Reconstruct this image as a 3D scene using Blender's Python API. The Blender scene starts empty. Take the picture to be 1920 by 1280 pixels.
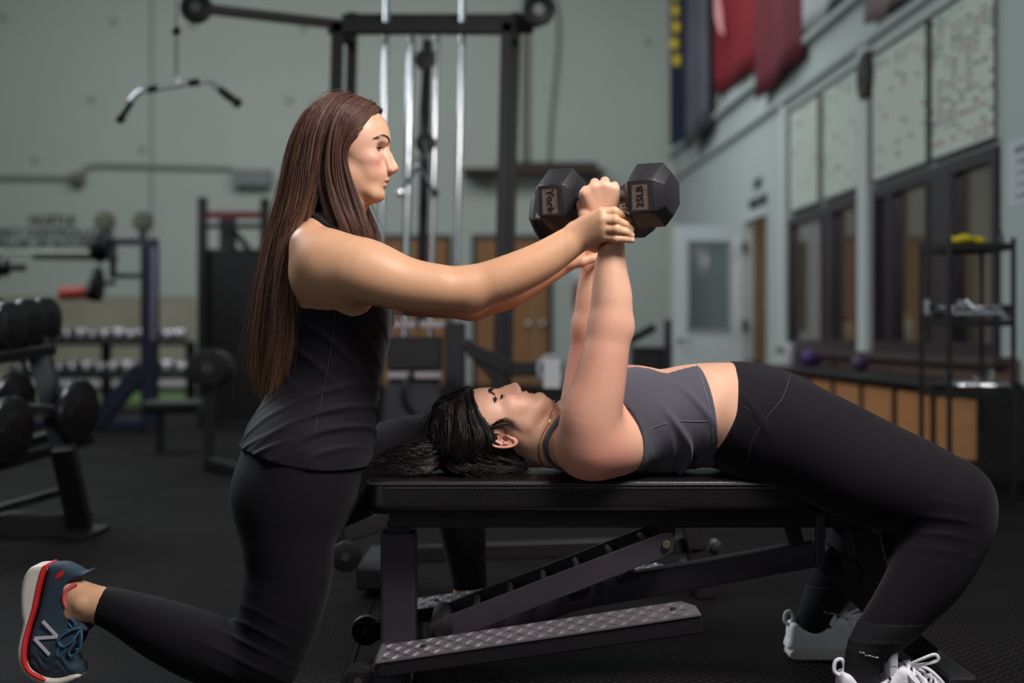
import bpy, bmesh, math, random
import numpy as np
from mathutils import Vector, Matrix
random.seed(7)
rng = np.random.default_rng(7)
SC = bpy.context.scene
COL = SC.collection
# ------------------------------------------------------------------ camera
FPX = 2666.7          # 50 mm lens on a 36 mm wide, 1920 px frame
CAMH = 0.77           # camera height above the floor
cam_d = bpy.data.cameras.new('camera')
cam = bpy.data.objects.new('camera', cam_d)
COL.objects.link(cam)
cam.location = (0, 0, CAMH)
cam.rotation_euler = (math.pi / 2, 0, 0)
cam_d.lens = 50; cam_d.sensor_width = 36
cam_d.shift_y = -15 / 1920
cam_d.clip_start = 0.05; cam_d.clip_end = 200
cam_d.dof.use_dof = True
cam_d.dof.focus_distance = 2.98
cam_d.dof.aperture_fstop = 2.0
SC.camera = cam
# ------------------------------------------------------------------ world, lights, exposure
w = bpy.data.worlds.new('world'); SC.world = w; w.use_nodes = True
w.node_tree.nodes['Background'].inputs[0].default_value = (0.55, 0.62, 0.7, 1)
w.node_tree.nodes['Background'].inputs[1].default_value = 0.3

def area(name, loc, target, size, power, color=(1, 1, 1), size_y=None, spread=180):
    l = bpy.data.lights.new(name, 'AREA'); l.energy = power; l.color = color
    l.shape = 'RECTANGLE'; l.size = size; l.size_y = size_y or size
    l.spread = math.radians(spread)
    o = bpy.data.objects.new(name, l); COL.objects.link(o); o.location = loc
    o.rotation_euler = (Vector(target) - Vector(loc)).to_track_quat('-Z', 'Y').to_euler()
    return o
# photographer's soft light above the bench, a little to the right and in front
area('key_light', (1.0, 1.75, 2.6), (0.0, 3.1, 0.85), 0.9, 96, (1.0, 0.97, 0.95), 0.9)
# weak light behind the trainer, from the high windows on the left
area('rim_light', (-2.6, 4.6, 3.0), (-0.4, 3.1, 1.0), 1.0, 75, (0.86, 0.94, 1.0), 1.0)
# hall light from high windows and skylights over the back half of the gym
area('skylight_back', (-2.5, 15.0, 6.7), (-2.5, 17.5, 1.5), 9.0, 760, (0.90, 0.97, 1.0), 5.0)
area('skylight_front', (-1.5, 7.0, 6.7), (-0.5, 10.0, 0.0), 6.0, 35, (0.92, 0.97, 1.0), 3.0)
area('skylight_side', (-4.5, 8.5, 4.2), (3.0, 9.5, 1.6), 3.0, 175, (0.90, 0.97, 1.0), 3.0)
# lamp added behind and left of camera for the chrome rods to reflect
area('rod_reflection_lamp', (-4.2, -3.4, 1.9), (-.4, 7.5, 1.3), 2.6, 55, (.93, .97, 1.0), 3.2)
vs = SC.view_settings
SC.display_settings.display_device = 'sRGB'
vs.view_transform = 'Standard'; vs.look = 'None'; vs.gamma = 1.0; vs.use_curve_mapping = False
vs.exposure = 0.0
SC.cycles.use_denoising = True
SC.cycles.max_bounces = 6
# ------------------------------------------------------------------ helpers: points, materials, meshes
def W(px, py, d):
    """point seen at photo pixel (px,py) at distance d in front of the camera"""
    return np.array([(px - 960) * d / FPX, d, CAMH + (625 - py) * d / FPX])
def PR(r, d):
    return r * d / FPX
def V3(p): return Vector((float(p[0]), float(p[1]), float(p[2])))

MATS = {}
def srgb(c):
    return tuple(((v / 255) / 12.92 if v / 255 <= 0.04045 else ((v / 255 + 0.055) / 1.055) ** 2.4) for v in c)
def mat(name, col, rough=0.5, metal=0.0, var=0.0, vscale=8.0, bump=0.0, bscale=60.0, emit=None, estr=1.0,
        spec=0.5, coat=0.0, trans=0.0, sheen=0.0, sss=0.0, vcol=False, stretch=None, lin=False, aniso=0.0, ior=1.45):
    if name in MATS: return MATS[name]
    m = bpy.data.materials.new(name); m.use_nodes = True; MATS[name] = m
    nt = m.node_tree; N = nt.nodes; L = nt.links; b = N['Principled BSDF']
    c = tuple(col) if lin else srgb(col)
    b.inputs['Base Color'].default_value = (*c, 1)
    b.inputs['Roughness'].default_value = rough
    b.inputs['Metallic'].default_value = metal
    b.inputs['Specular IOR Level'].default_value = spec
    b.inputs['Coat Weight'].default_value = coat
    b.inputs['Transmission Weight'].default_value = trans
    b.inputs['IOR'].default_value = ior
    b.inputs['Sheen Weight'].default_value = sheen
    b.inputs['Anisotropic'].default_value = aniso
    if sss:
        b.inputs['Subsurface Weight'].default_value = sss
        b.inputs['Subsurface Radius'].default_value = (1.0, 0.35, 0.2)
        b.inputs['Subsurface Scale'].default_value = 0.012
    src = None
    if vcol:
        a = N.new('ShaderNodeVertexColor'); a.layer_name = 'Col'; src = a.outputs['Color']
    tc = N.new('ShaderNodeTexCoord'); co = tc.outputs['Object']
    if stretch:
        mp = N.new('ShaderNodeMapping'); mp.inputs['Scale'].default_value = stretch
        L.new(co, mp.inputs[0]); co = mp.outputs[0]
    if var > 0:
        n = N.new('ShaderNodeTexNoise'); n.inputs['Scale'].default_value = vscale; n.inputs['Detail'].default_value = 4
        L.new(co, n.inputs['Vector'])
        r = N.new('ShaderNodeMapRange'); r.inputs[1].default_value = 0.25; r.inputs[2].default_value = 0.75
        r.inputs[3].default_value = 1 - var; r.inputs[4].default_value = 1 + var
        L.new(n.outputs[0], r.inputs[0])
        mx = N.new('ShaderNodeVectorMath'); mx.operation = 'SCALE'
        if src is not None: L.new(src, mx.inputs[0])
        else: mx.inputs[0].default_value = c
        L.new(r.outputs[0], mx.inputs['Scale']); src = mx.outputs[0]
    if src is not None: L.new(src, b.inputs['Base Color'])
    if bump > 0:
        n2 = N.new('ShaderNodeTexNoise'); n2.inputs['Scale'].default_value = bscale; n2.inputs['Detail'].default_value = 3
        L.new(co, n2.inputs['Vector'])
        bp = N.new('ShaderNodeBump'); bp.inputs['Strength'].default_value = bump; bp.inputs['Distance'].default_value = 0.002
        L.new(n2.outputs[0], bp.inputs['Height']); L.new(bp.outputs[0], b.inputs['Normal'])
    if emit is not None:
        b.inputs['Emission Color'].default_value = (*srgb(emit), 1); b.inputs['Emission Strength'].default_value = estr
    return m

def tag(o, label=None, cat=None, group=None, kind=None):
    if label: o['label'] = label
    if cat: o['category'] = cat
    if group: o['group'] = group
    if kind: o['kind'] = kind
    return o
def empty(name, loc=(0, 0, 0), label=None, cat=None, group=None, kind=None, rotz=0.0):
    o = bpy.data.objects.new(name, None); COL.objects.link(o); o.location = V3(loc); o.rotation_euler = (0, 0, rotz)
    o.empty_display_size = 0.05
    return tag(o, label, cat, group, kind)
def world_of(o):
    if o.parent is None: return o.matrix_basis.copy()
    return world_of(o.parent) @ o.matrix_parent_inverse @ o.matrix_basis
def obj_from_mesh(name, me, m=None, parent=None, smooth=False):
    o = bpy.data.objects.new(name, me); COL.objects.link(o)
    if m is not None: me.materials.append(m)
    if smooth: me.polygons.foreach_set('use_smooth', [True] * len(me.polygons))
    if parent is not None:
        o.parent = parent
        o.matrix_parent_inverse = world_of(parent).inverted()
    return o

class MB:
    """collects shapes (world coordinates) into one mesh"""
    def __init__(s): s.bm = bmesh.new()
    def box(s, lo, hi, rot=None, piv=None, bevel=0.0):
        lo = Vector(lo); hi = Vector(hi); c = (lo + hi) / 2; e = hi - lo
        r = bmesh.ops.create_cube(s.bm, size=1.0)
        vs_ = r['verts']
        for v in vs_: v.co = Vector((v.co.x * e.x, v.co.y * e.y, v.co.z * e.z)) + c
        if bevel > 0:
            ed = list({x for v in vs_ for x in v.link_edges})
            rr = bmesh.ops.bevel(s.bm, geom=ed, offset=bevel, segments=2, affect='EDGES', profile=0.5)
            vs_ = list({v for f in rr['faces'] for v in f.verts} | {v for v in vs_ if v.is_valid})
        if rot is not None:
            p = Vector(piv) if piv is not None else c
            for v in vs_: v.co = rot @ (v.co - p) + p
        return vs_
    def bar(s, a, b, wdt, hgt, up=(0, 0, 1), bevel=0.0):
        a = V3(a); b = V3(b); d = b - a; L_ = d.length; d.normalize(); up = Vector(up)
        side = d.cross(up)
        if side.length < 1e-4: side = d.cross(Vector((0, 1, 0)))
        side.normalize(); u2 = side.cross(d).normalized()
        R = Matrix((d, side, u2)).transposed()
        c = (a + b) / 2
        r = bmesh.ops.create_cube(s.bm, size=1.0); vs_ = r['verts']
        for v in vs_: v.co = Vector((v.co.x * L_, v.co.y * wdt, v.co.z * hgt))
        if bevel > 0:
            ed = list({x for v in vs_ for x in v.link_edges})
            rr = bmesh.ops.bevel(s.bm, geom=ed, offset=bevel, segments=2, affect='EDGES', profile=0.5)
            vs_ = list({v for f in rr['faces'] for v in f.verts} | {v for v in vs_ if v.is_valid})
        for v in vs_: v.co = R @ v.co + c
        return vs_
    def cyl(s, a, b, r1, r2=None, n=20, bevel=0.0, caps=True):
        a = V3(a); b = V3(b); d = b - a; L_ = d.length
        r2 = r1 if r2 is None else r2
        q = d.to_track_quat('Z', 'Y').to_matrix()
        r = bmesh.ops.create_cone(s.bm, cap_ends=caps, segments=n, radius1=r1, radius2=r2, depth=L_)
        vs_ = r['verts']
        if bevel > 0:
            ed = [e for e in {x for v in vs_ for x in v.link_edges} if abs(e.verts[0].co.z - e.verts[1].co.z) < 1e-6]
            rr = bmesh.ops.bevel(s.bm, geom=ed, offset=bevel, segments=2, affect='EDGES', profile=0.5)
            vs_ = list({v for f in rr['faces'] for v in f.verts} | {v for v in vs_ if v.is_valid})
        c = (a + b) / 2
        for v in vs_: v.co = q @ v.co + c
        return vs_
    def sphere(s, c, r, n=16, sc=(1, 1, 1)):
        rr = bmesh.ops.create_uvsphere(s.bm, u_segments=n, v_segments=max(6, n // 2), radius=1.0)
        for v in rr['verts']: v.co = Vector((v.co.x * r * sc[0], v.co.y * r * sc[1], v.co.z * r * sc[2])) + V3(c)
        return rr['verts']
    def tube(s, pts, rad, n=8, close=False, caps=True):
        pts = [V3(p) for p in pts]; m_ = len(pts)
        rad = [rad] * m_ if not hasattr(rad, '__len__') else rad
        rings = []; nrm = None
        for i, p in enumerate(pts):
            a = pts[(i - 1) % m_] if (i > 0 or close) else p
            b = pts[(i + 1) % m_] if (i < m_ - 1 or close) else p
            t = (b - a).normalized()
            if nrm is None:
                nrm = t.cross(Vector((0, 0, 1)))
                if nrm.length < 1e-3: nrm = t.cross(Vector((1, 0, 0)))
                nrm.normalize()
            nrm = (nrm - t * nrm.dot(t)).normalized(); bn = t.cross(nrm)
            rings.append([s.bm.verts.new(p + (nrm * math.cos(2 * math.pi * k / n) + bn * math.sin(2 * math.pi * k / n)) * rad[i]) for k in range(n)])
        for i in range(m_ if close else m_ - 1):
            A = rings[i]; B = rings[(i + 1) % m_]
            for k in range(n): s.bm.faces.new((A[k], A[(k + 1) % n], B[(k + 1) % n], B[k]))
        if caps and not close:
            s.bm.faces.new(rings[0][::-1]); s.bm.faces.new(rings[-1])
    def sweep(s, pts, wdt, hgt, r_=.006):
        """rounded rectangular tube swept along points that lie in an x-z plane"""
        rings = []; pts = [V3(p) for p in pts]
        sec = []
        for sx, sz, a0 in ((1, 1, 0), (-1, 1, 90), (-1, -1, 180), (1, -1, 270)):
            for k in range(3): a = math.radians(a0 + 45 * k); sec.append((sx * (wdt / 2 - r_) + r_ * math.cos(a), sz * (hgt / 2 - r_) + r_ * math.sin(a)))
        for i, p in enumerate(pts):
            t = (pts[min(i + 1, len(pts) - 1)] - pts[max(i - 1, 0)]).normalized(); sd = Vector((0, 1, 0)); u = t.cross(sd).normalized()
            rings.append([s.bm.verts.new(p + sd * a + u * b) for a, b in sec])
        n = len(sec)
        for A_, B_ in zip(rings[:-1], rings[1:]):
            for k in range(n): s.bm.faces.new((A_[k], A_[(k + 1) % n], B_[(k + 1) % n], B_[k]))
        s.bm.faces.new(rings[0][::-1]); s.bm.faces.new(rings[-1])
    def prism(s, poly, n_, thick, bevel=0.0):
        """poly: 3D planar points; extruded by vector n_*thick"""
        n_ = V3(n_).normalized() * thick
        A = [s.bm.verts.new(V3(p)) for p in poly]; B = [s.bm.verts.new(V3(p) + n_) for p in poly]
        f1 = s.bm.faces.new(A); f2 = s.bm.faces.new(B[::-1]); m_ = len(A)
        fs = [f1, f2]
        for i in range(m_): fs.append(s.bm.faces.new((A[i], B[i], B[(i + 1) % m_], A[(i + 1) % m_])))
        if bevel > 0:
            ed = list({e for f in (f1, f2) for e in f.edges})
            bmesh.ops.bevel(s.bm, geom=ed, offset=bevel, segments=2, affect='EDGES', profile=0.5)
        return A + B
    def build(s, name, m, parent=None, smooth=False, kind=None, bev=0.0):
        bmesh.ops.recalc_face_normals(s.bm, faces=s.bm.faces[:])
        me = bpy.data.meshes.new(name); s.bm.to_mesh(me); s.bm.free()
        o = obj_from_mesh(name, me, m, parent)
        if smooth and len(me.polygons):
            me.polygons.foreach_set('use_smooth', [True] * len(me.polygons))
            try: me.set_sharp_from_angle(angle=math.radians(38))
            except Exception: pass
        if kind: o['kind'] = kind
        return o

def text_mesh(name, body, size, loc, xdir, updir, m, parent=None, depth=0.002, align='CENTER', sx=1.0, bold=0.0):
    cu = bpy.data.curves.new(name, 'FONT'); cu.body = body; cu.size = size; cu.extrude = depth; cu.align_x = align; cu.align_y = 'CENTER'
    cu.resolution_u = 2; cu.offset = size * bold
    t = bpy.data.objects.new(name, cu); COL.objects.link(t)
    dg = bpy.context.evaluated_depsgraph_get(); me = bpy.data.meshes.new_from_object(t.evaluated_get(dg))
    bpy.data.objects.remove(t)
    x = Vector(xdir).normalized(); u = Vector(updir).normalized(); n = x.cross(u).normalized()
    R = Matrix((x * sx, u, n)).transposed().to_4x4(); R.translation = V3(loc)
    me.transform(R); me.materials.clear()
    return obj_from_mesh(name, me, m, parent)

def copy_tree(o, parent=None):
    c = o.copy(); COL.objects.link(c)
    if parent is not None: c.parent = parent
    for ch in list(o.children): copy_tree(ch, c)
    return c

# ------------------------------------------------------------------ smooth implicit bodies (numpy) -> meshes
def smin(a, b, k):
    h = np.maximum(k - np.abs(a - b), 0) / k
    return np.minimum(a, b) - h * h * k * 0.25
def smax(a, b, k): return -smin(-a, -b, k)
class Cone:
    def __init__(s, a, b, ra, rb, k=0.02, n=None, st=1.0, op='u'):
        s.a = np.array(a, float); s.b = np.array(b, float); s.ra, s.rb, s.k, s.op = ra, rb, k, op
        s.M = np.eye(3)
        if n is not None:
            n = np.array(n, float); n /= np.linalg.norm(n); s.M += (1 / st - 1) * np.outer(n, n)
        R = max(ra, rb) * max(st, 1.0) + max(k, 0.004) * 1.5 + 0.012
        s.lo = np.minimum(s.a, s.b) - R; s.hi = np.maximum(s.a, s.b) + R
    def d(s, X, Y, Z):
        M = s.M; x = X - s.a[0]; y = Y - s.a[1]; z = Z - s.a[2]
        u = M[0, 0] * x + M[0, 1] * y + M[0, 2] * z; v = M[1, 0] * x + M[1, 1] * y + M[1, 2] * z; w_ = M[2, 0] * x + M[2, 1] * y + M[2, 2] * z
        b = M @ (s.b - s.a); bb = max(b @ b, 1e-12)
        t = np.clip((u * b[0] + v * b[1] + w_ * b[2]) / bb, 0, 1)
        return np.sqrt((u - t * b[0]) ** 2 + (v - t * b[1]) ** 2 + (w_ - t * b[2]) ** 2) - (s.ra + (s.rb - s.ra) * t)
class Chain:
    """one smooth limb or trunk: spline through pts with radii, optional widening st along y; pts world, r in m"""
    def __init__(s, pts, rs, k=0.02, st=None, op='u', sub=5):
        A = [np.r_[np.array(p, float), r, (st[i] if hasattr(st, '__len__') else (st or 1.0))] for i, (p, r) in enumerate(zip(pts, rs))]
        s.C = np.array(catmull(A, sub, False)); s.k, s.op = k, op
        e = s.C[:, 3:4] * np.stack([np.ones(len(s.C)), s.C[:, 4], np.ones(len(s.C))], 1) + k * 1.5 + .012
        s.lo = (s.C[:, :3] - e).min(0); s.hi = (s.C[:, :3] + e).max(0)
    def d(s, X, Y, Z):
        out = None
        for a, b in zip(s.C[:-1], s.C[1:]):
            st = (a[4] + b[4]) / 2
            x = X - a[0]; y = (Y - a[1]) / st; z = Z - a[2]; e = (b - a)[:3].copy(); e[1] /= st
            t = np.clip((x * e[0] + y * e[1] + z * e[2]) / max(e @ e, 1e-12), 0, 1)
            q = np.sqrt((x - t * e[0]) ** 2 + (y - t * e[1]) ** 2 + (z - t * e[2]) ** 2) - (a[3] + (b[3] - a[3]) * t)
            out = q if out is None else smin(out, q, .003)
        return out
class Ell:
    def __init__(s, c, r, R=None, k=0.02, op='u'):
        s.c = np.array(c, float); s.r = np.array(r, float); s.R = np.eye(3) if R is None else np.array(R, float); s.k, s.op = k, op
        m = s.r.max() + max(k, 0.004) * 1.5 + 0.012; s.lo = s.c - m; s.hi = s.c + m
    def d(s, X, Y, Z):
        R = s.R; x = X - s.c[0]; y = Y - s.c[1]; z = Z - s.c[2]
        q = [(R[0, i] * x + R[1, i] * y + R[2, i] * z) / s.r[i] for i in range(3)]
        k0 = np.sqrt(q[0] ** 2 + q[1] ** 2 + q[2] ** 2) + 1e-9
        k1 = np.sqrt((q[0] / s.r[0]) ** 2 + (q[1] / s.r[1]) ** 2 + (q[2] / s.r[2]) ** 2) + 1e-9
        return k0 * (k0 - 1) / k1
class Fn:
    """any function of world coordinates"""
    def __init__(s, f, lo, hi, k=0.02, op='u'): s.f = f; s.lo = np.array(lo, float); s.hi = np.array(hi, float); s.k, s.op = k, op
    def d(s, X, Y, Z): return s.f(X, Y, Z)
def poly2d(px, pz, X, Z):
    """signed distance to a closed polygon in the x-z plane"""
    n = len(px); d = None; inside = None
    for i in range(n):
        j = (i + 1) % n
        ex, ez = px[j] - px[i], pz[j] - pz[i]; wx, wz = X - px[i], Z - pz[i]
        t = np.clip((wx * ex + wz * ez) / (ex * ex + ez * ez + 1e-12), 0, 1)
        q = (wx - ex * t) ** 2 + (wz - ez * t) ** 2
        d = q if d is None else np.minimum(d, q)
        c = ((pz[i] <= Z) & (pz[j] > Z) | (pz[j] <= Z) & (pz[i] > Z))
        xx = px[i] + (Z - pz[i]) * (ex / (ez if abs(ez) > 1e-12 else 1e-12))
        cr = c & (X < xx)
        inside = cr if inside is None else inside ^ cr
    return np.sqrt(d) * np.where(inside, -1, 1)
def catmull(pts, n=6, closed=True):
    P = [np.array(p, float) for p in pts]; m_ = len(P); out = []
    for i in range(m_ if closed else m_ - 1):
        if closed: a, b, c, d = P[i - 1], P[i], P[(i + 1) % m_], P[(i + 2) % m_]
        else: a, b, c, d = P[max(i - 1, 0)], P[i], P[i + 1], P[min(i + 2, m_ - 1)]
        for k in range(n):
            t = k / n
            out.append(0.5 * ((2 * b) + (c - a) * t + (2 * a - 5 * b + 4 * c - d) * t * t + (3 * b - a - 3 * c + d) * t ** 3))
    if not closed: out.append(P[-1])
    return out
def polyprim(pts, d, yc, hw, rnd=0.02, k=0.01, op='u', sm=3, wf=None):
    """slab of half width hw around depth yc, whose side outline is the given photo points at depth d"""
    Q = [W(p[0], p[1], d) for p in pts]
    P2 = catmull([(q[0], q[2]) for q in Q], sm) if sm > 1 else [(q[0], q[2]) for q in Q]
    xs = [p[0] for p in P2]; zs = [p[1] for p in P2]
    def f(X, Y, Z):
        dp = poly2d(xs, zs, X, Z)
        h = hw if wf is None else wf(X, Z)
        return smax(dp, np.abs(Y - yc) - h, rnd)
    hm = hw if wf is None else 0.08
    return Fn(f, (min(xs) - .02, yc - hm - .02, min(zs) - .02), (max(xs) + .02, yc + hm + .02, max(zs) + .02), k, op)
def evalgrid(prims, lo, hi, h):
    lo = np.array(lo, float); n = np.ceil((np.array(hi) - lo) / h).astype(int) + 1
    ax = [(lo[i] + h * np.arange(n[i])).astype(np.float32) for i in range(3)]
    F = np.full(tuple(n), 1.0, np.float32)
    for p in prims:
        i0 = np.clip(np.floor((p.lo - lo) / h).astype(int), 0, n); i1 = np.clip(np.ceil((p.hi - lo) / h).astype(int) + 1, 0, n)
        if np.any(i1 <= i0): continue
        sl = tuple(slice(i0[i], i1[i]) for i in range(3))
        X = ax[0][sl[0]][:, None, None]; Y = ax[1][sl[1]][None, :, None]; Z = ax[2][sl[2]][None, None, :]
        d = p.d(X, Y, Z).astype(np.float32)
        d = np.broadcast_to(d, F[sl].shape)
        if p.op == 'u': F[sl] = smin(F[sl], d, max(p.k, 1e-5))
        elif p.op == 's': F[sl] = smax(F[sl], -d, max(p.k, 1e-5))
    return F, ax
EDG = [(0, 1), (2, 3), (4, 5), (6, 7), (0, 2), (1, 3), (4, 6), (5, 7), (0, 4), (1, 5), (2, 6), (3, 7)]
def surfnet(F, lo, h):
    S = F < 0
    c = np.zeros(tuple(np.array(F.shape) - 1), np.uint8)
    offs = [(a, b, d) for a in (0, 1) for b in (0, 1) for d in (0, 1)]
    nx, ny, nz = F.shape
    for (a, b, d) in offs: c += S[a:nx - 1 + a, b:ny - 1 + b, d:nz - 1 + d]
    act = (c > 0) & (c < 8); ci = np.argwhere(act)
    idx = np.full(act.shape, -1, np.int64); idx[act] = np.arange(len(ci))
    Vv = [F[ci[:, 0] + a, ci[:, 1] + b, ci[:, 2] + d] for (a, b, d) in offs]
    acc = np.zeros((len(ci), 3)); cnt = np.zeros(len(ci)); of = np.array(offs, float)
    for (i, j) in EDG:
        a, b = Vv[i], Vv[j]; m_ = (a < 0) != (b < 0); t = np.where(m_, a / np.where(m_, a - b, 1), 0)
        acc += np.where(m_[:, None], of[i] + (of[j] - of[i]) * t[:, None], 0); cnt += m_
    v = np.array(lo) + h * (ci + acc / np.maximum(cnt, 1)[:, None])
    qs = []
    for axx in range(3):
        sl0 = [slice(None)] * 3; sl1 = [slice(None)] * 3; sl0[axx] = slice(0, -1); sl1[axx] = slice(1, None)
        A = S[tuple(sl0)]; B = S[tuple(sl1)]; e = np.argwhere(A != B)
        u, w_ = [(1, 2), (2, 0), (0, 1)][axx]
        ok = (e[:, u] > 0) & (e[:, w_] > 0) & (e[:, u] < F.shape[u] - 1) & (e[:, w_] < F.shape[w_] - 1); e = e[ok]
        fl = A[e[:, 0], e[:, 1], e[:, 2]]
        def cell(du, dw):
            g = e.copy(); g[:, u] += du; g[:, w_] += dw; return idx[g[:, 0], g[:, 1], g[:, 2]]
        q = np.stack([cell(-1, -1), cell(0, -1), cell(0, 0), cell(-1, 0)], 1)
        q[~fl] = q[~fl][:, ::-1]; qs.append(q)
    q = np.concatenate(qs); q = q[(q >= 0).all(1)]
    return v, q
def trilin(F, lo, h, p):
    g = (p - np.array(lo)) / h; g = np.clip(g, 0, np.array(F.shape) - 1.001); i = g.astype(int); f = g - i; r = 0
    for a in (0, 1):
        for b in (0, 1):
            for c in (0, 1):
                wt = (f[:, 0] if a else 1 - f[:, 0]) * (f[:, 1] if b else 1 - f[:, 1]) * (f[:, 2] if c else 1 - f[:, 2])
                r = r + wt * F[i[:, 0] + a, i[:, 1] + b, i[:, 2] + c]
    return r
def relax(v, q, F, lo, h, it=2):
    for _ in range(it):
        s_ = np.zeros_like(v); n_ = np.zeros(len(v))
        for i in range(4):
            for j in ((i + 1) % 4, (i - 1) % 4):
                for k in range(3): s_[:, k] += np.bincount(q[:, i], v[q[:, j], k], len(v))
                n_ += np.bincount(q[:, i], minlength=len(v))
        ok = n_ >= 6
        v2 = v.copy(); v2[ok] = 0.4 * v[ok] + 0.6 * s_[ok] / n_[ok][:, None]
        f0 = trilin(F, lo, h, v2); e = h * 0.5
        g = np.stack([trilin(F, lo, h, v2 + np.eye(3)[k] * e) - trilin(F, lo, h, v2 - np.eye(3)[k] * e) for k in range(3)], 1) / (2 * e)
        gl = (g ** 2).sum(1) + 1e-3
        st = -(f0 / gl)[:, None] * g; m_ = np.linalg.norm(st, axis=1, keepdims=True); st *= np.minimum(1, h / np.maximum(m_, 1e-9))
        v = v2 + st
    return v
def isomesh(prims, lo, hi, h, post=None, it=2):
    F, ax = evalgrid(prims, lo, hi, h)
    if post is not None:
        F = post(F, ax[0][:, None, None], ax[1][None, :, None], ax[2][None, None, :]).astype(np.float32)
    v, q = surfnet(F, lo, h)
    v = relax(v, q, F, lo, h, it)
    return v, q
def bounds(prims, pad=0.0):
    return np.min([p.lo for p in prims if p.op == 'u'], axis=0) - pad, np.max([p.hi for p in prims if p.op == 'u'], axis=0) + pad
def npmesh(name, v, q, m, parent=None, colors=None, smooth=True):
    me = bpy.data.meshes.new(name)
    n = len(v); f = len(q); k = q.shape[1]
    me.vertices.add(n); me.vertices.foreach_set('co', v.astype(np.float32).ravel())
    me.loops.add(f * k); me.loops.foreach_set('vertex_index', q.astype(np.int32).ravel())
    me.polygons.add(f); me.polygons.foreach_set('loop_start', (np.arange(f) * k).astype(np.int32))
    try: me.polygons.foreach_set('loop_total', np.full(f, k, np.int32))
    except Exception: pass
    me.update(calc_edges=True); me.validate()
    if colors is not None:
        ca = me.color_attributes.new('Col', 'FLOAT_COLOR', 'POINT')
        cc = np.ones((n, 4), np.float32); cc[:, :3] = colors
        ca.data.foreach_set('color', cc.ravel())
    o = obj_from_mesh(name, me, m, parent)
    if smooth: me.polygons.foreach_set('use_smooth', np.ones(len(me.polygons), bool))
    return o
def iso_obj(name, prims, h, m, parent=None, post=None, lo=None, hi=None, colors=None, it=2, patches=()):
    b0, b1 = bounds(prims)
    lo = b0 if lo is None else np.array(lo, float); hi = b1 if hi is None else np.array(hi, float)
    v, q = isomesh(prims, lo, hi, h, post, it)
    VV, QQ = [], []; keep = np.ones(len(q), bool)
    for (pl, ph, hh) in patches:
        inn = np.all((v > np.array(pl) + h * 1.0) & (v < np.array(ph) - h * 1.0), axis=1)
        keep &= ~inn[q].all(1)
    q = q[keep]; VV.append(v); QQ.append(q); off = len(v)
    for (pl, ph, hh) in patches:
        v2, q2 = isomesh(prims, pl, ph, hh, post, it)
        VV.append(v2); QQ.append(q2 + off); off += len(v2)
    v = np.concatenate(VV); q = np.concatenate(QQ)
    used = np.zeros(len(v), bool); used[q] = True; rem = np.cumsum(used) - 1; v = v[used]; q = rem[q]
    col = colors(v) if colors is not None else None
    return npmesh(name, v, q, m, parent, col)
def snoise(X, Y, Z, sc, seed=0, n=6):
    r = np.random.default_rng(seed); out = 0
    for _ in range(n):
        d = r.normal(size=3); d /= np.linalg.norm(d); d *= sc * r.uniform(.6, 1.6)
        out = out + np.sin(d[0] * X + d[1] * Y + d[2] * Z + r.uniform(0, 6.28))
    return out / math.sqrt(n)
def strands(name, paths, rad, m, parent, n=3, colors=None, tip=0.25):
    """paths: (S,P,3) array of strands; rad (S,) radii"""
    S_, P_, _ = paths.shape
    T = np.gradient(paths, axis=1); T /= np.linalg.norm(T, axis=2, keepdims=True) + 1e-9
    ref = np.broadcast_to(np.array([0.1, 1, 0.05]), T.shape); A = np.cross(T, ref); A /= np.linalg.norm(A, axis=2, keepdims=True) + 1e-9
    B = np.cross(T, A); t = np.linspace(0, 1, P_)
    pr = np.minimum(1, (1 - t) / 0.35) * (1 - tip) + tip
    rr = rad[:, None] * pr[None, :]
    ring = [paths + (A * math.cos(2 * math.pi * k / n) + B * math.sin(2 * math.pi * k / n)) * rr[..., None] for k in range(n)]
    v = np.stack(ring, 2).reshape(-1, 3)
    base = (np.arange(S_)[:, None] * P_ + np.arange(P_ - 1)[None, :]) * n
    qs = []
    for k in range(n):
        k2 = (k + 1) % n
        qs.append(np.stack([base + k, base + k2, base + n + k2, base + n + k], -1).reshape(-1, 4))
    q = np.concatenate(qs)
    col = None
    if colors is not None:
        col = np.repeat(colors, P_ * n, axis=0) if colors.ndim == 2 else np.repeat(colors.reshape(-1, 3), n, axis=0)
    return npmesh(name, v, q, m, parent, col)
# ------------------------------------------------------------------ the hall (its walls are turned 2.15 degrees from the camera axis)
TR = math.atan(0.0375); cT, sT = math.cos(TR), math.sin(TR)
def R3(u, v, z): return np.array([u * cT - v * sT, u * sT + v * cT, z])
ROT = Matrix.Rotation(TR, 3, 'Z')
UW = 3.166; VB = 21.0; UL = -11.5; VF = -5.0; HC = 7.0
def rbox(mb, lo, hi, bevel=0.0):
    """box given in hall coordinates (u along the back wall, v into the hall)"""
    return mb.box(lo, hi, rot=ROT, piv=(0, 0, 0), bevel=bevel)
def vs_(px): return 8442 / (px - 860) - .12          # v of a point on the side wall
def BW(px, py, off=0.0):
    d = VB - off; u = (px - 960 + 100) * d / FPX; return u, CAMH + (625 - py) * (d + .0375 * u) / FPX
PAINT = mat('wall_paint', (160, 165, 158), .85, var=.05, vscale=.6, bump=.15, bscale=30)
PAINT_S = mat('side_wall_paint', (172, 180, 178), .8, var=.04, vscale=.8, bump=.1, bscale=30)
PANEL = mat('wainscot_board', (142, 136, 120), .8, var=.15, vscale=2.0)
BLACKM = mat('black_steel', (11, 9, 11), .45, var=.12, vscale=20, bump=.15, bscale=300, spec=.5)
DARKP = mat('window_frame_dark', (38, 29, 41), .3, var=.1)
CHROME = mat('chrome', (215, 218, 222), .16, 1.0)
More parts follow.
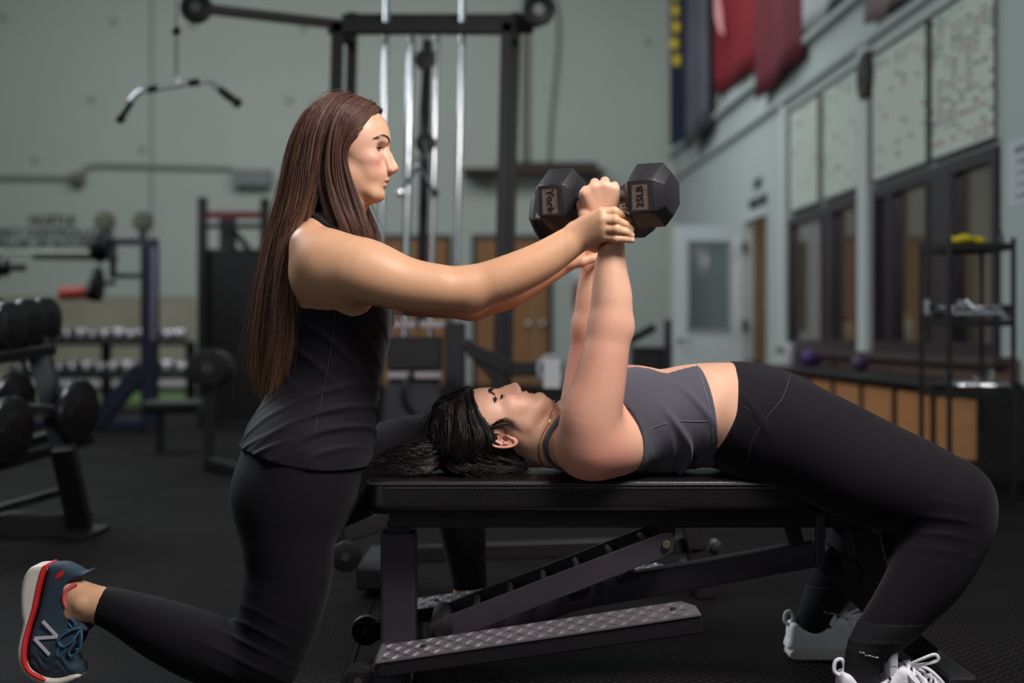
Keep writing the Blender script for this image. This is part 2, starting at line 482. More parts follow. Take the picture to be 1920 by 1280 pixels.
WOODD = mat('door_wood', (128, 88, 50), .6, var=.2, vscale=3, stretch=(6, 6, .6))
# rubber floor
def floor_material():
    m = mat('rubber_floor', (15, 12, 12), .75, spec=.07); nt = m.node_tree; N = nt.nodes; L = nt.links; b = N['Principled BSDF']
    tc = N.new('ShaderNodeTexCoord'); sx = N.new('ShaderNodeSeparateXYZ'); L.new(tc.outputs['Object'], sx.inputs[0])
    def M(op, a, b_=None, c=None):
        n = N.new('ShaderNodeMath'); n.operation = op
        for i, x in enumerate((a, b_, c)):
            if x is None: continue
            if isinstance(x, (int, float)): n.inputs[i].default_value = x
            else: L.new(x, n.inputs[i])
        return n.outputs[0]
    # raised tread: short bars, alternate cells turned 90 degrees
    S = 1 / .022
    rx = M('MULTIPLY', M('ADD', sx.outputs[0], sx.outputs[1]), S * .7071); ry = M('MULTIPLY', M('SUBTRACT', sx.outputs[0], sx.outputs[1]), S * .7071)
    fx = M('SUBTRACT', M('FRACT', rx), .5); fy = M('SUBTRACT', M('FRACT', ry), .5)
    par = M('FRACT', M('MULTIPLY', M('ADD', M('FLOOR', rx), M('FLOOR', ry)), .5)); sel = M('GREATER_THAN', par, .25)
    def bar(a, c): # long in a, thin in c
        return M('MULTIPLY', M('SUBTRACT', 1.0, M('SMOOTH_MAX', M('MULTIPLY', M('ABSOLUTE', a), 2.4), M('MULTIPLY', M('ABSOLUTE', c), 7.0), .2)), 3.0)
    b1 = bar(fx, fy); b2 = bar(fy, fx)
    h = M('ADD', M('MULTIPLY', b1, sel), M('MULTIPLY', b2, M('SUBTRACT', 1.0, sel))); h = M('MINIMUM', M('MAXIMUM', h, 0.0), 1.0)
    nz = N.new('ShaderNodeTexNoise'); nz.inputs['Scale'].default_value = 350; L.new(tc.outputs['Object'], nz.inputs['Vector'])
    h2 = M('ADD', h, M('MULTIPLY', nz.outputs[0], .25))
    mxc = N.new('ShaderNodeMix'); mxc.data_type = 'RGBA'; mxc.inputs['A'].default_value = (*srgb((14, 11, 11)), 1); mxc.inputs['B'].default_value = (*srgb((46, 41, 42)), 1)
    L.new(h, mxc.inputs['Factor']); L.new(mxc.outputs['Result'], b.inputs['Base Color'])      # tread highlights painted in: raised bars coloured lighter grey
    bp = N.new('ShaderNodeBump'); bp.inputs['Strength'].default_value = 1.0; bp.inputs['Distance'].default_value = .0028
    L.new(h2, bp.inputs['Height']); L.new(bp.outputs[0], b.inputs['Normal'])
    n2 = N.new('ShaderNodeTexNoise'); n2.inputs['Scale'].default_value = 1.3; n2.inputs['Detail'].default_value = 5; L.new(tc.outputs['Object'], n2.inputs['Vector'])
    L.new(M('ADD', M('MULTIPLY', n2.outputs[0], .25), .55), b.inputs['Roughness'])
    return m
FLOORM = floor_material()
mb = MB(); rbox(mb, (UL - .2, VF - .2, -.10), (UW + .2, VB + .2, -.012))
floor = mb.build('floor', mat('floor_base', (12, 11, 12), .9), kind='structure')
# rubber mats, laid edge to edge with fine joints
tile = None; mt = 1.22
for iu in range(-10, 4):
    for iv in range(0, 17):
        u0 = UW - (3 - iu + 1) * mt + .25; v0 = 0.62 + iv * mt
        if u0 < UL or u0 + mt > UW + .3: continue
        if 15.0 < v0 + mt / 2 < 18.5 and u0 < -2.9: continue      # the turf strip lies there
        if tile is None:
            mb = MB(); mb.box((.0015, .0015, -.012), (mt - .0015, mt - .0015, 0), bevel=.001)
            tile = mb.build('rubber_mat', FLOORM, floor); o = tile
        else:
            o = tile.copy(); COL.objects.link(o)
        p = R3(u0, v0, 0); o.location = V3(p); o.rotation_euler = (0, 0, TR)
mb = MB(); rbox(mb, (UL + .05, 15.1, -.012), (-3.0, 18.6, .012))
tag(mb.build('turf_strip', mat('green_turf', (74, 100, 52), .95, var=.3, vscale=60, bump=.8, bscale=300)), 'strip of green artificial turf along the foot of the back wall', 'turf')
# walls
mb = MB(); rbox(mb, (UL, VB, 0), (UW + .15, VB + .2, HC))
wb = mb.build('wall_back', PAINT, kind='structure')
mb = MB(); rbox(mb, (UL, VB - .03, 0), (BW(372, 600)[0], VB, 1.32)); mb.build('wainscot_panel', PANEL, wb)
mb = MB(); rbox(mb, (UL, VB - .05, 0), (-3.0, VB - .031, .16)); mb.build('baseboard_back', mat('base_white', (185, 185, 180), .6), wb)
mb = MB()
for px in (290,):
    u, _ = BW(px, 300); rbox(mb, (u - .02, VB - .012, .2), (u + .02, VB, HC))
mb.build('panel_joint', mat('joint_grey', (122, 128, 122), .8), wb)
mb = MB(); uc = UW
rbox(mb, (uc - .06, VB - .06, 0), (uc, VB, HC)); mb.build('corner_joint', mat('joint_light', (178, 180, 168), .8), wb)
dim = None
for (px, py) in ((17, 34), (220, 42), (365, 48), (570, 55), (178, 188), (75, 302), (1218, 80), (272, 282), (545, 190)):
    u, z = BW(px, py); mb = MB(); mb.cyl(R3(u, VB - .006, z), R3(u, VB, z), .055, n=18, bevel=.003)
    mb.cyl(R3(u, VB - .010, z), R3(u, VB - .004, z), .025, n=12)
    mb.build('anchor_plug', mat('plug_grey', (128, 132, 124), .9), wb)
mb = MB(); rbox(mb, (UL - .2, VF, 0), (UL, VB, HC)); mb.build('wall_left', PAINT, kind='structure')
mb = MB(); rbox(mb, (UL, VF - .2, 0), (UW + .2, VF, HC)); mb.build('wall_front', PAINT, kind='structure')
mb = MB(); rbox(mb, (UL - .2, VF - .2, HC), (UW + .2, VB + .2, HC + .15)); mb.build('ceiling', mat('ceiling_grey', (70, 72, 72), .9), kind='structure')
# side wall with door opening and two window openings
D1, D2 = vs_(1440), vs_(1398)                 # door opening
W1a, W1b = vs_(1613), vs_(1481); W2a, W2b = vs_(1875), vs_(1641)
ZS, ZT = .635, 1.87
mb = MB(); t = .08
segs = [(VF, W2a), (W2b, W1a), (W1b, D1), (D2, VB)]
for a, b in segs: rbox(mb, (UW, a, 0), (UW + t, b, HC))
for a, b in ((W2a, W2b), (W1a, W1b)):
    rbox(mb, (UW, a, 0), (UW + t, b, ZS)); rbox(mb, (UW, a, ZT), (UW + t, b, HC))
rbox(mb, (UW, D1, 1.99), (UW + t, D2, HC))
ws = mb.build('wall_right', PAINT_S, kind='structure')
mb = MB(); rbox(mb, (UW - .045, VF, 3.0), (UW, VB, 3.05)); mb.build('trim_1', mat('trim_grey', (160, 168, 164), .6), kind='structure')
mb = MB(); rbox(mb, (UW - .07, VF, 3.38), (UW, VB, 3.44)); mb.build('trim_2', mat('trim_grey', (160, 168, 164), .6), kind='structure')
mb = MB(); rbox(mb, (UW - .03, W1b + .12, 0), (UW, W1b + .34, 2.98)); mb.build('trim_3', mat('pilaster_pale', (186, 192, 190), .7), kind='structure')
mb = MB(); rbox(mb, (UW - .05, W2b + .08, .2), (UW - .001, W1a - .06, 2.98)); mb.build('trim_4', mat('pilaster_pale', (186, 192, 190), .7), kind='structure')
# door casing, hinges and the open white leaf
mb = MB()
rbox(mb, (UW - .02, D1 - .07, 0), (UW + t, D1, 2.06)); rbox(mb, (UW - .02, D2, 0), (UW + t, D2 + .07, 2.06)); rbox(mb, (UW - .02, D1, 1.99), (UW + t, D2, 2.06))
cas = mb.build('door_1', mat('casing_white', (176, 182, 180), .6), kind='structure')
uD = UW - .03
def doorleaf():
    root = empty('door_2', R3(uD, D2, 0), kind='structure'); v0 = D2 + .02; uL = uD - .765
    mb = MB(); fr = [(uL, 0, uL + .15, 1.96), (uD - .15, 0, uD, 1.96), (uL + .15, 1.79, uD - .15, 1.96), (uL + .15, 0, uD - .15, .80)]
    for a, b, c, e in fr: rbox(mb, (a, v0, b), (c, v0 + .045, e))
    mb.build('door_leaf', mat('door_white', (196, 204, 206), .5), root)
    mb = MB(); rbox(mb, (uL + .15, v0 + .015, .80), (uD - .15, v0 + .03, 1.79)); mb.build('door_glass', mat('door_pane', (150, 160, 158), .08, trans=.85, spec=.6), root)
    mb = MB()
    for a, b, c, e in ((uL + .14, .79, uL + .165, 1.80), (uD - .165, .79, uD - .14, 1.80), (uL + .14, .79, uD - .14, .815), (uL + .14, 1.775, uD - .14, 1.80)): rbox(mb, (a, v0 - .012, b), (c, v0 + .05, e))
    mb.build('glass_bead', mat('bead_grey', (150, 156, 156), .5), root)
    mb = MB(); p = R3(uL + .06, v0 - .05, .70); q = R3(uL + .20, v0 - .05, .70); mb.tube([R3(uL + .06, v0, .70), p, q], .011, 8); mb.cyl(R3(uL + .06, v0 - .01, .70), R3(uL + .06, v0, .70), .03)
    mb.build('door_handle', CHROME, root, smooth=True)
    for z in (1.72, .86):
        mb = MB(); rbox(mb, (uD - .01, v0 - .06, z - .06), (uD + .03, v0 + .0, z + .06)); mb.build('hinge', BLACKM, root)
doorleaf()
# corridor behind the door, office behind the windows
CRM = mat('office_wall', (150, 134, 112), .85, var=.1, vscale=1)
mb = MB(); rbox(mb, (UW + 2.8, 6.0, 0), (UW + 2.95, 17.5, 2.8)); rbox(mb, (UW + t, 5.9, 0), (UW + 2.9, 6.0, 2.8)); rbox(mb, (UW + t, 17.4, 0), (UW + 2.9, 17.5, 2.8))
rbox(mb, (UW + t, 13.9, 0), (UW + 2.8, 14.0, 2.8))
mb.build('wall_office', CRM, kind='structure')
mb = MB(); rbox(mb, (UW + t, 6, 2.8), (UW + 2.95, 17.5, 2.9)); mb.build('ceiling_office', CRM, kind='structure')
mb = MB(); rbox(mb, (UW + t, 6, -.05), (UW + 2.95, 17.5, 0)); mb.build('floor_office', mat('office_floor', (60, 52, 46), .7), kind='structure')
pl = area('office_lamp', R3(UW + 1.5, 10.5, 2.7), R3(UW + 1.5, 10.5, 0), 1.2, 55, (1, .88, .72), 3.5)
pl = area('corridor_lamp', R3(UW + 1.2, 15.2, 2.7), R3(UW + 1.2, 15.2, 0), 1.0, 26, (1, .93, .8))
# windows: dark frames with two wide mullions each
GL = mat('window_pane', (200, 205, 205), .03, trans=1.0, spec=.5)
def window(name, a, b, mull):
    root = empty(name, R3(UW, (a + b) / 2, ZS), kind='structure')
    mb = MB(); f = .08
    rbox(mb, (UW - .03, a, ZS), (UW + .05, b, ZS + f)); rbox(mb, (UW - .03, a, ZT - f), (UW + .05, b, ZT)); rbox(mb, (UW - .03, a, ZS + f), (UW + .05, a + f, ZT - f)); rbox(mb, (UW - .03, b - f, ZS + f), (UW + .05, b, ZT - f))
    mb.build('window_frame', DARKP, root)
    cuts = [a + f] + [x for m_ in mull for x in m_] + [b - f]
    for (p, q) in mull:
        mb = MB(); rbox(mb, (UW - .03, p, ZS + f), (UW + .045, q, ZT - f)); rbox(mb, (UW - .045, p + .03, ZS + f), (UW - .03, p + .06, ZT - f)); rbox(mb, (UW - .045, q - .06, ZS + f), (UW - .03, q - .03, ZT - f)); mb.build('mullion', DARKP, root)
    for i in range(0, len(cuts), 2):
        mb = MB(); rbox(mb, (UW + .02, cuts[i], ZS + f), (UW + .028, cuts[i + 1], ZT - f)); mb.build('pane', GL, root)
window('window_1', W1a, W1b, [(vs_(1568), vs_(1545))])
window('window_2', W2a, W2b, [(vs_(1797), vs_(1742)), (vs_(1683), vs_(1662))])
mb = MB(); rbox(mb, (UW - .12, W2a - .2, ZS - .05), (UW, W1b + .1, ZS - .001)); mb.build('window_sill', mat('sill_brown', (74, 62, 60), .6), kind='structure')
# perforated strip under the sill
mb = MB()
for k in range(5): rbox(mb, (UW - .03, W2a - .3, .50 + k * .026), (UW - .012, W1b, .512 + k * .026))
n = int((W1b - W2a + .3) / .05)
for k in range(n): rbox(mb, (UW - .028, W2a - .3 + k * .05, .49), (UW - .014, W2a - .285 + k * .05, .63))
mb.build('trim_5', mat('mesh_brown', (122, 98, 88), .7), kind='structure')
# double doors in the back wall
def wooddoor(name, pxa, pxb, split, knob=None):
    ua, z = BW(pxa, 440); ub, _ = BW(pxb, 440); us, _ = BW(split, 440)
    root = empty(name, R3(ua, VB, 0), kind='structure'); f = .07
    mb = MB(); rbox(mb, (ua, VB - .05, 0), (ua + f, VB + .01, z)); rbox(mb, (ub - f, VB - .05, 0), (ub, VB + .01, z)); rbox(mb, (ua + f, VB - .05, z - f), (ub - f, VB + .01, z))
    mb.build('door_frame', mat('frame_black', (26, 24, 26), .5), root)
    for a, b in ((ua + f, us - .01), (us + .01, ub - f)):
        mb = MB(); rbox(mb, (a, VB - .03, .02), (b, VB, z - f)); lf = mb.build('door_leaf', WOODD, root)
        mb = MB(); k = b - .1 if b < us else a + .1; kz = BW(1015, 607)[1]
        mb.sphere(R3(k, VB - .08, kz), .045, 12); mb.cyl(R3(k, VB - .03, kz), R3(k, VB - .07, kz), .02); mb.build('door_handle', CHROME, lf, smooth=True)
wooddoor('door_3', 884, 1036, 1003); wooddoor('door_4', 690, 847, 770)
# ------------------------------------------------------------------ things on and along the walls
STEELG = mat('conduit_grey', (138, 142, 134), .5, .3)
mb = MB()
def bwp(px, py, off=.05): u, z = BW(px, py); return R3(u, VB - off, z)
mb.tube([bwp(-60, 333), bwp(150, 334), bwp(160, 330), bwp(170, 316), bwp(182, 311), bwp(200, 310), bwp(440, 316)], .035, 8)
tag(mb.build('conduit', STEELG, smooth=True), 'grey conduit pipe running along the back wall with one bend up', 'pipe')
mb = MB(); mb.cyl(bwp(158, 336, .16), bwp(158, 336, .004), .10, n=14); mb.sphere(bwp(158, 338, .2), .07, 10)
tag(mb.build('junction_box', mat('junction_grey', (100, 100, 90), .6), smooth=True), 'round junction box at the bend of the wall conduit', 'junction box')
mb = MB(); u0, z0 = BW(444, 350); u1, z1 = BW(512, 320); rbox(mb, (u0, VB - .2, z0), (u1, VB - .002, z1)); tag(mb.build('electrical_box', mat('box_grey', (105, 107, 108), .6)), 'small grey electrical box where the wall conduit ends', 'electrical box')
mb = MB(); mb.tube([bwp(986, -60), bwp(985, 312)], .055, 8); tag(mb.build('wall_pipe', mat('pipe_grey', (104, 104, 96), .7)), 'straight vertical pipe down the back wall above the wooden doors', 'pipe')  # the pipe's own even grey
mb = MB(); mb.tube(catmull([bwp(1015, -40), bwp(1036, -5), bwp(1046, 30), bwp(1046, 90), bwp(1038, 180), bwp(1032, 250), bwp(1029, 310)], 5, False), .02, 6)
tag(mb.build('hanging_cord', mat('cord_grey', (84, 84, 78), .7), smooth=True), 'thin curved cord hanging down the back wall beside the pipe', 'cord')
r = empty('wall_shelf', bwp(1000, 320), 'dark wooden shelf high on the back wall above the doors', 'shelf')
u0, z0 = BW(868, 329); u1, z1 = BW(1128, 311)
mb = MB(); rbox(mb, (u0, VB - .5, z0), (u1, VB, z0 + .06)); mb.build('board', mat('shelf_wood', (66, 44, 34), .7, var=.2), r)
mb = MB(); rbox(mb, (u0 + .5, VB - .45, z0 + .06), (u1 - .1, VB - .1, z1)); mb.build('crossbeam', mat('shelf_wood_dark', (40, 28, 24), .7), r)
for u in (u0 + .2, u1 - .2):
    mb = MB(); rbox(mb, (u, VB - .4, z0 - .12), (u + .05, VB, z0)); mb.build('bracket', BLACKM, r)
# painted words on the back wall
TXT = mat('wall_lettering', (34, 36, 38), .8)
r = empty('wall_lettering', bwp(100, 440), 'three centred lines of dark painted capitals, HUSTLE on top, on the back wall', 'lettering')
xd = R3(1, 0, 0)
for s_, px, py, sz in (('HUSTLE', 107, 414, .19), ('THE ONLY CONTROLLABLE', 84, 437, .17), ('PILLAR OF SUCCESS', 98, 457, .17)):
    text_mesh('text_line', s_, sz, bwp(px, py, .012), xd, (0, 0, 1), TXT, r, .004, bold=.03)
# whiteboards, clock, notes and lettering on the side wall (seen from the hall: text runs towards the camera)
WBM = mat('whiteboard', (202, 208, 198), .35, var=.03, vscale=2)
INK = {'r': mat('ink_red', (170, 70, 78), .6), 'k': mat('ink_black', (70, 74, 76), .6), 'b': mat('ink_blue', (120, 130, 170), .6), 'g': mat('ink_green', (140, 172, 150), .6)}
GRD = mat('grid_line', (166, 180, 170), .6)
rw = random.Random(5)
def board(a, b, lab, dens):
    """whiteboard between v=a (near) and v=b (far)"""
    u = UW - .03; z0, z1 = 1.90, 2.88
    root = empty('whiteboard', R3(u, (a + b) / 2, z0), lab, 'whiteboard', 'whiteboards above the dark windows')
    mb = MB(); rbox(mb, (u, a, z0), (UW, b, z1)); mb.build('board', WBM, root)
    mb = MB(); f = .022
    rbox(mb, (u - .012, a, z1 - f), (u, b, z1)); rbox(mb, (u - .012, a, z0), (u, b, z0 + f)); rbox(mb, (u - .012, a, z0), (u, a + f, z1)); rbox(mb, (u - .012, b - f, z0), (u, b, z1))
    mb.build('frame', BLACKM, root)
    mb = MB()
    for k in range(1, 22): zz = z0 + k * (z1 - z0) / 22; rbox(mb, (u - .0012, a + f, zz), (u, b - f, zz + .003))
    for k in range(1, 9): vv = a + k * (b - a) / 9; rbox(mb, (u - .0012, vv, z0 + f), (u, vv + .004, z1 - f))
    mb.build('ruled_grid', GRD, root)['kind'] = 'stuff'
    for key in 'rkbg':
        mb = MB(); n = 0
        for row in range(1, 21):
            if key == 'r' and row % 4 not in (1, 2): continue
            if key == 'k' and row % 4 not in (3, 0): continue
            if key == 'b' and row != 5: continue
            if key == 'g' and row < 17: continue
            for c in range(9):
                if rw.random() > dens: continue
                vv = b - (c + .15) * (b - a) / 9; zz = z0 + (row + .2) * (z1 - z0) / 22; L_ = (b - a) / 9 * rw.uniform(.4, .8)
                pts = []; k = rw.randint(5, 9)
                for i in range(k): pts.append(R3(u - .002, vv - L_ * i / (k - 1), zz + .026 * ((i % 2) * rw.uniform(.5, 1) + rw.uniform(-.1, .1))))
                mb.tube(pts, .0022, 4); n += 1
        if n: mb.build('handwriting', INK[key], root)['kind'] = 'stuff'
        else: mb.bm.free()
board(vs_(1878), vs_(1752), 'whiteboard nearest the camera, full of black and red handwritten figures', .45)
board(vs_(1748), vs_(1640), 'whiteboard just right of the wall clock, faint red writing at the bottom', .16)
board(vs_(1618), vs_(1547), 'whiteboard just left of the wall clock, almost blank with faint pink lines', .10)
board(vs_(1542), vs_(1485), 'farthest and narrowest-looking of the four whiteboards, blank', .04)
r = empty('wall_clock', R3(UW, vs_(1631), 2.5), 'round black wall clock between the second and third whiteboards', 'clock')
vc = vs_(1631); zc_ = CAMH + (625 - 143) * (vc + .12) / FPX
mb = MB(); mb.cyl(R3(UW - .06, vc, zc_), R3(UW, vc, zc_), .19, n=32, bevel=.01); mb.build('case', BLACKM, r, smooth=True)
mb = MB(); mb.cyl(R3(UW - .063, vc, zc_), R3(UW - .06, vc, zc_), .16, n=32); mb.build('face', mat('clock_face', (30, 29, 32), .5), r)
mb = MB()
for k in range(12):
    a = k * math.pi / 6; mb.box(R3(UW - .066, vc, zc_ + .135) - np.array([.001, .006, .012]), R3(UW - .066, vc, zc_ + .135) + np.array([.001, .006, .012]), rot=Matrix.Rotation(a, 3, 'X'), piv=R3(UW - .066, vc, zc_))
mb.build('hour_marks', mat('clock_marks', (150, 150, 150), .5), r)
mb = MB(); c0 = R3(UW - .068, vc, zc_); mb.tube([c0, c0 + np.array([0, -.05, .07])], .004, 5); mb.tube([c0, c0 + np.array([0, .03, .12])], .003, 5); mb.build('hands', mat('clock_marks', (150, 150, 150), .5), r)
for k, (pz, nm) in enumerate(((300, 'single white sheet of printed notes taped to the right end of the side wall'),)):
    va = vs_(1940); vb = vs_(1890); z = CAMH + (625 - 262) * (va + .12) / FPX
    r = empty('paper_notice', R3(UW, va, z - .3), nm, 'notice')
    mb = MB(); rbox(mb, (UW - .004, va, z - .34), (UW, vb, z + .03)); mb.build('sheet', mat('paper_white', (190, 196, 200), .8), r)
    for i, t_ in enumerate(('NOTES', 'A  20  B', 'C  15  D', 'E  12  F', 'G  10  H')):
        text_mesh('text_line', t_, .055 if i == 0 else .042, R3(UW - .007, (va + vb) / 2, z - .03 - i * .065), R3(0, -1, 0), (0, 0, 1), TXT, r, .0005)
r = empty('door_lettering', R3(UW, vs_(1418), 2.3), 'two short lines of dark lettering over the open doorway on the side wall', 'lettering')
for t_, px, py in (('QUIET', 1421, 345), ('WORKS HERE', 1421, 380)):
    v = vs_(px); text_mesh('text_line', t_, .15, R3(UW - .006, v, CAMH + (625 - py) * (v + .12) / FPX), R3(0, -1, 0), (0, 0, 1), TXT, r, .003, bold=.02)
# banners
def banner(px0, px1, ybot0, ybot1, ztop, m, lab, u_off=.06, name='banner', deco=None, fold=.03, pt=True):
    v0, v1 = vs_(px0), vs_(px1)       # v0 far, v1 near
    z0 = CAMH + (625 - ybot0) * (v0 + .12) / FPX; z1 = CAMH + (625 - ybot1) * (v1 + .12) / FPX
    n = 14; nz = 10; V = []; q = []
    for i in range(n + 1):
        t_ = i / n; vv = v0 + (v1 - v0) * t_; zb = z0 + (z1 - z0) * t_
        for j in range(nz + 1):
            z = ztop + (zb - ztop) * j / nz; V.append(R3(UW - u_off - fold * math.sin(t_ * 9 + j * .2), vv, z))
    for i in range(n):
        for j in range(nz): a = i * (nz + 1) + j; q.append((a, a + 1, a + nz + 2, a + nz + 1))
    root = empty(name, R3(UW, (v0 + v1) / 2, min(z0, z1)), lab, 'banner', 'cloth banners high on the side wall')
    V = np.array(V); o = npmesh('cloth', V, np.array(q), m, root); md = o.modifiers.new('thick', 'SOLIDIFY'); md.thickness = .006
    mb = MB(); mb.tube([R3(UW - u_off, v0, ztop), R3(UW - u_off, v1, ztop)], .018, 8); mb.build('rod', BLACKM, root)
    if deco: deco(root, v0, v1, z0, z1)
REDB = mat('banner_red', (118, 12, 28), .8, var=.1, vscale=3)
def deco_red(root, v0, v1, z0, z1):
    mb = MB(); vm = v0 - .55
    mb.tube(catmull([R3(UW - .12, vm + .15, 5.0), R3(UW - .12, vm + .02, 4.6), R3(UW - .12, vm - .12, 4.35), R3(UW - .12, vm - .28, 4.2)], 5, False), [.01, .02, .03, .035, .04, .045, .05, .05, .05, .045, .04, .035, .03, .02, .012, .008], 6)
    mb.build('pale_script', mat('script_pale', (190, 130, 130), .8), root)
banner(1350, 1436, 182, 118, 5.9, REDB, 'bright red banner with a pale curved script mark', .06, deco=deco_red)
banner(1438, 1518, 190, 105, 5.4, mat('banner_maroon', (96, 26, 40), .8, var=.15, vscale=3), 'maroon banner between the bright red one and the white lettered one', .10)
def deco_k(root, v0, v1, z0, z1):
    text_mesh('banner_letter', 'RK', .42, R3(UW - .11, (v0 + v1) / 2, z0 + .35), R3(0, -1, 0), (0, 0, 1), REDB, root, .004)
banner(1522, 1612, 62, -30, 4.9, mat('banner_white', (176, 176, 178), .8), 'white banner with large red letters cut off by the picture top', .06, deco=deco_k)
banner(1311, 1347, 285, 235, 6.4, mat('banner_slate', (82, 80, 92), .85, var=.2, vscale=2), 'dull grey-purple banner beside the navy one near the corner', .16)
banner(1640, 1722, 48, -10, 4.2, mat('banner_brown', (120, 104, 104), .85, var=.15), 'dusty brown banner nearest the camera at the top edge', .06)
u0, zz = BW(1264, 285); u1, _ = BW(1296, 285)
r = empty('banner', R3(u0, VB - 1.0, zz), 'narrow navy banner with yellow lettering hanging in the corner', 'banner', 'cloth banners high on the side wall')
uA, uB = 3.12 - .30, 3.12 - .06
mb = MB(); rbox(mb, (uA, VB - 2.1, 3.25), (uB, VB - 2.08, 6.3)); 
for v in mb.bm.verts:
    if v.co.z < 3.3: v.co.z += .12 * (1 if (v.co.x) > 2.2 else 0)
mb.build('cloth', mat('banner_navy', (22, 26, 46), .85), r)
mb = MB()
rb_ = random.Random(2)
for k in range(9): z = 4.35 + k * .22; rbox(mb, (uA + .01 + rb_.uniform(0, .03), VB - 2.115, z), (uA + .10 + rb_.uniform(0, .03), VB - 2.1, z + .14))
mb.build('yellow_letters', mat('banner_yellow', (196, 170, 40), .8), r)
mb = MB(); rbox(mb, (uA - .05, VB - 2.12, 6.3), (uB + .03, VB - 2.07, 6.36)); mb.build('rod', BLACKM, r)
# office things behind the windows
mb = MB(); rbox(mb, (UW + 2.70, 9.0, 0), (UW + 2.79, 10.1, 2.05)); tag(mb.build('door_5', mat('office_door', (150, 84, 34), .6, var=.1)), kind='structure')
OB = [('storage_jar', 1692, .70, .09, (180, 186, 190), (190, 160, 70), 'pale glass jar with yellow lid on the office sill'), ('storage_jar', 1588, .70, .08, (175, 165, 140), (120, 40, 44), 'cream jar with dark red lid on the office sill'),
      ('storage_jar', 1812, .70, .08, (150, 170, 150), (160, 150, 140), 'greenish jar behind the wire rack on the office sill'), ('storage_jar', 1845, .70, .06, (165, 110, 60), (120, 80, 40), 'small amber jar behind the wire rack on the office sill')]
for nm, px, z, rr, c1, c2, lab in OB:
    v = 8442 * 1.1 / (px - 860); p = R3(UW + .30, v - .12, ZS + .04)
    r = empty(nm, p, lab, 'jar'); mb = MB(); mb.cyl(p, p + np.array([0, 0, .2]), rr, n=20, bevel=.01); mb.build('body', mat('jar_%d' % px, c1, .3), r, smooth=True)
    mb = MB(); mb.cyl(p + np.array([0, 0, .2]), p + np.array([0, 0, .25]), rr * .9, n=20, bevel=.006); mb.build('lid', mat('lid_%d' % px, c2, .5), r, smooth=True)
r = empty('office_counter', R3(UW + .3, 11, 0), 'dark counter seen through the windows', 'counter'); mb = MB(); rbox(mb, (UW + .18, 7.8, 0), (UW + .62, 13.6, ZS + .04), .01); mb.build('worktop', mat('counter_dark', (50, 42, 40), .5), r)
# low cubby bench under the windows
r = empty('cubby_bench', R3(2.9, 10, 0), 'long low wooden cubby bench with black top under the windows', 'cubby bench')
ua, ub = 2.68, UW - .03; va, vb = 7.25, 12.75
mb = MB(); rbox(mb, (ua - .03, va, .455), (ub, vb, .49), .004); mb.build('top_board', mat('cubby_top', (34, 29, 31), .45), r)
mb = MB(); rbox(mb, (ua, va, 0), (ub, vb, .03)); mb.build('base_board', mat('cubby_top', (34, 29, 31), .45), r)
mb = MB(); rbox(mb, (ub - .02, va, .03), (ub, vb, .455)); mb.build('back_panel', mat('ply_tan', (176, 120, 74), .65, var=.12, vscale=4, stretch=(1, 1, 5)), r)
k = va
while k < vb:
    mb = MB(); rbox(mb, (ua, k, .03), (ub - .02, k + .025, .455)); mb.build('divider', mat('cubby_top', (34, 29, 31), .45), r); 
    if k + .7 < vb + .3:
        mb = MB(); rbox(mb, (ua + .012, k + .05, .06), (ua + .03, k + .68, .42), .003); mb.build('cubby_panel', mat('ply_tan', (176, 120, 74), .65, var=.12, vscale=4, stretch=(1, 1, 5)), r)
    k += .72
# things standing on the cubby bench
def onb(px, u=2.92): return (2667 * u) / (px - 860) - 0
PUR = mat('purple_vinyl', (66, 36, 110), .5)
for px, sc, m_, lab in ((1524, .66, PUR, 'bright purple medicine ball on the cubby bench'), (1620, .55, mat('purple_dull', (66, 50, 84), .5), 'duller purple medicine ball on the cubby bench, nearer the window pier')):
    v = onb(px); p = R3(2.92, v, .49 + .11 * sc); r = empty('medicine_ball', p - np.array([0, 0, .11 * sc]), lab, 'ball', 'medicine balls on the cubby bench')
    mb = MB(); mb.sphere(p, .125 * sc, 24, (1, 1, .88)); mb.build('ball', m_, r, smooth=True)
    mb = MB(); a = [p + np.array([.127 * sc * math.cos(t), .127 * sc * math.sin(t), 0]) for t in np.linspace(0, 6.28, 25)[:-1]]; mb.tube(a, .004, 5, close=True); mb.build('seam', BLACKM, r)
v = onb(1486, 2.85); p = R3(2.85, v, .49); r = empty('water_bottle', p, 'white plastic water bottle on the cubby bench', 'bottle')
mb = MB(); mb.cyl(p, p + np.array([0, 0, .17]), .045, n=18, bevel=.008); mb.cyl(p + np.array([0, 0, .17]), p + np.array([0, 0, .20]), .045, .022, n=18); mb.build('body', mat('bottle_white', (190, 186, 188), .4), r, smooth=True)
mb = MB(); mb.cyl(p + np.array([0, 0, .20]), p + np.array([0, 0, .235]), .022, n=14, bevel=.003); mb.build('cap', BLACKM, r)
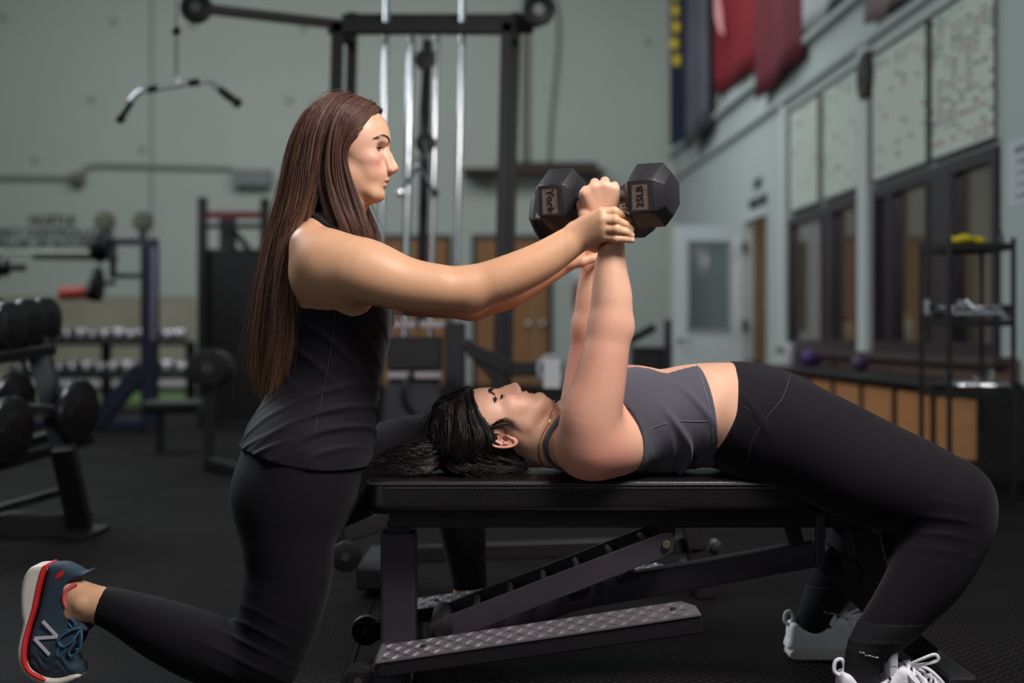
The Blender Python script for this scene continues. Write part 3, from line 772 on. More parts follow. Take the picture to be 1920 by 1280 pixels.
# black wire rack with cable attachments
def wire_rack():
    r = empty('wire_rack', R3(2.42, 6.7, 0), 'tall black metal rack with four open shelves in front of the windows', 'rack')
    u0, u1 = 2.276, 2.577; v0, v1 = 6.52, 6.92
    for i, (u, v) in enumerate(((u0, v0), (u1, v0), (u0, v1), (u1, v1))):
        mb = MB(); mb.tube([R3(u, v, 0.02), R3(u, v, 1.215)], .0125, 10); mb.cyl(R3(u, v, 0), R3(u, v, .03), .018, n=12); mb.build('post', BLACKM, r, smooth=True)
    for z in (.13, .485, .82, 1.175):
        mb = MB()
        for (a, b) in (((u0, v0), (u1, v0)), ((u1, v0), (u1, v1)), ((u1, v1), (u0, v1)), ((u0, v1), (u0, v0))):
            mb.bar(R3(*a, z), R3(*b, z), .012, .032)
        for k in range(1, 14): u = u0 + (u1 - u0) * k / 14; mb.bar(R3(u, v0, z + .008), R3(u, v1, z + .008), .005, .005)
        mb.build('shelf', BLACKM, r)
    for z in (.05,):
        mb = MB()
        for a in range(10):
            for b in (0, 1): mb.bar(R3(u1, v0 + .4 * a / 10, .14 + b * .03), R3(u1, v0 + .4 * (a + 1) / 10, .45), .003, .003)
        mb.build('side_mesh', BLACKM, r)['kind'] = 'stuff'
wire_rack()
def attachment(name, p, kind, lab, ang=0):
    """chrome cable attachment lying on a shelf"""
    r = empty(name, p, lab, 'cable attachment', 'chrome cable attachments on the wire rack'); p = np.array(p)
    c, s = math.cos(ang), math.sin(ang)
    def q(x, y, z): return p + np.array([x * c - y * s, x * s + y * c, z])
    if kind == 'bar':
        mb = MB(); mb.tube(catmull([q(-.17, .03, .015), q(-.12, .0, .018), q(0, .0, .02), q(.12, .0, .018), q(.17, .03, .015)], 4, False), .0115, 10); mb.build('bar', CHROME, r, smooth=True)
        for s_ in (-1, 1):
            mb = MB(); mb.tube([q(s_ * .19, .045, .017), q(s_ * .135, .01, .019)], .017, 10); mb.build('grip', BLACKM, r, smooth=True)
        mb = MB(); mb.tube([q(.012 * math.cos(t), -.01 , .04 + .018 * math.sin(t)) for t in np.linspace(0, 6.28, 13)[:-1]], .004, 6, close=True); mb.build('ring', CHROME, r, smooth=True)
    elif kind == 'vee':
        mb = MB(); mb.tube([q(-.1, .06, .02), q(0, -.07, .03), q(.1, .06, .02)], .009, 8); mb.build('bar', CHROME, r, smooth=True)
        for s_ in (-1, 1):
            mb = MB(); mb.tube([q(s_ * .1, .06, .02), q(s_ * .1, .06, .09)], .016, 10); mb.build('grip', CHROME, r, smooth=True)
    else:
        mb = MB(); mb.tube([q(-.055, 0, .02), q(-.055, .10, .02), q(0, .14, .02), q(.055, .10, .02), q(.055, 0, .02)], .005, 6); mb.build('strap_loop', BLACKM, r, smooth=True)
        mb = MB(); mb.tube([q(-.065, 0, .02), q(.065, 0, .02)], .015, 10); mb.build('grip', CHROME, r, smooth=True)
    return r
attachment('lat_bar_attachment', R3(2.43, 6.60, .842), 'bar', 'bent chrome bar at the front of the second rack shelf', .1)
attachment('row_handle', R3(2.37, 6.76, .842), 'vee', 'chrome V-shaped row handle on the second rack shelf', .4)
attachment('lat_bar_attachment', R3(2.44, 6.72, .875), 'bar', 'bent chrome bar stacked on the others on the second rack shelf', -.2)
attachment('single_grip', R3(2.52, 6.62, .842), 'grip', 'single chrome grip at the right of the second rack shelf', .2)
attachment('lat_bar_attachment', R3(2.44, 6.60, .507), 'bar', 'bent chrome bar at the front of the third rack shelf', -.25)
attachment('row_handle', R3(2.45, 6.78, .507), 'vee', 'chrome V-shaped row handle on the third rack shelf', -.5)
attachment('single_grip', R3(2.34, 6.62, .507), 'grip', 'single chrome grip at the left of the third rack shelf', .9)
attachment('single_grip', R3(2.53, 6.66, .507), 'grip', 'single chrome grip at the right of the third rack shelf', -.4)
p = R3(2.42, 6.7, 1.197); r = empty('work_gloves', p, 'bright yellow cloth crumpled on top of the wire rack', 'cloth')
pr = [Ell(p + np.array([x, y, .018 + z]), (a, .03, .018), None, .012) for x, y, z, a in ((-.04, 0, 0, .05), (.02, .01, .004, .05), (-.01, -.02, .008, .04), (.06, -.01, -.002, .03))]
iso_obj('cloth', pr, .004, mat('yellow_cloth', (205, 190, 30), .8), r, post=lambda F, X, Y, Z: F - .002 * snoise(X, Y, Z, 130, 3))
p = R3(2.55, 6.6, 1.197); r = empty('spray_bottle', p, 'small grey pump bottle on the right front corner of the wire rack', 'bottle')
mb = MB(); mb.cyl(p, p + np.array([0, 0, .035]), .014, n=12, bevel=.002); mb.cyl(p + np.array([0, 0, .035]), p + np.array([0, 0, .065]), .005, n=8); mb.build('body', mat('pump_grey', (70, 70, 72), .4), r)
# ------------------------------------------------------------------ machines in the middle distance
LEAN = .024
def Q(px, py, d): return W(px, py, d)
def tube_box(mb, a, b, w_=.06, h=.06, up=(0, 1, 0), bevel=.004): mb.bar(a, b, w_, h, up=up, bevel=bevel)
def cable_tower():
    D = 7.5; r = empty('cable_machine', W(790, 0, D) * np.array([1, 1, 0]), 'black cable machine tower with four chrome guide rods behind the two women', 'cable machine')
    def P(px, z, dd=0):        # px measured at y=100; the tower leans very slightly
        x = (px - 960) * D / FPX - LEAN * (2.24 - z); return np.array([x, D + dd, z])
    zt = CAMH + 572 / 355.6
    for px in (632, 949):
        mb = MB(); mb.bar(P(px, .05), P(px, zt + .03), .062, .062, up=(0, 1, 0), bevel=.006); mb.build('upright', BLACKM, r)
    mb = MB(); mb.bar(P(614, zt), P(961, zt), .062, .062, bevel=.006); mb.build('front_crossbar', BLACKM, r)
    mb = MB(); mb.bar(P(625, zt + .10, .35), P(1000, zt + .10, .35), .07, .10, bevel=.006); mb.bar(P(360, zt + .13, .1), P(640, zt + .09, .35), .05, .05, bevel=.004); mb.bar(P(1000, zt + .10, .35), P(1015, zt + .12, .1), .05, .05); mb.build('top_beam', BLACKM, r)
    for px in (645, 965):
        mb = MB(); mb.bar(P(px, .05, .35), P(px, zt + .16, .35), .055, .055, up=(0, 1, 0), bevel=.005); mb.build('rear_upright', BLACKM, r)
        mb = MB(); mb.bar(P(px - 14, .04, -.25), P(px, .04, .5), .07, .06, bevel=.005); mb.build('foot', BLACKM, r)
    mb = MB(); mb.bar(P(614, .07), P(961, .07), .06, .06, bevel=.005); mb.build('lower_crossbar', BLACKM, r)
    for a_, b_ in ((632, 645), (949, 965)):
        mb = MB(); mb.bar(P(a_, zt, 0), P(b_, zt, .35), .05, .05); mb.build('side_beam', BLACKM, r)
    for px, rr, z0, z1 in ((719, .0155, .75, 2.6), (767, .021, .30, 2.36), (816, .016, .30, 2.36), (864, .0155, .75, 2.6)):
        mb = MB(); mb.cyl(P(px, z0, .12), P(px, z1, .12), rr, n=20); mb.build('guide_rod', CHROME, r, smooth=True)
    for px in (719, 864):
        mb = MB(); mb.cyl(P(px, .30, .12), P(px, .75, .12), .024, n=16); mb.build('rod_sleeve', BLACKM, r, smooth=True)
    mb = MB(); mb.tube([P(792, 2.4, .05), P(794, 1.62, .05)], .005, 6); mb.tube([P(800, 2.4, .1), P(803, .8, .1)], .005, 6); mb.build('cable', BLACKM, r)
    mb = MB(); mb.bar(P(796, .8, .22), P(796, 2.36, .22), .05, .03, up=(0, 1, 0)); mb.build('centre_spine', mat('spine_black', (14, 14, 15), .5), r)
    for px, z in ((796, 2.22), (801, 1.78)):
        mb = MB(); mb.cyl(P(px, z, .03), P(px, z, .06), .055, n=20, bevel=.005); mb.bar(P(px, z - .07, .045), P(px, z + .09, .045), .03, .05, up=(0, 1, 0)); mb.build('pulley', BLACKM, r, smooth=True)
    for px, z, dd in ((362, zt + .12, .05), (1008, zt + .10, .02)):
        mb = MB(); mb.cyl(P(px, z, dd - .02), P(px, z, dd + .02), .085, n=24, bevel=.008); w_ = mb.build('pulley', BLACKM, r, smooth=True)
        mb = MB(); mb.cyl(P(px, z, dd - .026), P(px, z, dd - .02), .03, n=12); mb.build('axle_cap', CHROME, w_)
    # weight stack with pale selector strips
    for k in range(12):
        z = .18 + k * .035; mb = MB(); x0 = P(742, z, .04); x1 = P(838, z, .04); mb.box(x0 + np.array([0, 0, 0]), x1 + np.array([0, .16, .030]), bevel=.003); mb.build('weight_plate', mat('plate_iron', (46, 45, 48), .5), r)
    for py, a, b in ((608, 738, 836), (703, 730, 830)):
        for (c, e) in ((a, a + (b - a) * .42), (a + (b - a) * .5, b)):
            z = CAMH + (625 - py) / 355.6; q0 = P(c + 12, z - .017, -.02); q1 = P(e + 12, z + .017, -.02); mb = MB(); mb.box(q0, q1 + np.array([0, .12, 0]), bevel=.004); mb.build('number_strip', mat('strip_pale', (188, 176, 180), .5), r)
    mb = MB(); mb.box(P(738, .58, .0), P(840, .755, .02) + np.array([0, .15, 0]), bevel=.01); mb.build('stack_cover', mat('cover_black', (34, 32, 36), .5), r)
    mb = MB(); mb.box(P(740, .14, -.02), P(842, .50, -.01), bevel=.004); mb.build('stack_shroud', mat('shroud_grey', (58, 57, 62), .5), r)
    mb = MB(); mb.box(P(852, .10, -.04), P(884, .83, .05) + np.array([0, .1, 0]), bevel=.01); mb.build('side_column', mat('column_black', (38, 35, 40), .5), r)
    mb = MB(); mb.tube(catmull([P(785, .56, -.04), P(775, .50, -.06), P(774, .44, -.06), P(782, .38, -.05), P(796, .35, -.04)], 5, False), .012, 8); mb.build('hand_loop', BLACKM, r, smooth=True)
    return P
PT = cable_tower()
# V grip hanging from the tower cable
D = 7.45; c0 = W(783, 262, D); r = empty('triangle_grip', c0, 'chrome V handle hanging from the cable by a snap hook', 'cable attachment')
def g(px, py): return W(px, py, D)
mb = MB()
for s_ in (-1, 1):
    x = 784 + s_ * 9; mb.tube(catmull([g(x, 264), g(x + 5 * s_, 280), g(x + 5 * s_, 298), g(784, 312), g(x - 4 * s_, 290)], 4, False), .007, 6)
mb.build('snap_hook', CHROME, r, smooth=True)
mb = MB(); mb.sphere(g(783, 312), .018, 12); mb.tube([g(783, 312), g(752, 358)], .011, 8); mb.tube([g(783, 312), g(814, 358)], .011, 8); mb.build('yoke', CHROME, r, smooth=True)
for px in (749, 816):
    mb = MB(); mb.cyl(W(px, 362, D - .09), W(px, 362, D + .09), .020, n=16, bevel=.003); mb.build('grip', CHROME if px < 780 else BLACKM, r, smooth=True)
mb = MB(); mb.tube([g(784, 264), W(792, 150, 7.52)], .004, 6); mb.build('cable_end', BLACKM, r)
# lat pull-down bar on its cable
D = 7.3; r = empty('lat_pulldown_bar', W(330, 160, D), 'chrome lat bar with black grips hanging on a chain at upper left', 'pull-down bar')
lp = [(228, 218), (247, 187), (262, 172), (280, 168), (330, 160), (372, 153), (393, 152), (406, 162), (424, 181), (442, 191)]
cc_ = catmull([W(x, y, D) for x, y in lp], 5, False)
mb = MB(); mb.tube(cc_, .0135, 12); mb.build('bar', CHROME, r, smooth=True)
for seg in (((226, 222), (246, 190)), ((277, 168), (296, 165)), ((354, 156), (374, 153)), ((412, 167), (444, 192))):
    mb = MB(); a, b = W(*seg[0], D), W(*seg[1], D); mb.tube([a, a + (b - a) * .3, b], .0185, 12); mb.build('grip', BLACKM, r, smooth=True)
for p_ in ((226, 222), (444, 192)):
    mb = MB(); mb.sphere(W(*p_, D), .027, 14); mb.build('end_cap', BLACKM, r, smooth=True)
mb = MB(); mb.box(W(323, 158, D) + np.array([0, -.012, 0]), W(337, 143, D) + np.array([0, .012, 0]), bevel=.003); mb.build('hanger_lug', CHROME, r)
for k in range(7):
    c = W(330, 138 - k * 10.5, D); mb = MB(); ax = np.array([1, 0, 0]) if k % 2 else np.array([0, 1, 0])
    mb.tube([c + ax * .009 * math.cos(t) + np.array([0, 0, .018]) * math.sin(t) for t in np.linspace(0, 6.28, 13)[:-1]], .0035, 6, close=True); mb.build('chain_link', mat('chain_steel', (110, 112, 114), .35, .9), r, smooth=True)
mb = MB(); mb.sphere(W(330, 58, D), .024, 14, (1, 1, 1.1)); mb.build('stopper_ball', BLACKM, r, smooth=True)
mb = MB(); mb.tube([W(330, 50, D), W(331, -60, D)], .0035, 6); mb.build('cable', BLACKM, r)
# dip / leg unit to the right of the tower: frame, arms and a hung plate
D = 6.9; r = empty('lever_machine', W(950, 900, D) * np.array([1, 1, 0]), 'low black lever machine frame at the foot of the cable tower', 'machine')
mb = MB()
for a, b, w_ in (((880, 655), (960, 690), .07), ((955, 692), (1062, 690), .07), ((870, 640), (940, 720), .05), ((935, 700), (935, 918), .07), ((1055, 690), (1060, 918), .05)): mb.bar(W(*a, D), W(*b, D), w_, w_ * .8, up=(0, 1, 0), bevel=.006)
mb.build('frame', BLACKM, r)
mb = MB(); mb.bar(W(925, 908, D - .3), W(925, 896, D + .3), .06, .05); mb.bar(W(1060, 908, D - .3), W(1060, 896, D + .3), .06, .05); mb.build('foot', BLACKM, r)
mb = MB(); mb.cyl(W(1035, 695, D - .12), W(1035, 695, D), .012, n=10); mb.build('plate_peg', CHROME, r)
r = empty('weight_plate', W(1035, 695, D - .1), 'grey ringed weight plate hung on the lever machine, next to the raised arms', 'weight plate')
mb = MB(); c = W(1035, 692, D - .1); mb.tube([c + np.array([.062 * math.cos(t), 0, .062 * math.sin(t)]) for t in np.linspace(0, 6.28, 25)[:-1]], .014, 8, close=True); mb.build('rim', mat('plate_pale', (150, 150, 154), .5), r, smooth=True)
mb = MB(); mb.cyl(c + np.array([0, -.008, 0]), c + np.array([0, .012, 0]), .056, n=28); mb.build('disc', BLACKM, r)
mb = MB(); mb.box(W(1019, 727, D - .12), W(1051, 672, D - .125), bevel=.001); mb.build('label_card', mat('card_white', (205, 205, 208), .5), r)
# fan-shaped black machine blocks by the white door
D = 11.0; r = empty('storage_bin', W(1222, 0, D) * np.array([1, 1, 0]), 'dark square equipment bin to the left of the white door', 'bin')
mb = MB(); a = W(1188, 655, D); b = W(1260, 655, D); mb.box((a[0], D, 0), (b[0], D + .35, a[2]), bevel=.01); mb.build('body', mat('bin_black', (32, 30, 34), .5), r)
mb = MB(); mb.box((a[0] - .01, D - .01, a[2]), (b[0] + .01, D + .36, a[2] + .02), bevel=.006); mb.build('lid', BLACKM, r)
mb = MB(); mb.cyl(W(1176, 640, D), W(1228, 612, D), .035, n=14, bevel=.005); tag(mb.build('foam_roller', BLACKM, smooth=True), 'black foam roller leaning across the dark bin', 'foam roller')
mb = MB(); mb.cyl(W(1252, 625 + CAMH * FPX / 10.9, D - .1), W(1252, 600, D - .1), .03, n=12, bevel=.004); tag(mb.build('standing_bar', mat('bar_blue_black', (28, 30, 50), .5), smooth=True), 'dark upright bar standing between the bin and the white door', 'bar')
p = R3(2.75, onb(1395, 2.75), .49); r = empty('gear_bag', W(1400, 0, 13.3) * np.array([1, 1, 0]), 'black gym bag on the floor beside the doorway', 'bag')
bb = W(1400, 625, 13.3); pr = [Ell((bb[0], 13.3, .24), (.22, .14, .22), None, .05), Ell((bb[0] + .15, 13.32, .20), (.16, .13, .2), None, .05)]
iso_obj('body', pr, .015, mat('bag_black', (22, 21, 24), .7), r); mb = MB(); mb.tube(catmull([(bb[0] - .1, 13.17, .38), (bb[0] - .05, 13.14, .50), (bb[0] + .08, 13.14, .50), (bb[0] + .12, 13.17, .38)], 5, False), .012, 6); mb.build('handle', BLACKM, r)
# sign and red extinguisher at the back wall
r = empty('fire_extinguisher', bwp(1083, 600, .1), 'small dark red fire extinguisher on the back wall, half hidden by the arms', 'extinguisher')
mb = MB(); mb.cyl(bwp(1083, 575, .075), bwp(1083, 538, .075), .07, n=16, bevel=.02); mb.build('cylinder_body', mat('ext_red', (120, 20, 30), .4), r, smooth=True)
mb = MB(); mb.cyl(bwp(1083, 538, .075), bwp(1083, 531, .075), .03, n=10); mb.tube([bwp(1083, 533, .075), bwp(1078, 535, .12), bwp(1077, 560, .12)], .012, 6); mb.build('valve_hose', BLACKM, r)
mb = MB(); mb.box(bwp(1073, 522, .02), bwp(1095, 500, .0)); tag(mb.build('wall_sign', mat('sign_pale', (190, 188, 190), .6)), 'small pale square sign above the extinguisher', 'sign')
# blue squat rack at left
BLUE = mat('rack_blue', (15, 22, 46), .4, var=.1)
D = 11.2; r = empty('squat_rack', W(250, 0, D) * np.array([1, 1, 0]), 'dark blue squat rack with diagonal brace at left in front of the dumbbell shelves', 'rack')
def pb(*pts, w_=.075, m=BLUE, nm='beam', d=D):
    for a, b in zip(pts[:-1], pts[1:]):
        mb = MB(); mb.bar(W(*a, d), W(*b, d), w_, w_, up=(0, 1, 0), bevel=.008); mb.build(nm, m, r)
pb((281, 455), (281, 800), w_=.12, nm='upright'); pb((289, 466), (287, 640), w_=.04, m=mat('rack_lilac', (120, 114, 140), .3, .4), nm='gloss_strip', d=D - .09)  # lilac strip paints the gloss on the upright's front
pb((196, 453), (296, 453), w_=.055, nm='top_beam'); pb((268, 412), (268, 455), w_=.05, nm='post_stub'); pb((196, 412), (196, 455), w_=.05, nm='post_stub')
pb((212, 452), (212, 520), w_=.05, nm='hanger'); pb((205, 517), (268, 517), w_=.04, nm='cross_beam'); pb((270, 690), (178, 796), w_=.13, nm='brace'); pb((50, 795), (275, 795), w_=.09, nm='foot')
for px in (196, 268):
    mb = MB(); mb.cyl(W(px, 415, D - .03), W(px, 415, D + .05), .085, n=20, bevel=.01); mb.build('pulley_wheel', mat('pulley_olive', (96, 98, 80), .6), r, smooth=True)
D = 10.9; r = empty('barbell', W(100, 478, D), 'long barbell resting across the blue rack', 'barbell')
mb = MB(); mb.cyl(W(-120, 473, D), W(190, 474, D), .014, n=12); mb.build('bar', mat('bar_steel', (110, 116, 104), .3, .8), r, smooth=True)
mb = MB(); mb.cyl(W(62, 481, D), W(220, 483, D), .022, n=12); mb.build('sleeve', BLACKM, r, smooth=True)
for px, ra in ((178, .11), (188, .13), (198, .09)):
    mb = MB(); mb.cyl(W(px - 4, 462, D), W(px + 4, 462, D), ra, n=24, bevel=.008); mb.build('plate', BLACKM, r, smooth=True)
D = 10.6; r = empty('loaded_bar_end', W(170, 540, D), 'black disc with an orange-red sleeve sticking out left of the blue rack', 'barbell')
mb = MB(); mb.cyl(W(112, 550, D), W(165, 547, D), .05, n=20, bevel=.01); mb.build('sleeve', mat('sleeve_orange', (150, 48, 34), .5), r, smooth=True)
mb = MB(); mb.cyl(W(177, 532, D), W(188, 532, D), .135, n=26, bevel=.01); mb.build('disc', BLACKM, r, smooth=True); mb = MB(); mb.cyl(W(165, 547, D), W(178, 545, D), .07, n=16); mb.cyl(W(188, 532, D), W(214, 530, 11.2), .02, n=10); mb.build('collar', BLACKM, r, smooth=True)
D = 9.5; r = empty('barbell', W(20, 500, D), 'short black bar end entering at the left edge above the dumbbells', 'barbell')
mb = MB(); mb.cyl(W(-60, 501, D), W(48, 501, D), .025, n=12, bevel=.003); mb.build('sleeve', BLACKM, r, smooth=True); mb = MB(); mb.cyl(W(2, 501, D), W(16, 501, D), .06, n=18, bevel=.01); mb.cyl(W(-10, 501, D), W(-2, 501, D), .08, n=18, bevel=.01); mb.build('collar', BLACKM, r, smooth=True)
# big black rack with red crossbar
D = 12.0; r = empty('power_rack', W(440, 0, D) * np.array([1, 1, 0]), 'black power rack with red crossbar and a solid black front panel', 'rack')
for px, top in ((380, 370), (497, 372)):
    mb = MB(); a = W(px, top, D); mb.bar((a[0], D, 0), a, .075, .075, up=(0, 1, 0), bevel=.006); mb.build('upright', BLACKM, r)
    mb = MB(); mb.bar((a[0], D + .9, 0), (a[0], D + .9, a[2] - .1), .075, .075, up=(0, 1, 0), bevel=.006); mb.bar((a[0], D, .05), (a[0], D + .9, .05), .07, .07); mb.build('rear_upright', BLACKM, r)
mb = MB(); mb.bar(W(386, 403, D), W(493, 403, D), .05, .06, bevel=.004); mb.build('red_crossbar', mat('rack_red', (104, 18, 34), .5), r)
mb = MB(); mb.bar(W(386, 424, D + .4), W(493, 424, D + .4), .04, .04); mb.bar(W(436, 405, D), W(436, 466, D), .06, .04, up=(0, 1, 0)); mb.bar(W(436, 430, D), W(466, 466, D), .05, .04, up=(0, 1, 0)); mb.bar(W(436, 424, D), W(436, 424, D + .4), .04, .04); mb.build('bracket', BLACKM, r)
mb = MB(); a = W(384, 466, D + .02); b = W(494, 790, D + .02); mb.box((a[0], D + .02, max(.02, b[2])), (b[0], D + .06, a[2]), bevel=.01); mb.build('front_panel', mat('panel_black', (14, 12, 14), .6), r)
# leg extension bench: roller pads on a post
D = 8.0; r = empty('leg_curl_bench', W(395, 885, D) * np.array([1, 1, 0]), 'black leg curl bench with thick roller pads beside the kneeling woman', 'exercise bench')
mb = MB(); mb.cyl(W(388, 690, D - .2), W(408, 690, D + .25), .105, n=28, bevel=.012); mb.build('roller_pad', mat('foam_black', (30, 27, 30), .75), r, smooth=True)
mb = MB(); mb.cyl(W(388, 690, D - .215), W(388, 690, D - .19), .035, n=14); mb.sphere(W(385, 723, D - .1), .022, 10); mb.build('end_cap', CHROME if 0 else mat('cap_steel', (70, 68, 72), .3, .6), r, smooth=True)
mb = MB(); mb.bar(W(392, 700, D), W(392, 882, D), .05, .05, up=(0, 1, 0), bevel=.004); mb.bar(W(389, 866, D), W(560, 912, 7.1), .06, .055, bevel=.004); mb.build('frame', BLACKM, r)
mb = MB(); mb.box(W(264, 775, D + 1.2) , W(372, 752, D + 1.2) + np.array([0, .3, 0]), bevel=.03); mb.build('seat_pad', mat('pad_black', (24, 22, 25), .45), r, smooth=True)
mb = MB(); a = W(300, 775, D + 1.35); mb.bar(a, (a[0], a[1], 0.0), .05, .05, up=(0, 1, 0)); a = W(372, 764, D + 1.35); mb.bar(a, W(392, 764, D), .05, .05); mb.build('seat_post', BLACKM, r)
# two-tier dumbbell shelves along the back wall
D = 15.3; r = empty('dumbbell_shelves', W(190, 0, D) * np.array([1, 1, 0]), 'long two-tier black dumbbell shelf unit along the back wall', 'shelf unit')
x0, x1 = W(24, 0, D)[0], W(356, 0, D)[0]
for z in (.70, .34):
    mb = MB(); mb.box((x0, D - .2, z - .06), (x1, D + .25, z), bevel=.01); mb.build('tier', BLACKM, r)
for px in (30, 190, 350):
    mb = MB(); x = W(px, 0, D)[0]; mb.box((x - .05, D + .15, .012), (x + .05, D + .24, .66), bevel=.01); mb.build('leg', BLACKM, r)
rd = random.Random(11)
def small_db(x, z, rr, lab, grp):
    root = empty('chrome_dumbbell', (x, D, z), lab, 'dumbbell', grp); L_ = .12
    for s_ in (-1, 1):
        mb = MB(); mb.cyl((x, D + s_ * L_ - s_ * .04, z + rr), (x, D + s_ * L_, z + rr), rr, n=18, bevel=.008); mb.build('head', mat('db_steel', (196, 194, 200), .22, 1.0), root, smooth=True)
    mb = MB(); mb.cyl((x, D - L_, z + rr), (x, D + L_, z + rr), .015, n=10); mb.build('handle', CHROME, root)
for tier, z in (('upper', .70), ('lower', .34)):
    k = 0; x = x0 + .06
    while x < x1 - .05:
        rr = .052 + .006 * ((k * 7) % 3) + (.006 if tier == 'lower' else 0)
        small_db(x, z, rr, 'chrome dumbbell in the %s row of the back wall shelves' % tier, 'chrome dumbbells in the %s shelf row' % tier); x += rr * 2 + .018; k += 1
# rack of round black dumbbells at the left edge
URE = mat('urethane_black', (24, 22, 25), .28, spec=.6)
r = empty('dumbbell_rack', W(60, 1000, 5.5) * np.array([1, 1, 0]), 'black two-tier rack of round dumbbells at the left edge', 'rack')
mb = MB(); mb.bar(W(118, 838, 5.3), W(150, 985, 5.4), .085, .06, up=(0, 1, 0), bevel=.006); mb.build('leg', BLACKM, r)
mb = MB(); mb.bar(W(-250, 985, 5.45), W(168, 985, 5.45), .10, .10, bevel=.008); mb.build('foot_beam', BLACKM, r)
mb = MB(); mb.box(W(120, 1010, 5.35), W(172, 1000, 5.35) + np.array([0, .25, 0]), bevel=.003); mb.build('foot_plate', BLACKM, r)
for (a, b, d0, d1) in (((-120, 905), (168, 822), 4.9, 5.6), ((-120, 880), (150, 800), 5.2, 5.9)):
    mb = MB(); mb.bar(W(*a, d0), W(*b, d1), .05, .04, bevel=.004); mb.build('lower_rail', BLACKM, r)
for (a, b, d0, d1) in (((-120, 690), (96, 655), 4.9, 5.6), ((-120, 672), (90, 640), 5.2, 5.9)):
    mb = MB(); mb.bar(W(*a, d0), W(*b, d1), .05, .04, bevel=.004); mb.build('upper_rail', BLACKM, r)
mb = MB(); mb.bar(W(70, 640, 5.75), W(118, 840, 5.5), .08, .05, up=(0, 1, 0)); mb.bar(W(-110, 985, 5.2), W(118, 920, 5.6), .03, .03); mb.build('back_post', BLACKM, r)
def round_db(c, ax, rr, L_, lab, grp):
    c = np.array(c); ax = np.array(ax, float); ax /= np.linalg.norm(ax); root = empty('round_dumbbell', c, lab, 'dumbbell', grp)
    for s_ in (-1, 1):
        mb = MB(); e = c + ax * s_ * L_ / 2; mb.cyl(e - ax * s_ * .042, e, rr, n=32, bevel=.014); mb.cyl(e - ax * s_ * .046, e + ax * s_ * .004, rr * .62, n=28, bevel=.003); hd = mb.build('head', URE, root, smooth=True)
        mb = MB(); mb.cyl(e + ax * s_ * .004, e + ax * s_ * .007, rr * .3, n=16); mb.build('badge', mat('badge_steel', (44, 42, 46), .35, .6), hd)
    mb = MB(); mb.cyl(c - ax * L_ / 2, c + ax * L_ / 2, .017, n=14); mb.build('handle', mat('handle_steel', (120, 118, 122), .3, .9), root)
axd = (.86, .5, .02); axd = (.93, -.37, 0)
for i, (px, py, d0, lab) in enumerate(((72, 598, 5.9, 'round black dumbbell at the right end of the upper tier'), (38, 602, 5.65, 'round black dumbbell second from the end of the upper tier'), (2, 610, 5.4, 'round black dumbbell third from the end of the upper tier'))):
    round_db(W(px, py, d0) + np.array([-.10, .07, 0]), axd, .094, .30, lab, 'round dumbbells on the upper tier')
for i, (px, py, d0, lab) in enumerate(((84, 765, 5.5, 'round black dumbbell at the right end of the lower tier, handle in view'), (-45, 800, 5.2, 'round black dumbbell at the picture edge of the lower tier'))):
    round_db(W(px, py, d0), (.955, -.29, -.08), .128, .33, lab, 'round dumbbells on the lower tier')
# ------------------------------------------------------------------ the weight bench the woman lies on
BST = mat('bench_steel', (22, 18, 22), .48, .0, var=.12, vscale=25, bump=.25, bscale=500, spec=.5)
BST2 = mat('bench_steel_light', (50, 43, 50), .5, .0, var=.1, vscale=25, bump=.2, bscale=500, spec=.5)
LEA = mat('bench_leather', (17, 14, 17), .4, var=.08, vscale=20, bump=.35, bscale=260, spec=.55, coat=.1)
bench = empty('weight_bench', W(1150, 0, 3.13) * np.array([1, 1, 0]), 'flat black padded weight bench with diamond-plate foot steps, under the lying woman', 'bench')
def xz(px, py, d): q = W(px, py, d); return q[0], q[2]
def padshape(x0, x1, y0, y1, z0, z1, name):
    def f(X, Y, Z):
        cx, cy, cz = (x0 + x1) / 2, (y0 + y1) / 2, (z0 + z1) / 2
        q2 = np.sqrt(np.maximum(np.abs(X - cx) - (x1 - x0) / 2 + .035, 0) ** 2 + np.maximum(np.abs(Y - cy) - (y1 - y0) / 2 + .035, 0) ** 2) - .035
        hz = (z1 - z0) / 2 + .004 * np.cos(np.clip((Y - cy) / (y1 - y0) * 3.1, -1.57, 1.57))
        return smax(q2, np.abs(Z - cz) - hz, .012)
    pr = [Fn(f, (x0 - .02, y0 - .02, z0 - .02), (x1 + .02, y1 + .02, z1 + .02), .01)]
    return iso_obj(name, pr, .005, LEA, bench)
PX0, PX1 = -.305, .645; PY0, PY1 = 2.985, 3.285; PZ0, PZ1 = .396, .461
padshape(PX0, PX1, PY0, PY1, PZ0, PZ1, 'back_pad')
padshape(.66, .95, PY0, PY1, PZ0, PZ1 - .004, 'seat_pad')
def outline(x0, x1, y0, y1, z, r_=.033):
    pts = []
    for cx, cy, a0 in ((x1 - r_, y1 - r_, 0), (x0 + r_, y1 - r_, 90), (x0 + r_, y0 + r_, 180), (x1 - r_, y0 + r_, 270)):
        for k in range(6): a = math.radians(a0 + k * 18); pts.append((cx + r_ * math.cos(a), cy + r_ * math.sin(a), z))
    return pts
mb = MB(); mb.tube(outline(PX0 - .001, PX1 + .001, PY0 - .001, PY1 + .001, PZ1 - .008), .0038, 8, close=True); mb.build('piping', mat('piping_gloss', (52, 48, 54), .2, spec=.7), bench, smooth=True)
mb = MB(); x = PX0 + .04
while x < PX1 - .03:
    mb.box((x, PY0 - .0022, PZ1 - .0155), (x + .0036, PY0 + .001, PZ1 - .0143)); x += .0058
mb.build('stitching', mat('thread_grey', (120, 114, 118), .8), bench)['kind'] = 'stuff'
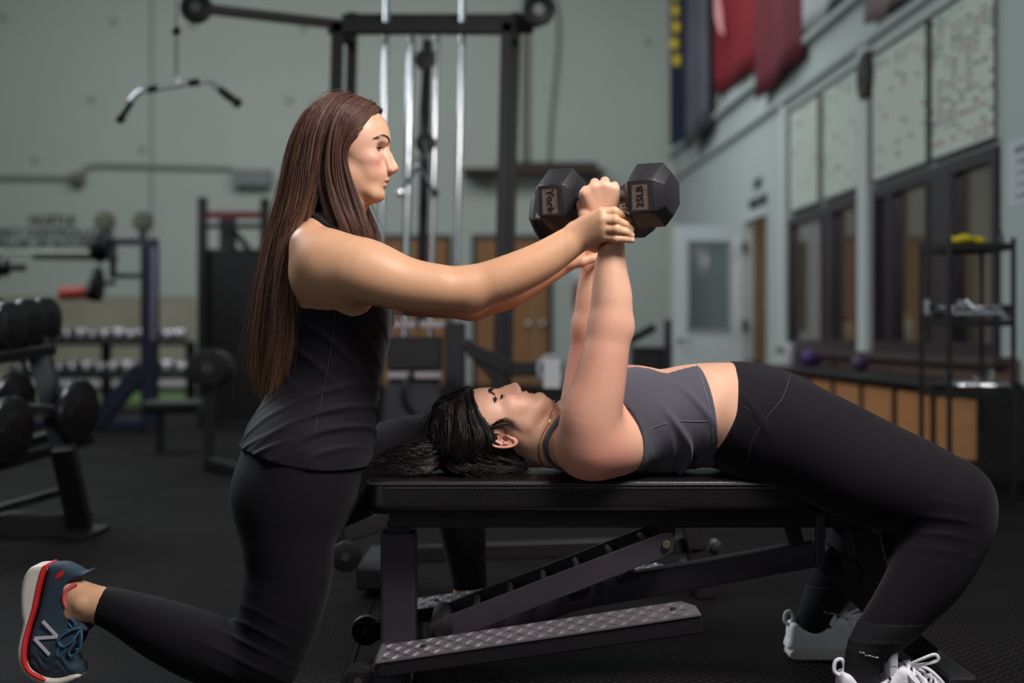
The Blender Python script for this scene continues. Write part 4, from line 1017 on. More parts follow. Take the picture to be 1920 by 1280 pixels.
mb = MB(); mb.box((PX0 + .04, 3.06, .352), (.95, 3.21, .390), bevel=.004); mb.build('pad_beam', BST, bench)
mb = MB(); mb.box((PX0 + .005, PY0 + .015, .389), (PX1 - .005, PY1 - .015, .397), bevel=.001); mb.build('pad_board', mat('board_black', (12, 11, 12), .8), bench)
# front post and foot
x0, x1 = xz(713, 0, 3.1)[0], xz(779, 0, 3.1)[0]
mb = MB(); mb.box((x0, 3.10, .03), (x1, 3.17, .335), bevel=.008); mb.build('front_post', BST2, bench)
mb = MB(); mb.box((x0 + .014, 3.11, .33), (x1 - .014, 3.16, .355)); mb.build('post_neck', BST, bench)
mb = MB(); mb.box((x0, 2.86, .022), (x1 - .002, 3.42, .098), bevel=.010); mb.build('front_foot', BST2, bench)
for d0 in (2.88, 3.37):
    hx = -.31 if d0 < 3 else -.345
    mb = MB(); mb.cyl((hx, d0 - .014, .068), (hx, d0 + .014, .068), .035, n=28, bevel=.004); wl = mb.build('wheel', mat('wheel_rubber', (22, 20, 22), .5), bench, smooth=True)
    mb = MB(); mb.cyl((hx, d0 - .022, .068), (hx, d0 - .013, .068), .010, n=6); mb.build('wheel_bolt', mat('bolt_steel', (110, 105, 104), .35, .8), wl)
    for s_ in (-.018, .018):
        mb = MB(); mb.box((hx - .02, d0 + s_ - .002, .048), (x0 + .01, d0 + s_ + .002, .09), bevel=.001); mb.build('wheel_bracket', BST, bench)
    mb = MB(); mb.box((x0 + .004, d0 - .018, 0), (x1 - .006, d0 + .018, .024), bevel=.003); mb.build('rubber_foot', mat('wheel_rubber', (22, 20, 22), .5), bench)
# diamond-plate steps
DIA = mat('diamond_plate', (158, 150, 156), .4, .75, var=.15, vscale=40, bump=.2, bscale=400)
def step(d0, d1, nm):
    xa, za = -.268, .124; xb, zb = .372, .2185; dr = np.array([xb - xa, 0, zb - za]); L_ = np.linalg.norm(dr); dr /= L_; up = np.array([-dr[2], 0, dr[0]])
    A = np.array([xa, d0, za]); e = .022
    mb = MB(); poly = [A, A + dr * L_, A + dr * L_ + np.array([0, 0, 0]), A + dr * L_ + np.array([0, d1 - d0, 0]), A + np.array([0, d1 - d0, 0])]
    poly = [A, A + dr * (L_), A + dr * (L_) + np.array([0, (d1 - d0) * .55, 0]), A + dr * (L_ - e) + np.array([0, d1 - d0, 0]), A + np.array([0, d1 - d0, 0])]
    mb.prism(poly, -up, .004); pl_ = mb.build('step_plate', DIA, bench)
    mb = MB(); wdt = .006
    for i in range(30):
        for j in range(4):
            c = A + dr * (.018 + i * .0208) + np.array([0, .014 + j * (d1 - d0 - .025) / 3.2, 0])
            if np.dot(c - A, dr) > L_ - .02: continue
            s_ = 1 if (i + j) % 2 else -1; v = dr * .0085 + np.array([0, s_ * .0095, 0]); n_ = np.cross(v, up); n_ /= np.linalg.norm(n_)
            a, b = c - v, c + v; w_ = n_ * .0021; t_ = up * .0030
            vv = [mb.bm.verts.new(V3(q)) for q in (a, c - w_ , b, c + w_, c + t_ - v * .5, c + t_ + v * .5)]
            for f in ((0, 1, 4), (1, 5, 4), (1, 2, 5), (2, 3, 5), (3, 4, 5), (3, 0, 4)): mb.bm.faces.new([vv[k] for k in f])
    mb.build('tread_pattern', DIA, pl_)['kind'] = 'stuff'
    for (xx, yy) in ((.09, .5), (.60, .5)):
        mb = MB(); c = A + dr * xx * (L_ / .647) + np.array([0, (d1 - d0) * yy, 0]); mb.cyl(c, c + up * .004, .006, n=10, bevel=.001); mb.build('rivet', mat('rivet_dark', (30, 26, 28), .5), pl_)
    mb = MB(); B_ = A - up * .004
    mb.prism([B_ + np.array([0, .003, 0]), B_ + dr * L_ + np.array([0, .003, 0]), B_ + dr * L_ - up * .036 + np.array([0, .003, 0]), B_ - up * .030 + np.array([0, .003, 0])], (0, 1, 0), .05, bevel=.003)
    mb.build('step_beam', BST, bench)
step(2.80, 2.95, 'near'); step(3.30, 3.44, 'far')
# incline support (twin bars) and the spine
def flat(mb, pts, d0, th, bevel=.002): mb.prism([W(p[0], p[1], d0) for p in pts], (0, 1, 0), th, bevel)
for d0 in (3.03, 3.19):
    mb = MB(); k = d0 / 3.03; f = lambda p: (960 + (p[0] - 960) / k, 625 + (p[1] - 625) / k)
    flat(mb, [f(p) for p in ((812, 1162), (832, 1158), (1240, 1000), (1262, 998), (1268, 1012), (1262, 1034), (1245, 1044), (842, 1203), (822, 1204), (806, 1190), (804, 1172))], d0, .012)
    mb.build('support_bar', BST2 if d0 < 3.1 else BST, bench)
mb = MB()
for t_ in np.linspace(.15, .92, 6):
    p = W(832 + (1245 - 832) * t_, 1168 + (1008 - 1168) * t_, 3.04); mb.cyl(p, p + np.array([0, .16, 0]), .008, n=10)
mb.build('support_rungs', BST, bench)
mb = MB(); c = W(825, 1182, 3.018); mb.cyl(c, c + np.array([0, .19, 0]), .026, n=26, bevel=.003); mb.build('pivot', BST, bench, smooth=True)
mb = MB(); mb.cyl(c - np.array([0, .006, 0]), c, .014, n=6); mb.build('pivot_bolt', mat('bolt_dark', (52, 46, 48), .4, .6), bench)
mb = MB(); c = W(1250, 1021, 3.02); mb.cyl(c, c + np.array([0, .012, 0]), .0092, n=6, bevel=.001); mb.build('hex_bolt', mat('bolt_brass', (150, 134, 112), .35, .8), bench)
mb = MB(); flat(mb, [(1236, 985), (1266, 985), (1266, 1030), (1250, 1042), (1238, 1030)], 3.06, .13); mb.build('hinge_bracket', BST, bench)
sp = catmull([W(870, 1198, 3.14), W(960, 1168, 3.14), W(1060, 1122, 3.14), W(1180, 1098, 3.14), W(1340, 1070, 3.14), W(1525, 1036, 3.14)], 5, False)
mb = MB()
mb.sweep(sp, .056, .056)
mb.build('spine_beam', BST2, bench, smooth=True)
for px, py in ((1097, 1106), (1184, 1084)):
    mb = MB(); flat(mb, [(px - 22, py + 10), (px + 10, py + 2), (px + 10, py - 10), (px + 2, py - 10), (px - 6, py - 28), (px - 13, py - 28), (px - 8, py - 8), (px - 24, py - 2)], 3.10, .07); mb.build('adjustment_tab', BST, bench)
# rear part: bracket, seat post, rear leg and foot
mb = MB(); flat(mb, [(1532, 945), (1548, 945), (1547, 1056), (1540, 1072), (1530, 1056)], 3.04, .02); mb.build('seat_bracket', BST2, bench)
mb = MB(); mb.bar(W(1484, 985, 3.13), W(1500, 1042, 3.13), .03, .03, up=(0, 1, 0)); mb.build('bracket_pin', BST, bench)
mb = MB(); a = W(1538, 1036, 3.14); b = W(1700, 1196, 3.14); mb.bar(a, b, .056, .058, up=(0, 1, 0), bevel=.006); mb.bar(b, np.array([b[0] + .05, 3.14, .06]), .056, .056, up=(0, 1, 0), bevel=.006); mb.build('rear_leg', BST, bench)
mb = MB(); mb.bar(W(1612, 985, 3.14), W(1648, 1135, 3.14), .07, .05, up=(0, 1, 0), bevel=.005); mb.build('seat_post', BST, bench)
mb = MB(); mb.cyl(W(1645, 986, 3.05), W(1645, 986, 3.2), .016, n=16); flat(mb, [(1578, 1042), (1602, 1050), (1612, 1072), (1606, 1100), (1588, 1096), (1592, 1076), (1580, 1066)], 3.09, .02); mb.build('ratchet_plate', BST, bench)
xr = b[0] + .055
mb = MB(); mb.box((xr - .03, 2.92, .012), (xr + .03, 3.40, .065), bevel=.006); mb.build('rear_foot', BST, bench)
for d0 in (2.95, 3.36):
    mb = MB(); mb.box((xr - .034, d0 - .03, 0), (xr + .034, d0 + .03, .03), bevel=.004); mb.build('rubber_foot', mat('wheel_rubber', (22, 20, 22), .5), bench)
mb = MB(); mb.cyl(W(1712, 1210, 3.2), W(1756, 1232, 3.16), .013, n=14, bevel=.002); mb.build('lift_handle', mat('handle_dark', (44, 42, 48), .4), bench, smooth=True)
mb = MB(); mb.bar(W(1700, 1200, 3.24), W(1715, 1212, 3.2), .02, .02); mb.build('handle_stem', BST, bench)
# second bench standing behind
b2 = empty('weight_bench', W(1000, 0, 4.35) * np.array([1, 1, 0]), 'second black bench behind the main one, only wheels and low frame in view', 'bench')
D = 4.35
def z2(py, d=D): return CAMH + (625 - py) * d / FPX
mb = MB(); a = W(652, 1035, 4.2); mb.box((a[0] + .03, 4.15, .02), (W(722, 0, 4.2)[0], 4.6, .085), bevel=.006); mb.build('front_foot', BST, b2)
for (px, py, dd) in ((649, 1043, 4.16), (641, 999, 4.62)):
    c = W(px, py, dd); c[2] = max(c[2], .062); mb = MB(); mb.cyl(c - np.array([0, .015, 0]), c + np.array([0, .015, 0]), .045, n=24, bevel=.004); w_ = mb.build('wheel', mat('wheel_rubber', (22, 20, 22), .5), b2, smooth=True)
    mb = MB(); mb.cyl(c - np.array([0, .022, 0]), c - np.array([0, .014, 0]), .012, n=8); mb.build('wheel_bolt', mat('bolt_steel', (110, 105, 104), .35, .8), w_)
mb = MB(); mb.bar(W(640, 1000, 4.3), W(725, 972, 4.35), .06, .05, up=(0, 1, 0), bevel=.005); mb.bar(W(725, 1040, 4.35), W(1290, 1020, 4.35), .055, .05, bevel=.005); mb.bar(W(760, 1050, 4.35), W(770, 870, 4.35), .06, .06, up=(0, 1, 0), bevel=.005); mb.build('frame', BST, b2)
mb = MB(); mb.bar(W(1290, 960, 4.3), W(1310, 1035, 4.3), .06, .05, up=(0, 1, 0), bevel=.005); mb.bar(W(1290, 1040, 4.3), W(1345, 1040, 4.3), .05, .05, bevel=.004); mb.build('rear_post', BST, b2)
c = W(1340, 1021, 4.28); mb = MB(); mb.cyl(c - np.array([0, .02, 0]), c + np.array([0, .02, 0]), .016, n=14, bevel=.002); mb.build('wheel_bolt', CHROME, b2, smooth=True)
mb = MB(); mb.box((W(745, 0, D)[0], D - .14, .36), (W(1300, 0, D)[0], D + .14, .42), bevel=.02); mb.build('back_pad', LEA, b2, smooth=True)
mb = MB(); a = W(1310, 0, 4.3)[0]; mb.box((a - .03, 4.12, 0), (a + .03, 4.55, .05), bevel=.005); mb.build('rear_foot', BST, b2)
# ------------------------------------------------------------------ hex dumbbells
RUB = mat('hex_rubber', (27, 24, 28), .5, var=.18, vscale=30, bump=.3, bscale=250, spec=.5)
RUBL = mat('hex_rubber_rim', (44, 41, 47), .5, var=.12, vscale=40, bump=.2, bscale=250)
LABP = mat('label_plate', (124, 106, 96), .6, .2, var=.25, vscale=80)
def hex_dumbbell(c, yaw, roll, words, lab, detail=True):
    c = np.array(c); a = np.array([math.cos(yaw), -math.sin(yaw), 0.0]); n0 = np.array([-math.sin(yaw), -math.cos(yaw), 0.0]); up = np.array([0, 0, 1.0])
    n_ = n0 * math.cos(roll) - up * math.sin(roll); u_ = up * math.cos(roll) + n0 * math.sin(roll)
    root = empty('hex_dumbbell', c, lab, 'dumbbell', 'hex dumbbells held up')
    def ring(s, rr): # six corners, flat face towards n_
        return [c + a * s + (n_ * math.cos(t) + u_ * math.sin(t)) * rr for t in [math.radians(30 + 60 * k) for k in range(6)]]
    for sd, word, rv in ((-1, words[0], -1), (1, words[1], 1)):
        R_ = .0665; prof = [(.058, .036), (.060, .046), (.072, .0645), (.0745, R_), (.128, R_), (.1305, .0645), (.146, .047), (.148, .044)]
        bm = bmesh.new(); rings = [[bm.verts.new(V3(p)) for p in ring(sd * s, rr)] for s, rr in prof]
        for i in range(len(rings) - 1):
            for k in range(6): bm.faces.new((rings[i][k], rings[i][(k + 1) % 6], rings[i + 1][(k + 1) % 6], rings[i + 1][k]))
        bm.faces.new(rings[0]); bm.faces.new(rings[-1])
        ed = [e for e in bm.edges if len({round((Vector(V3(a)).dot(v.co - V3(c))), 4) for v in e.verts}) > 1]
        bmesh.ops.bevel(bm, geom=ed, offset=.0035, segments=3, affect='EDGES', profile=.5)
        m2 = MB(); m2.bm.free(); m2.bm = bm; hd = m2.build('head', RUB, root, smooth=True)
        # label plate on the side that faces the camera
        ap = R_ * math.cos(math.radians(30)); cc = c + a * sd * .1015 + n_ * (ap + .0005)
        m3 = MB(); hw, hh = .0185, .027
        for (s0, s1, t0, t1) in ((-hw - .005, hw + .005, hh, hh + .004), (-hw - .005, hw + .005, -hh - .004, -hh), (-hw - .005, -hw, -hh, hh), (hw, hw + .005, -hh, hh)):
            P4 = [cc + a * s + u_ * t for s, t in ((s0, t0), (s1, t0), (s1, t1), (s0, t1))]; m3.prism(P4, n_, .0022)
        m3.build('label_rim', RUBL, hd)
        m3 = MB(); m3.prism([cc + a * s + u_ * t for s, t in ((-hw, -hh), (hw, -hh), (hw, hh), (-hw, hh))], n_, .0008); m3.build('label_plate', LABP, hd)
        xd_ = u_ * (1 if sd > 0 else -1); ud = (-a if sd > 0 else a)
        text_mesh('label_word', word, .021 if sd > 0 else .024, cc + n_ * .0012, xd_, ud, mat('label_ink', (14, 12, 13), .6), hd, .0008)
    m4 = MB(); pr = [(-.06, .013), (-.04, .0145), (-.02, .0165), (0, .0172), (.02, .0165), (.04, .0145), (.06, .013)]
    m4.tube([c + a * s for s, _ in pr], [q for _, q in pr], 20); m4.build('handle', mat('knurled_steel', (130, 128, 132), .35, .9, bump=.5, bscale=900), root, smooth=True)
hex_dumbbell(W(1137, 370, 2.97), math.radians(28), math.radians(7), ('York', '25LB'), 'black hex dumbbell held nearest the camera, 25LB on its right head')
hex_dumbbell(W(1114, 397, 3.295), math.radians(26), math.radians(-12), ('York', '25LB'), 'black hex dumbbell held farther back, mostly hidden behind the near one')
# ------------------------------------------------------------------ people
def sdf_at(prims, P):
    X, Y, Z = P[:, 0], P[:, 1], P[:, 2]; F = np.full(len(P), 1.0)
    for p in prims:
        d = p.d(X, Y, Z)
        if p.op == 'u': F = smin(F, d, max(p.k, 1e-5))
        elif p.op == 's': F = smax(F, -d, max(p.k, 1e-5))
    return F
def snap(prims, P, off=0.0, it=4):
    P = np.array(P, float); e = 1e-3
    for _ in range(it):
        f = sdf_at(prims, P) - off
        g = np.stack([sdf_at(prims, P + np.eye(3)[k] * e) - sdf_at(prims, P - np.eye(3)[k] * e) for k in range(3)], 1) / (2 * e)
        P = P - np.clip(f, -.004, .004)[:, None] * g / ((g ** 2).sum(1, keepdims=True) + 1e-3)
    return P
class Frame:
    def __init__(s, O, f, l, u): s.O = np.array(O, float); s.B = np.stack([np.array(f, float), np.array(l, float), np.array(u, float)], 1)
    def p(s, x, y, z): return s.O + s.B @ (np.array([x, y, z], float) / 1000)
    def loc(s, P): return ((np.asarray(P) - s.O) @ s.B) * 1000
    def cone(s, a, b, ra, rb, k=10, n=None, st=1.0, op='u'):
        return Cone(s.p(*a), s.p(*b), ra / 1000, rb / 1000, k / 1000, None if n is None else s.B @ np.array(n, float), st, op)
    def ell(s, c, r, k=10, op='u', rot=None):
        R = s.B if rot is None else s.B @ rot
        return Ell(s.p(*c), np.array(r) / 1000, R, k / 1000, op)
def rotm(ax, deg):
    return np.array(Matrix.Rotation(math.radians(deg), 3, ax))

def smooth_table(z, v, n=400):
    zz = np.linspace(z[0], z[-1], n); vv = np.interp(zz, z, v)
    k = np.hanning(31); k /= k.sum()
    vv2 = np.convolve(np.pad(vv, 15, mode='edge'), k, 'valid'); return zz, vv2

def head_prims(fr, K):
    """skull, face, nose, lips, eyes, ears as one implicit body; K holds the profile in mm"""
    P = []
    P.append(fr.ell(K['skull_c'], K['skull_r'], 5))
    z = np.array([r[0] for r in K['sec']], float)[::-1]
    tabs = [smooth_table(z, np.array([r[i] for r in K['sec']], float)[::-1]) for i in (1, 2, 3)]
    zlo, zhi = z[0], z[-1]; B = fr.B; O = fr.O
    def f(X, Y, Z):
        x, y, zc = X - O[0], Y - O[1], Z - O[2]
        lx = (B[0, 0] * x + B[1, 0] * y + B[2, 0] * zc) * 1000
        ly = (B[0, 1] * x + B[1, 1] * y + B[2, 1] * zc) * 1000
        lz = (B[0, 2] * x + B[1, 2] * y + B[2, 2] * zc) * 1000
        xf = np.interp(lz, *tabs[0]); xb = np.interp(lz, *tabs[1]); ww = np.interp(lz, *tabs[2])
        xc = xb + (xf - xb) * 0.42
        a = np.where(lx > xc, xf - xc, xc - xb); e = 2.15
        q = ((np.abs(lx - xc) / a) ** e + (np.abs(ly) / ww) ** e) ** (1 / e)
        d = (q - 1) * np.minimum((xf - xb) * .5, ww) * 0.85
        d = smax(d, zlo - lz, 8); d = smax(d, lz - zhi, 12)
        return d / 1000
    c = np.array([fr.p(x, y, zz_) for x in (-70, 70) for y in (-80, 80) for zz_ in (zlo, zhi)])
    P.append(Fn(f, c.min(0) - .01, c.max(0) + .01, 0.018))
    kp = K['kp']; ex, ey, ez = K['eye']
    for s in (-1, 1):
        P.append(fr.cone((kp['brow'][0] - 8, s * 10, kp['brow'][1] + 1), (kp['brow'][0] - 17, s * 40, kp['brow'][1] + 2), 7, 6, 12))
        P.append(fr.ell((14, s * 44, -24), (21, 13, 13), 18))       # cheekbone
        P.append(fr.ell((10, s * 36, -50), (20, 15, 20), 16))       # cheek
        P.append(fr.cone((-26, s * K['jaw'], -60), (22, s * 20, -97), 8, 10, 22))  # jaw line
        P.append(fr.ell((ex + 17, s * (ey + 2), ez + 1), (11, 17, 9), 8, 's'))
        P.append(fr.ell((kp['nas'][0] + 2, s * 15, ez - 1), (9, 7, 11), 8, 's'))
    # nose
    nx, nz = kp['nas']; tx, tz = kp['tip']; bx, bz = kp['bridge']; sx, sz = kp['subn']
    P.append(fr.cone((nx - 7, 0, nz + 6), (bx - 5.5, 0, bz), 7, 5.5, 7))
    P.append(fr.cone((bx - 5.5, 0, bz), (tx - 7.5, 0, tz), 5.5, 7.5, 5))
    for s in (-1, 1):
        P.append(fr.cone((nx - 5, s * 5, nz - 8), (sx - 1, s * 11, tz - 4), 5.5, 7, 8))
        P.append(fr.ell((tx - 15, s * 10.5, tz - 6), (9, 6.5, 7.5), 4))
    P.append(fr.cone((tx - 7, 0, tz - 3), (sx - 3, 0, sz + 3), 5, 5, 5))
    for s in (-1, 1):
        P.append(fr.ell((tx - 13.5, s * 6.2, tz - 13), (5.5, 2.8, 5), 2, 's'))
    # lips
    lips = []
    ux, uz = kp['ul']; lx, lz = kp['ll']; mx, mz = kp['sto']
    for s in (-1, 1):
        lips.append(fr.cone((ux - 4.6, s * 3, uz - 0.8), (ux - 9, s * 13, uz - 2.5), 4.4, 3.3, 3))
        lips.append(fr.cone((ux - 9, s * 13, uz - 2.5), (mx - 15, s * 23, mz), 3.3, 1.6, 3))
        lips.append(fr.cone((lx - 5.2, s * 3, lz + 1.2), (lx - 9, s * 12, lz + 1.8), 5.0, 4.0, 3))
        lips.append(fr.cone((lx - 9, s * 12, lz + 1.8), (mx - 15, s * 22, mz - .6), 4.0, 1.8, 3))
    P += lips
    for s in (-1, 1):
        P.append(fr.cone((mx + 8, 0, mz), (mx - 3, s * 14, mz), 1.1, 1.0, 1.2, None, 1, 's'))
        P.append(fr.cone((mx - 3, s * 14, mz), (mx - 14, s * 25, mz - .5), 1.0, .7, 1.2, None, 1, 's'))
    # chin
    cx, cz = kp['chin']
    P.append(fr.ell((cx - 12, 0, cz + 1), (13, 17, 12), 12))
    # eyelids
    for s in (-1, 1):
        P.append(fr.ell((ex, s * ey, ez), (13.6, 13.6, 13.2), 2.5))
        if K['open'] > 0:
            P.append(fr.ell((ex + 9.5, s * (ey + 1), ez + K.get('gap_z', -1)), (9, 12.5, K['open']), 0.8, 's'))
            P.append(fr.ell((ex, s * ey, ez), (12.3, 12.3, 12.3), 0.3, 's'))
        else:
            P.append(fr.cone((ex + 13.6, s * ey, ez - 4), (ex + 7, s * (ey + 12.5), ez - 3), .6, .5, 0.8, None, 1, 's'))
            P.append(fr.cone((ex + 13.6, s * ey, ez - 4), (ex + 8, s * (ey - 11), ez - 3), .6, .5, 0.8, None, 1, 's'))
    # ears
    exx, ezz = K['ear']; tl = K.get('ear_tilt', 12)
    for s in (-1, 1):
        yb = K['ear_y']
        R = rotm('Y', tl)
        def ep(a, b, o):
            q = R @ np.array([a, 0, b]); return (exx + q[0], s * (yb + o), ezz + q[2])
        P.append(fr.ell(ep(-1, 0, 1), (13, 5, 23), 6, rot=R))
        P.append(fr.ell(ep(-3, 2, 9), (12, 4.5, 23), 1.5, 's', rot=R))
        ring = [(9, 6), (11, 16), (5, 27), (-6, 30), (-15, 24), (-18, 12), (-16, -2), (-11, -15), (-5, -24), (3, -28), (8, -22), (9, -12)]
        rr_ = [2.0, 2.6, 3.0, 3.2, 3.2, 3.0, 2.8, 2.7, 3.2, 4.4, 4.2, 3]
        P.append(Chain([fr.p(*ep(x_, z_, 4 + 5 * max(0, (8 - x_) / 26))) for x_, z_ in ring], [q * .82 / 1000 for q in rr_], .0022, sub=3))
        for a_, b_ in (((-8, 14), (-10, 2)), ((-10, 2), (-5, -10)), ((-8, 14), (0, 20))):
            P.append(fr.cone(ep(*a_, 5), ep(*b_, 5), 2.2, 2.0, 3))
        P.append(fr.ell(ep(10, -6, 5), (4.0, 3.5, 6), 3, rot=R))
        P.append(fr.ell(ep(2, -3, 6), (5, 6, 8), 2, 's', rot=R))
    return P, lips

def chain(pts, rs, k=0.025, n=None, st=1.0):
    """a smooth limb through photo points (px,py,d) with radii in px"""
    return [Chain([W(*q) for q in pts], [PR(r, q[2]) for r, q in zip(rs, pts)], k, st)]
def eye_obj(fr, K, s, parent, gaze=(1, 0, -.12)):
    ex, ey, ez = K['eye']; c = fr.p(ex, s * ey, ez); R = 0.0121
    nu, nv = 40, 32; u = np.linspace(0, 2 * np.pi, nu, endpoint=False); v_ = np.linspace(0, np.pi, nv)
    g = fr.B @ np.array(gaze, float); g /= np.linalg.norm(g); a = np.cross(g, [0.3, .2, 1]); a /= np.linalg.norm(a); b = np.cross(g, a)
    D = g[None, None] * np.cos(v_)[:, None, None] + (a[None, None] * np.cos(u)[None, :, None] + b[None, None] * np.sin(u)[None, :, None]) * np.sin(v_)[:, None, None]
    rad = R * (1 + 0.06 * np.exp(-(v_ / .35) ** 2))[:, None, None]
    V = (c + D * rad).reshape(-1, 3)
    q = np.array([[i * nu + j, i * nu + (j + 1) % nu, (i + 1) * nu + (j + 1) % nu, (i + 1) * nu + j] for i in range(nv - 1) for j in range(nu)])
    an = np.repeat(v_, nu); col = np.tile(np.array(srgb((225, 218, 214))), (len(V), 1))
    col[an < .52] = srgb((70, 44, 30)); col[(an < .56) & (an > .46)] = srgb((40, 26, 20)); col[an < .2] = (0.004, .004, .004)
    return npmesh('eye', V, q[:, ::-1], mat('eye_white', (220, 210, 205), .08, vcol=True, coat=.5), parent, col)
def tuft_line(name, prims, ctrl, n, ln, dirv, rad, m, parent, spread=.0015, off=.0006, lift=.25, seed=1):
    """short hairs along a line on the skin: ctrl world points, dirv world direction of growth"""
    r = np.random.default_rng(seed); C_ = np.array(ctrl); t = r.uniform(0, len(C_) - 1.001, n); i = t.astype(int); f = (t - i)[:, None]
    base = C_[i] * (1 - f) + C_[i + 1] * f + r.normal(0, spread, (n, 3))
    base = snap(prims, base, off)
    dv = np.array(dirv, float)
    if dv.ndim == 2: dv = dv[i] * (1 - f) + dv[i + 1] * f
    D = dv + r.normal(0, .18, (n, 3)); D /= np.linalg.norm(D, axis=1, keepdims=True)
    L_ = ln * r.uniform(.6, 1.1, n)[:, None]
    mid = base + D * L_ * .5; end = base + D * L_
    if lift < .5:
        mid = snap(prims, mid, off + .0004); end = snap(prims, end, off + .0003)
    return strands(name, np.stack([base, mid, end], 1), np.full(n, rad), m, parent, 3, None, .3)

SKIN_A = mat('skin_trainer', (206, 160, 128), .42, vcol=True, var=.05, vscale=25, bump=.12, bscale=900, sss=.12, spec=.45)
SKIN_B = mat('skin_lying', (214, 165, 145), .45, vcol=True, var=.05, vscale=22, bump=.12, bscale=900, sss=.12, spec=.42)
LEG_A = mat('legging_fabric', (16, 13, 18), .78, var=.08, vscale=5, bump=.25, bscale=1500, sheen=.04, spec=.18)
TANK = mat('tank_fabric', (24, 20, 28), .75, var=.08, vscale=6, bump=.25, bscale=1300, sheen=.06, spec=.22)
LEG_B = mat('legging_fabric_b', (19, 14, 21), .85, var=.08, vscale=5, bump=.25, bscale=1500, sheen=.05, spec=.18)
CROP = mat('crop_fabric', (72, 69, 79), .75, var=.06, vscale=6, bump=.3, bscale=1300, sheen=.2, spec=.25)
HAIR_A = mat('brown_hair', (70, 45, 38), .38, vcol=True, spec=.55, aniso=.4)
HAIR_B = mat('black_hair', (26, 20, 22), .34, vcol=True, spec=.4)
BROW = mat('brow_hair', (70, 48, 40), .6)
LASH = mat('lash_hair', (14, 10, 10), .5)

def skin_colors(base, fr, lips, lipcol, extra=None, blush=None):
    base = np.array(srgb(base)); lipc = np.array(srgb(lipcol))
    def f(v):
        c = np.tile(base, (len(v), 1)); L_ = fr.loc(v)
        n1 = snoise(v[:, 0], v[:, 1], v[:, 2], 45, 3); n2 = snoise(v[:, 0], v[:, 1], v[:, 2], 14, 5)
        c *= (1 + .035 * n1)[:, None]; c[:, 1] *= 1 - .03 * np.clip(n2, -1, 1); c[:, 2] *= 1 - .04 * np.clip(n2, -1, 1)
        near = (np.abs(L_[:, 0] - 45) < 35) & (np.abs(L_[:, 2] + 68) < 30) & (np.abs(L_[:, 1]) < 32)
        if near.any():
            d = np.min([p.d(v[near, 0], v[near, 1], v[near, 2]) for p in lips], axis=0)
            t = np.clip((.0011 - d) / .0012, 0, 1)[:, None]
            fw = np.clip((L_[near, 0] - 26) / 6, 0, 1)[:, None]; t = t * fw
            c[near] = c[near] * (1 - t) + lipc * t
        for (x, y, z, r, col, a) in (blush or []):
            dd = np.sqrt((L_[:, 0] - x) ** 2 + (np.abs(L_[:, 1]) - y) ** 2 + (L_[:, 2] - z) ** 2) / r
            t = (a * np.exp(-dd ** 2))[:, None]; c = c * (1 - t) + np.array(srgb(col)) * t
        if extra is not None: c = extra(v, c)
        return np.clip(c, 0, 1)
    return f

# ================================================================== the kneeling trainer
DT = 3.1
fa = Frame(W(682, 282, DT), (1, 0, 0), (0, 1, 0), (0, 0, 1))
KA = dict(jaw=45, skull_c=(-38, 0, 30), skull_r=(92, 73, 80),
    sec=[(84, 8, -60, 20), (72, 28, -60, 40), (60, 41, -55, 54), (40, 50, -50, 62), (20, 51.5, -45, 64), (6, 46, -45, 64), (-10, 43, -45, 63), (-25, 44, -45, 59),
         (-40, 49, -48, 54), (-54, 54.5, -46, 49), (-64, 52.5, -42, 45), (-74, 48.5, -36, 42), (-88, 41, -24, 37), (-98, 40, -8, 30), (-106, 34, 2, 22), (-112, 24, 8, 12)],
    kp=dict(brow=(53.5, 19), nas=(51, 4.7), bridge=(62.5, -12.8), tip=(75.8, -37), subn=(59.3, -53.5), ul=(57.6, -62.8), sto=(51.2, -68.6), ll=(51, -78), labm=(43.6, -88), chin=(43.5, -100)),
    eye=(24.5, 31.5, 0), open=4.1, gap_z=-1.5, ear=(-60, -14), ear_y=68)
hp, lipsA = head_prims(fa, KA)
yA = (0, 1, 0)
A = []   # body of the trainer
# torso (photo outline gives front and back, st widens it sideways)
def trunk(rows, d0, k=.03):
    return Chain([W(x, y, d0) for x, y, r, st in rows], [PR(r, d0 - .02) for x, y, r, st in rows], k, [q[3] for q in rows])
A += [trunk([(606, 476, 52, 1.6), (632, 545, 82, 1.5), (638, 600, 91, 1.4), (631, 655, 89, 1.34), (617, 715, 89, 1.28), (601, 775, 99, 1.26), (575, 850, 114, 1.32), (556, 925, 107, 1.42)], 3.12)]
for s in (-1, 1):
    A.append(Ell(W(672, 590, 3.12) + np.array([0, s * .065, 0]), (.062, .06, .062), None, .03))     # bust
    A.append(Ell(W(522, 925, 3.12) + np.array([0, s * .07, 0]), (.085, .085, .095), None, .04))      # seat
# neck and trapezius
A += [Cone(fa.p(-34, 0, -50), W(628, 440, 3.12), .050, .052, .02), Cone(W(628, 440, 3.12), W(618, 480, 3.12), .052, .062, .03)]
for s in (-1, 1):
    A.append(Cone(W(617, 414, 3.12) + np.array([0, s * .035, 0]), W(599, 468, 3.12) + np.array([0, s * .13, 0]), .036, .046, .035))
    A.append(Cone(W(672, 468, 3.12) + np.array([0, s * .02, 0]), W(632, 458, 3.12) + np.array([0, s * .15, 0]), .013, .014, .02))
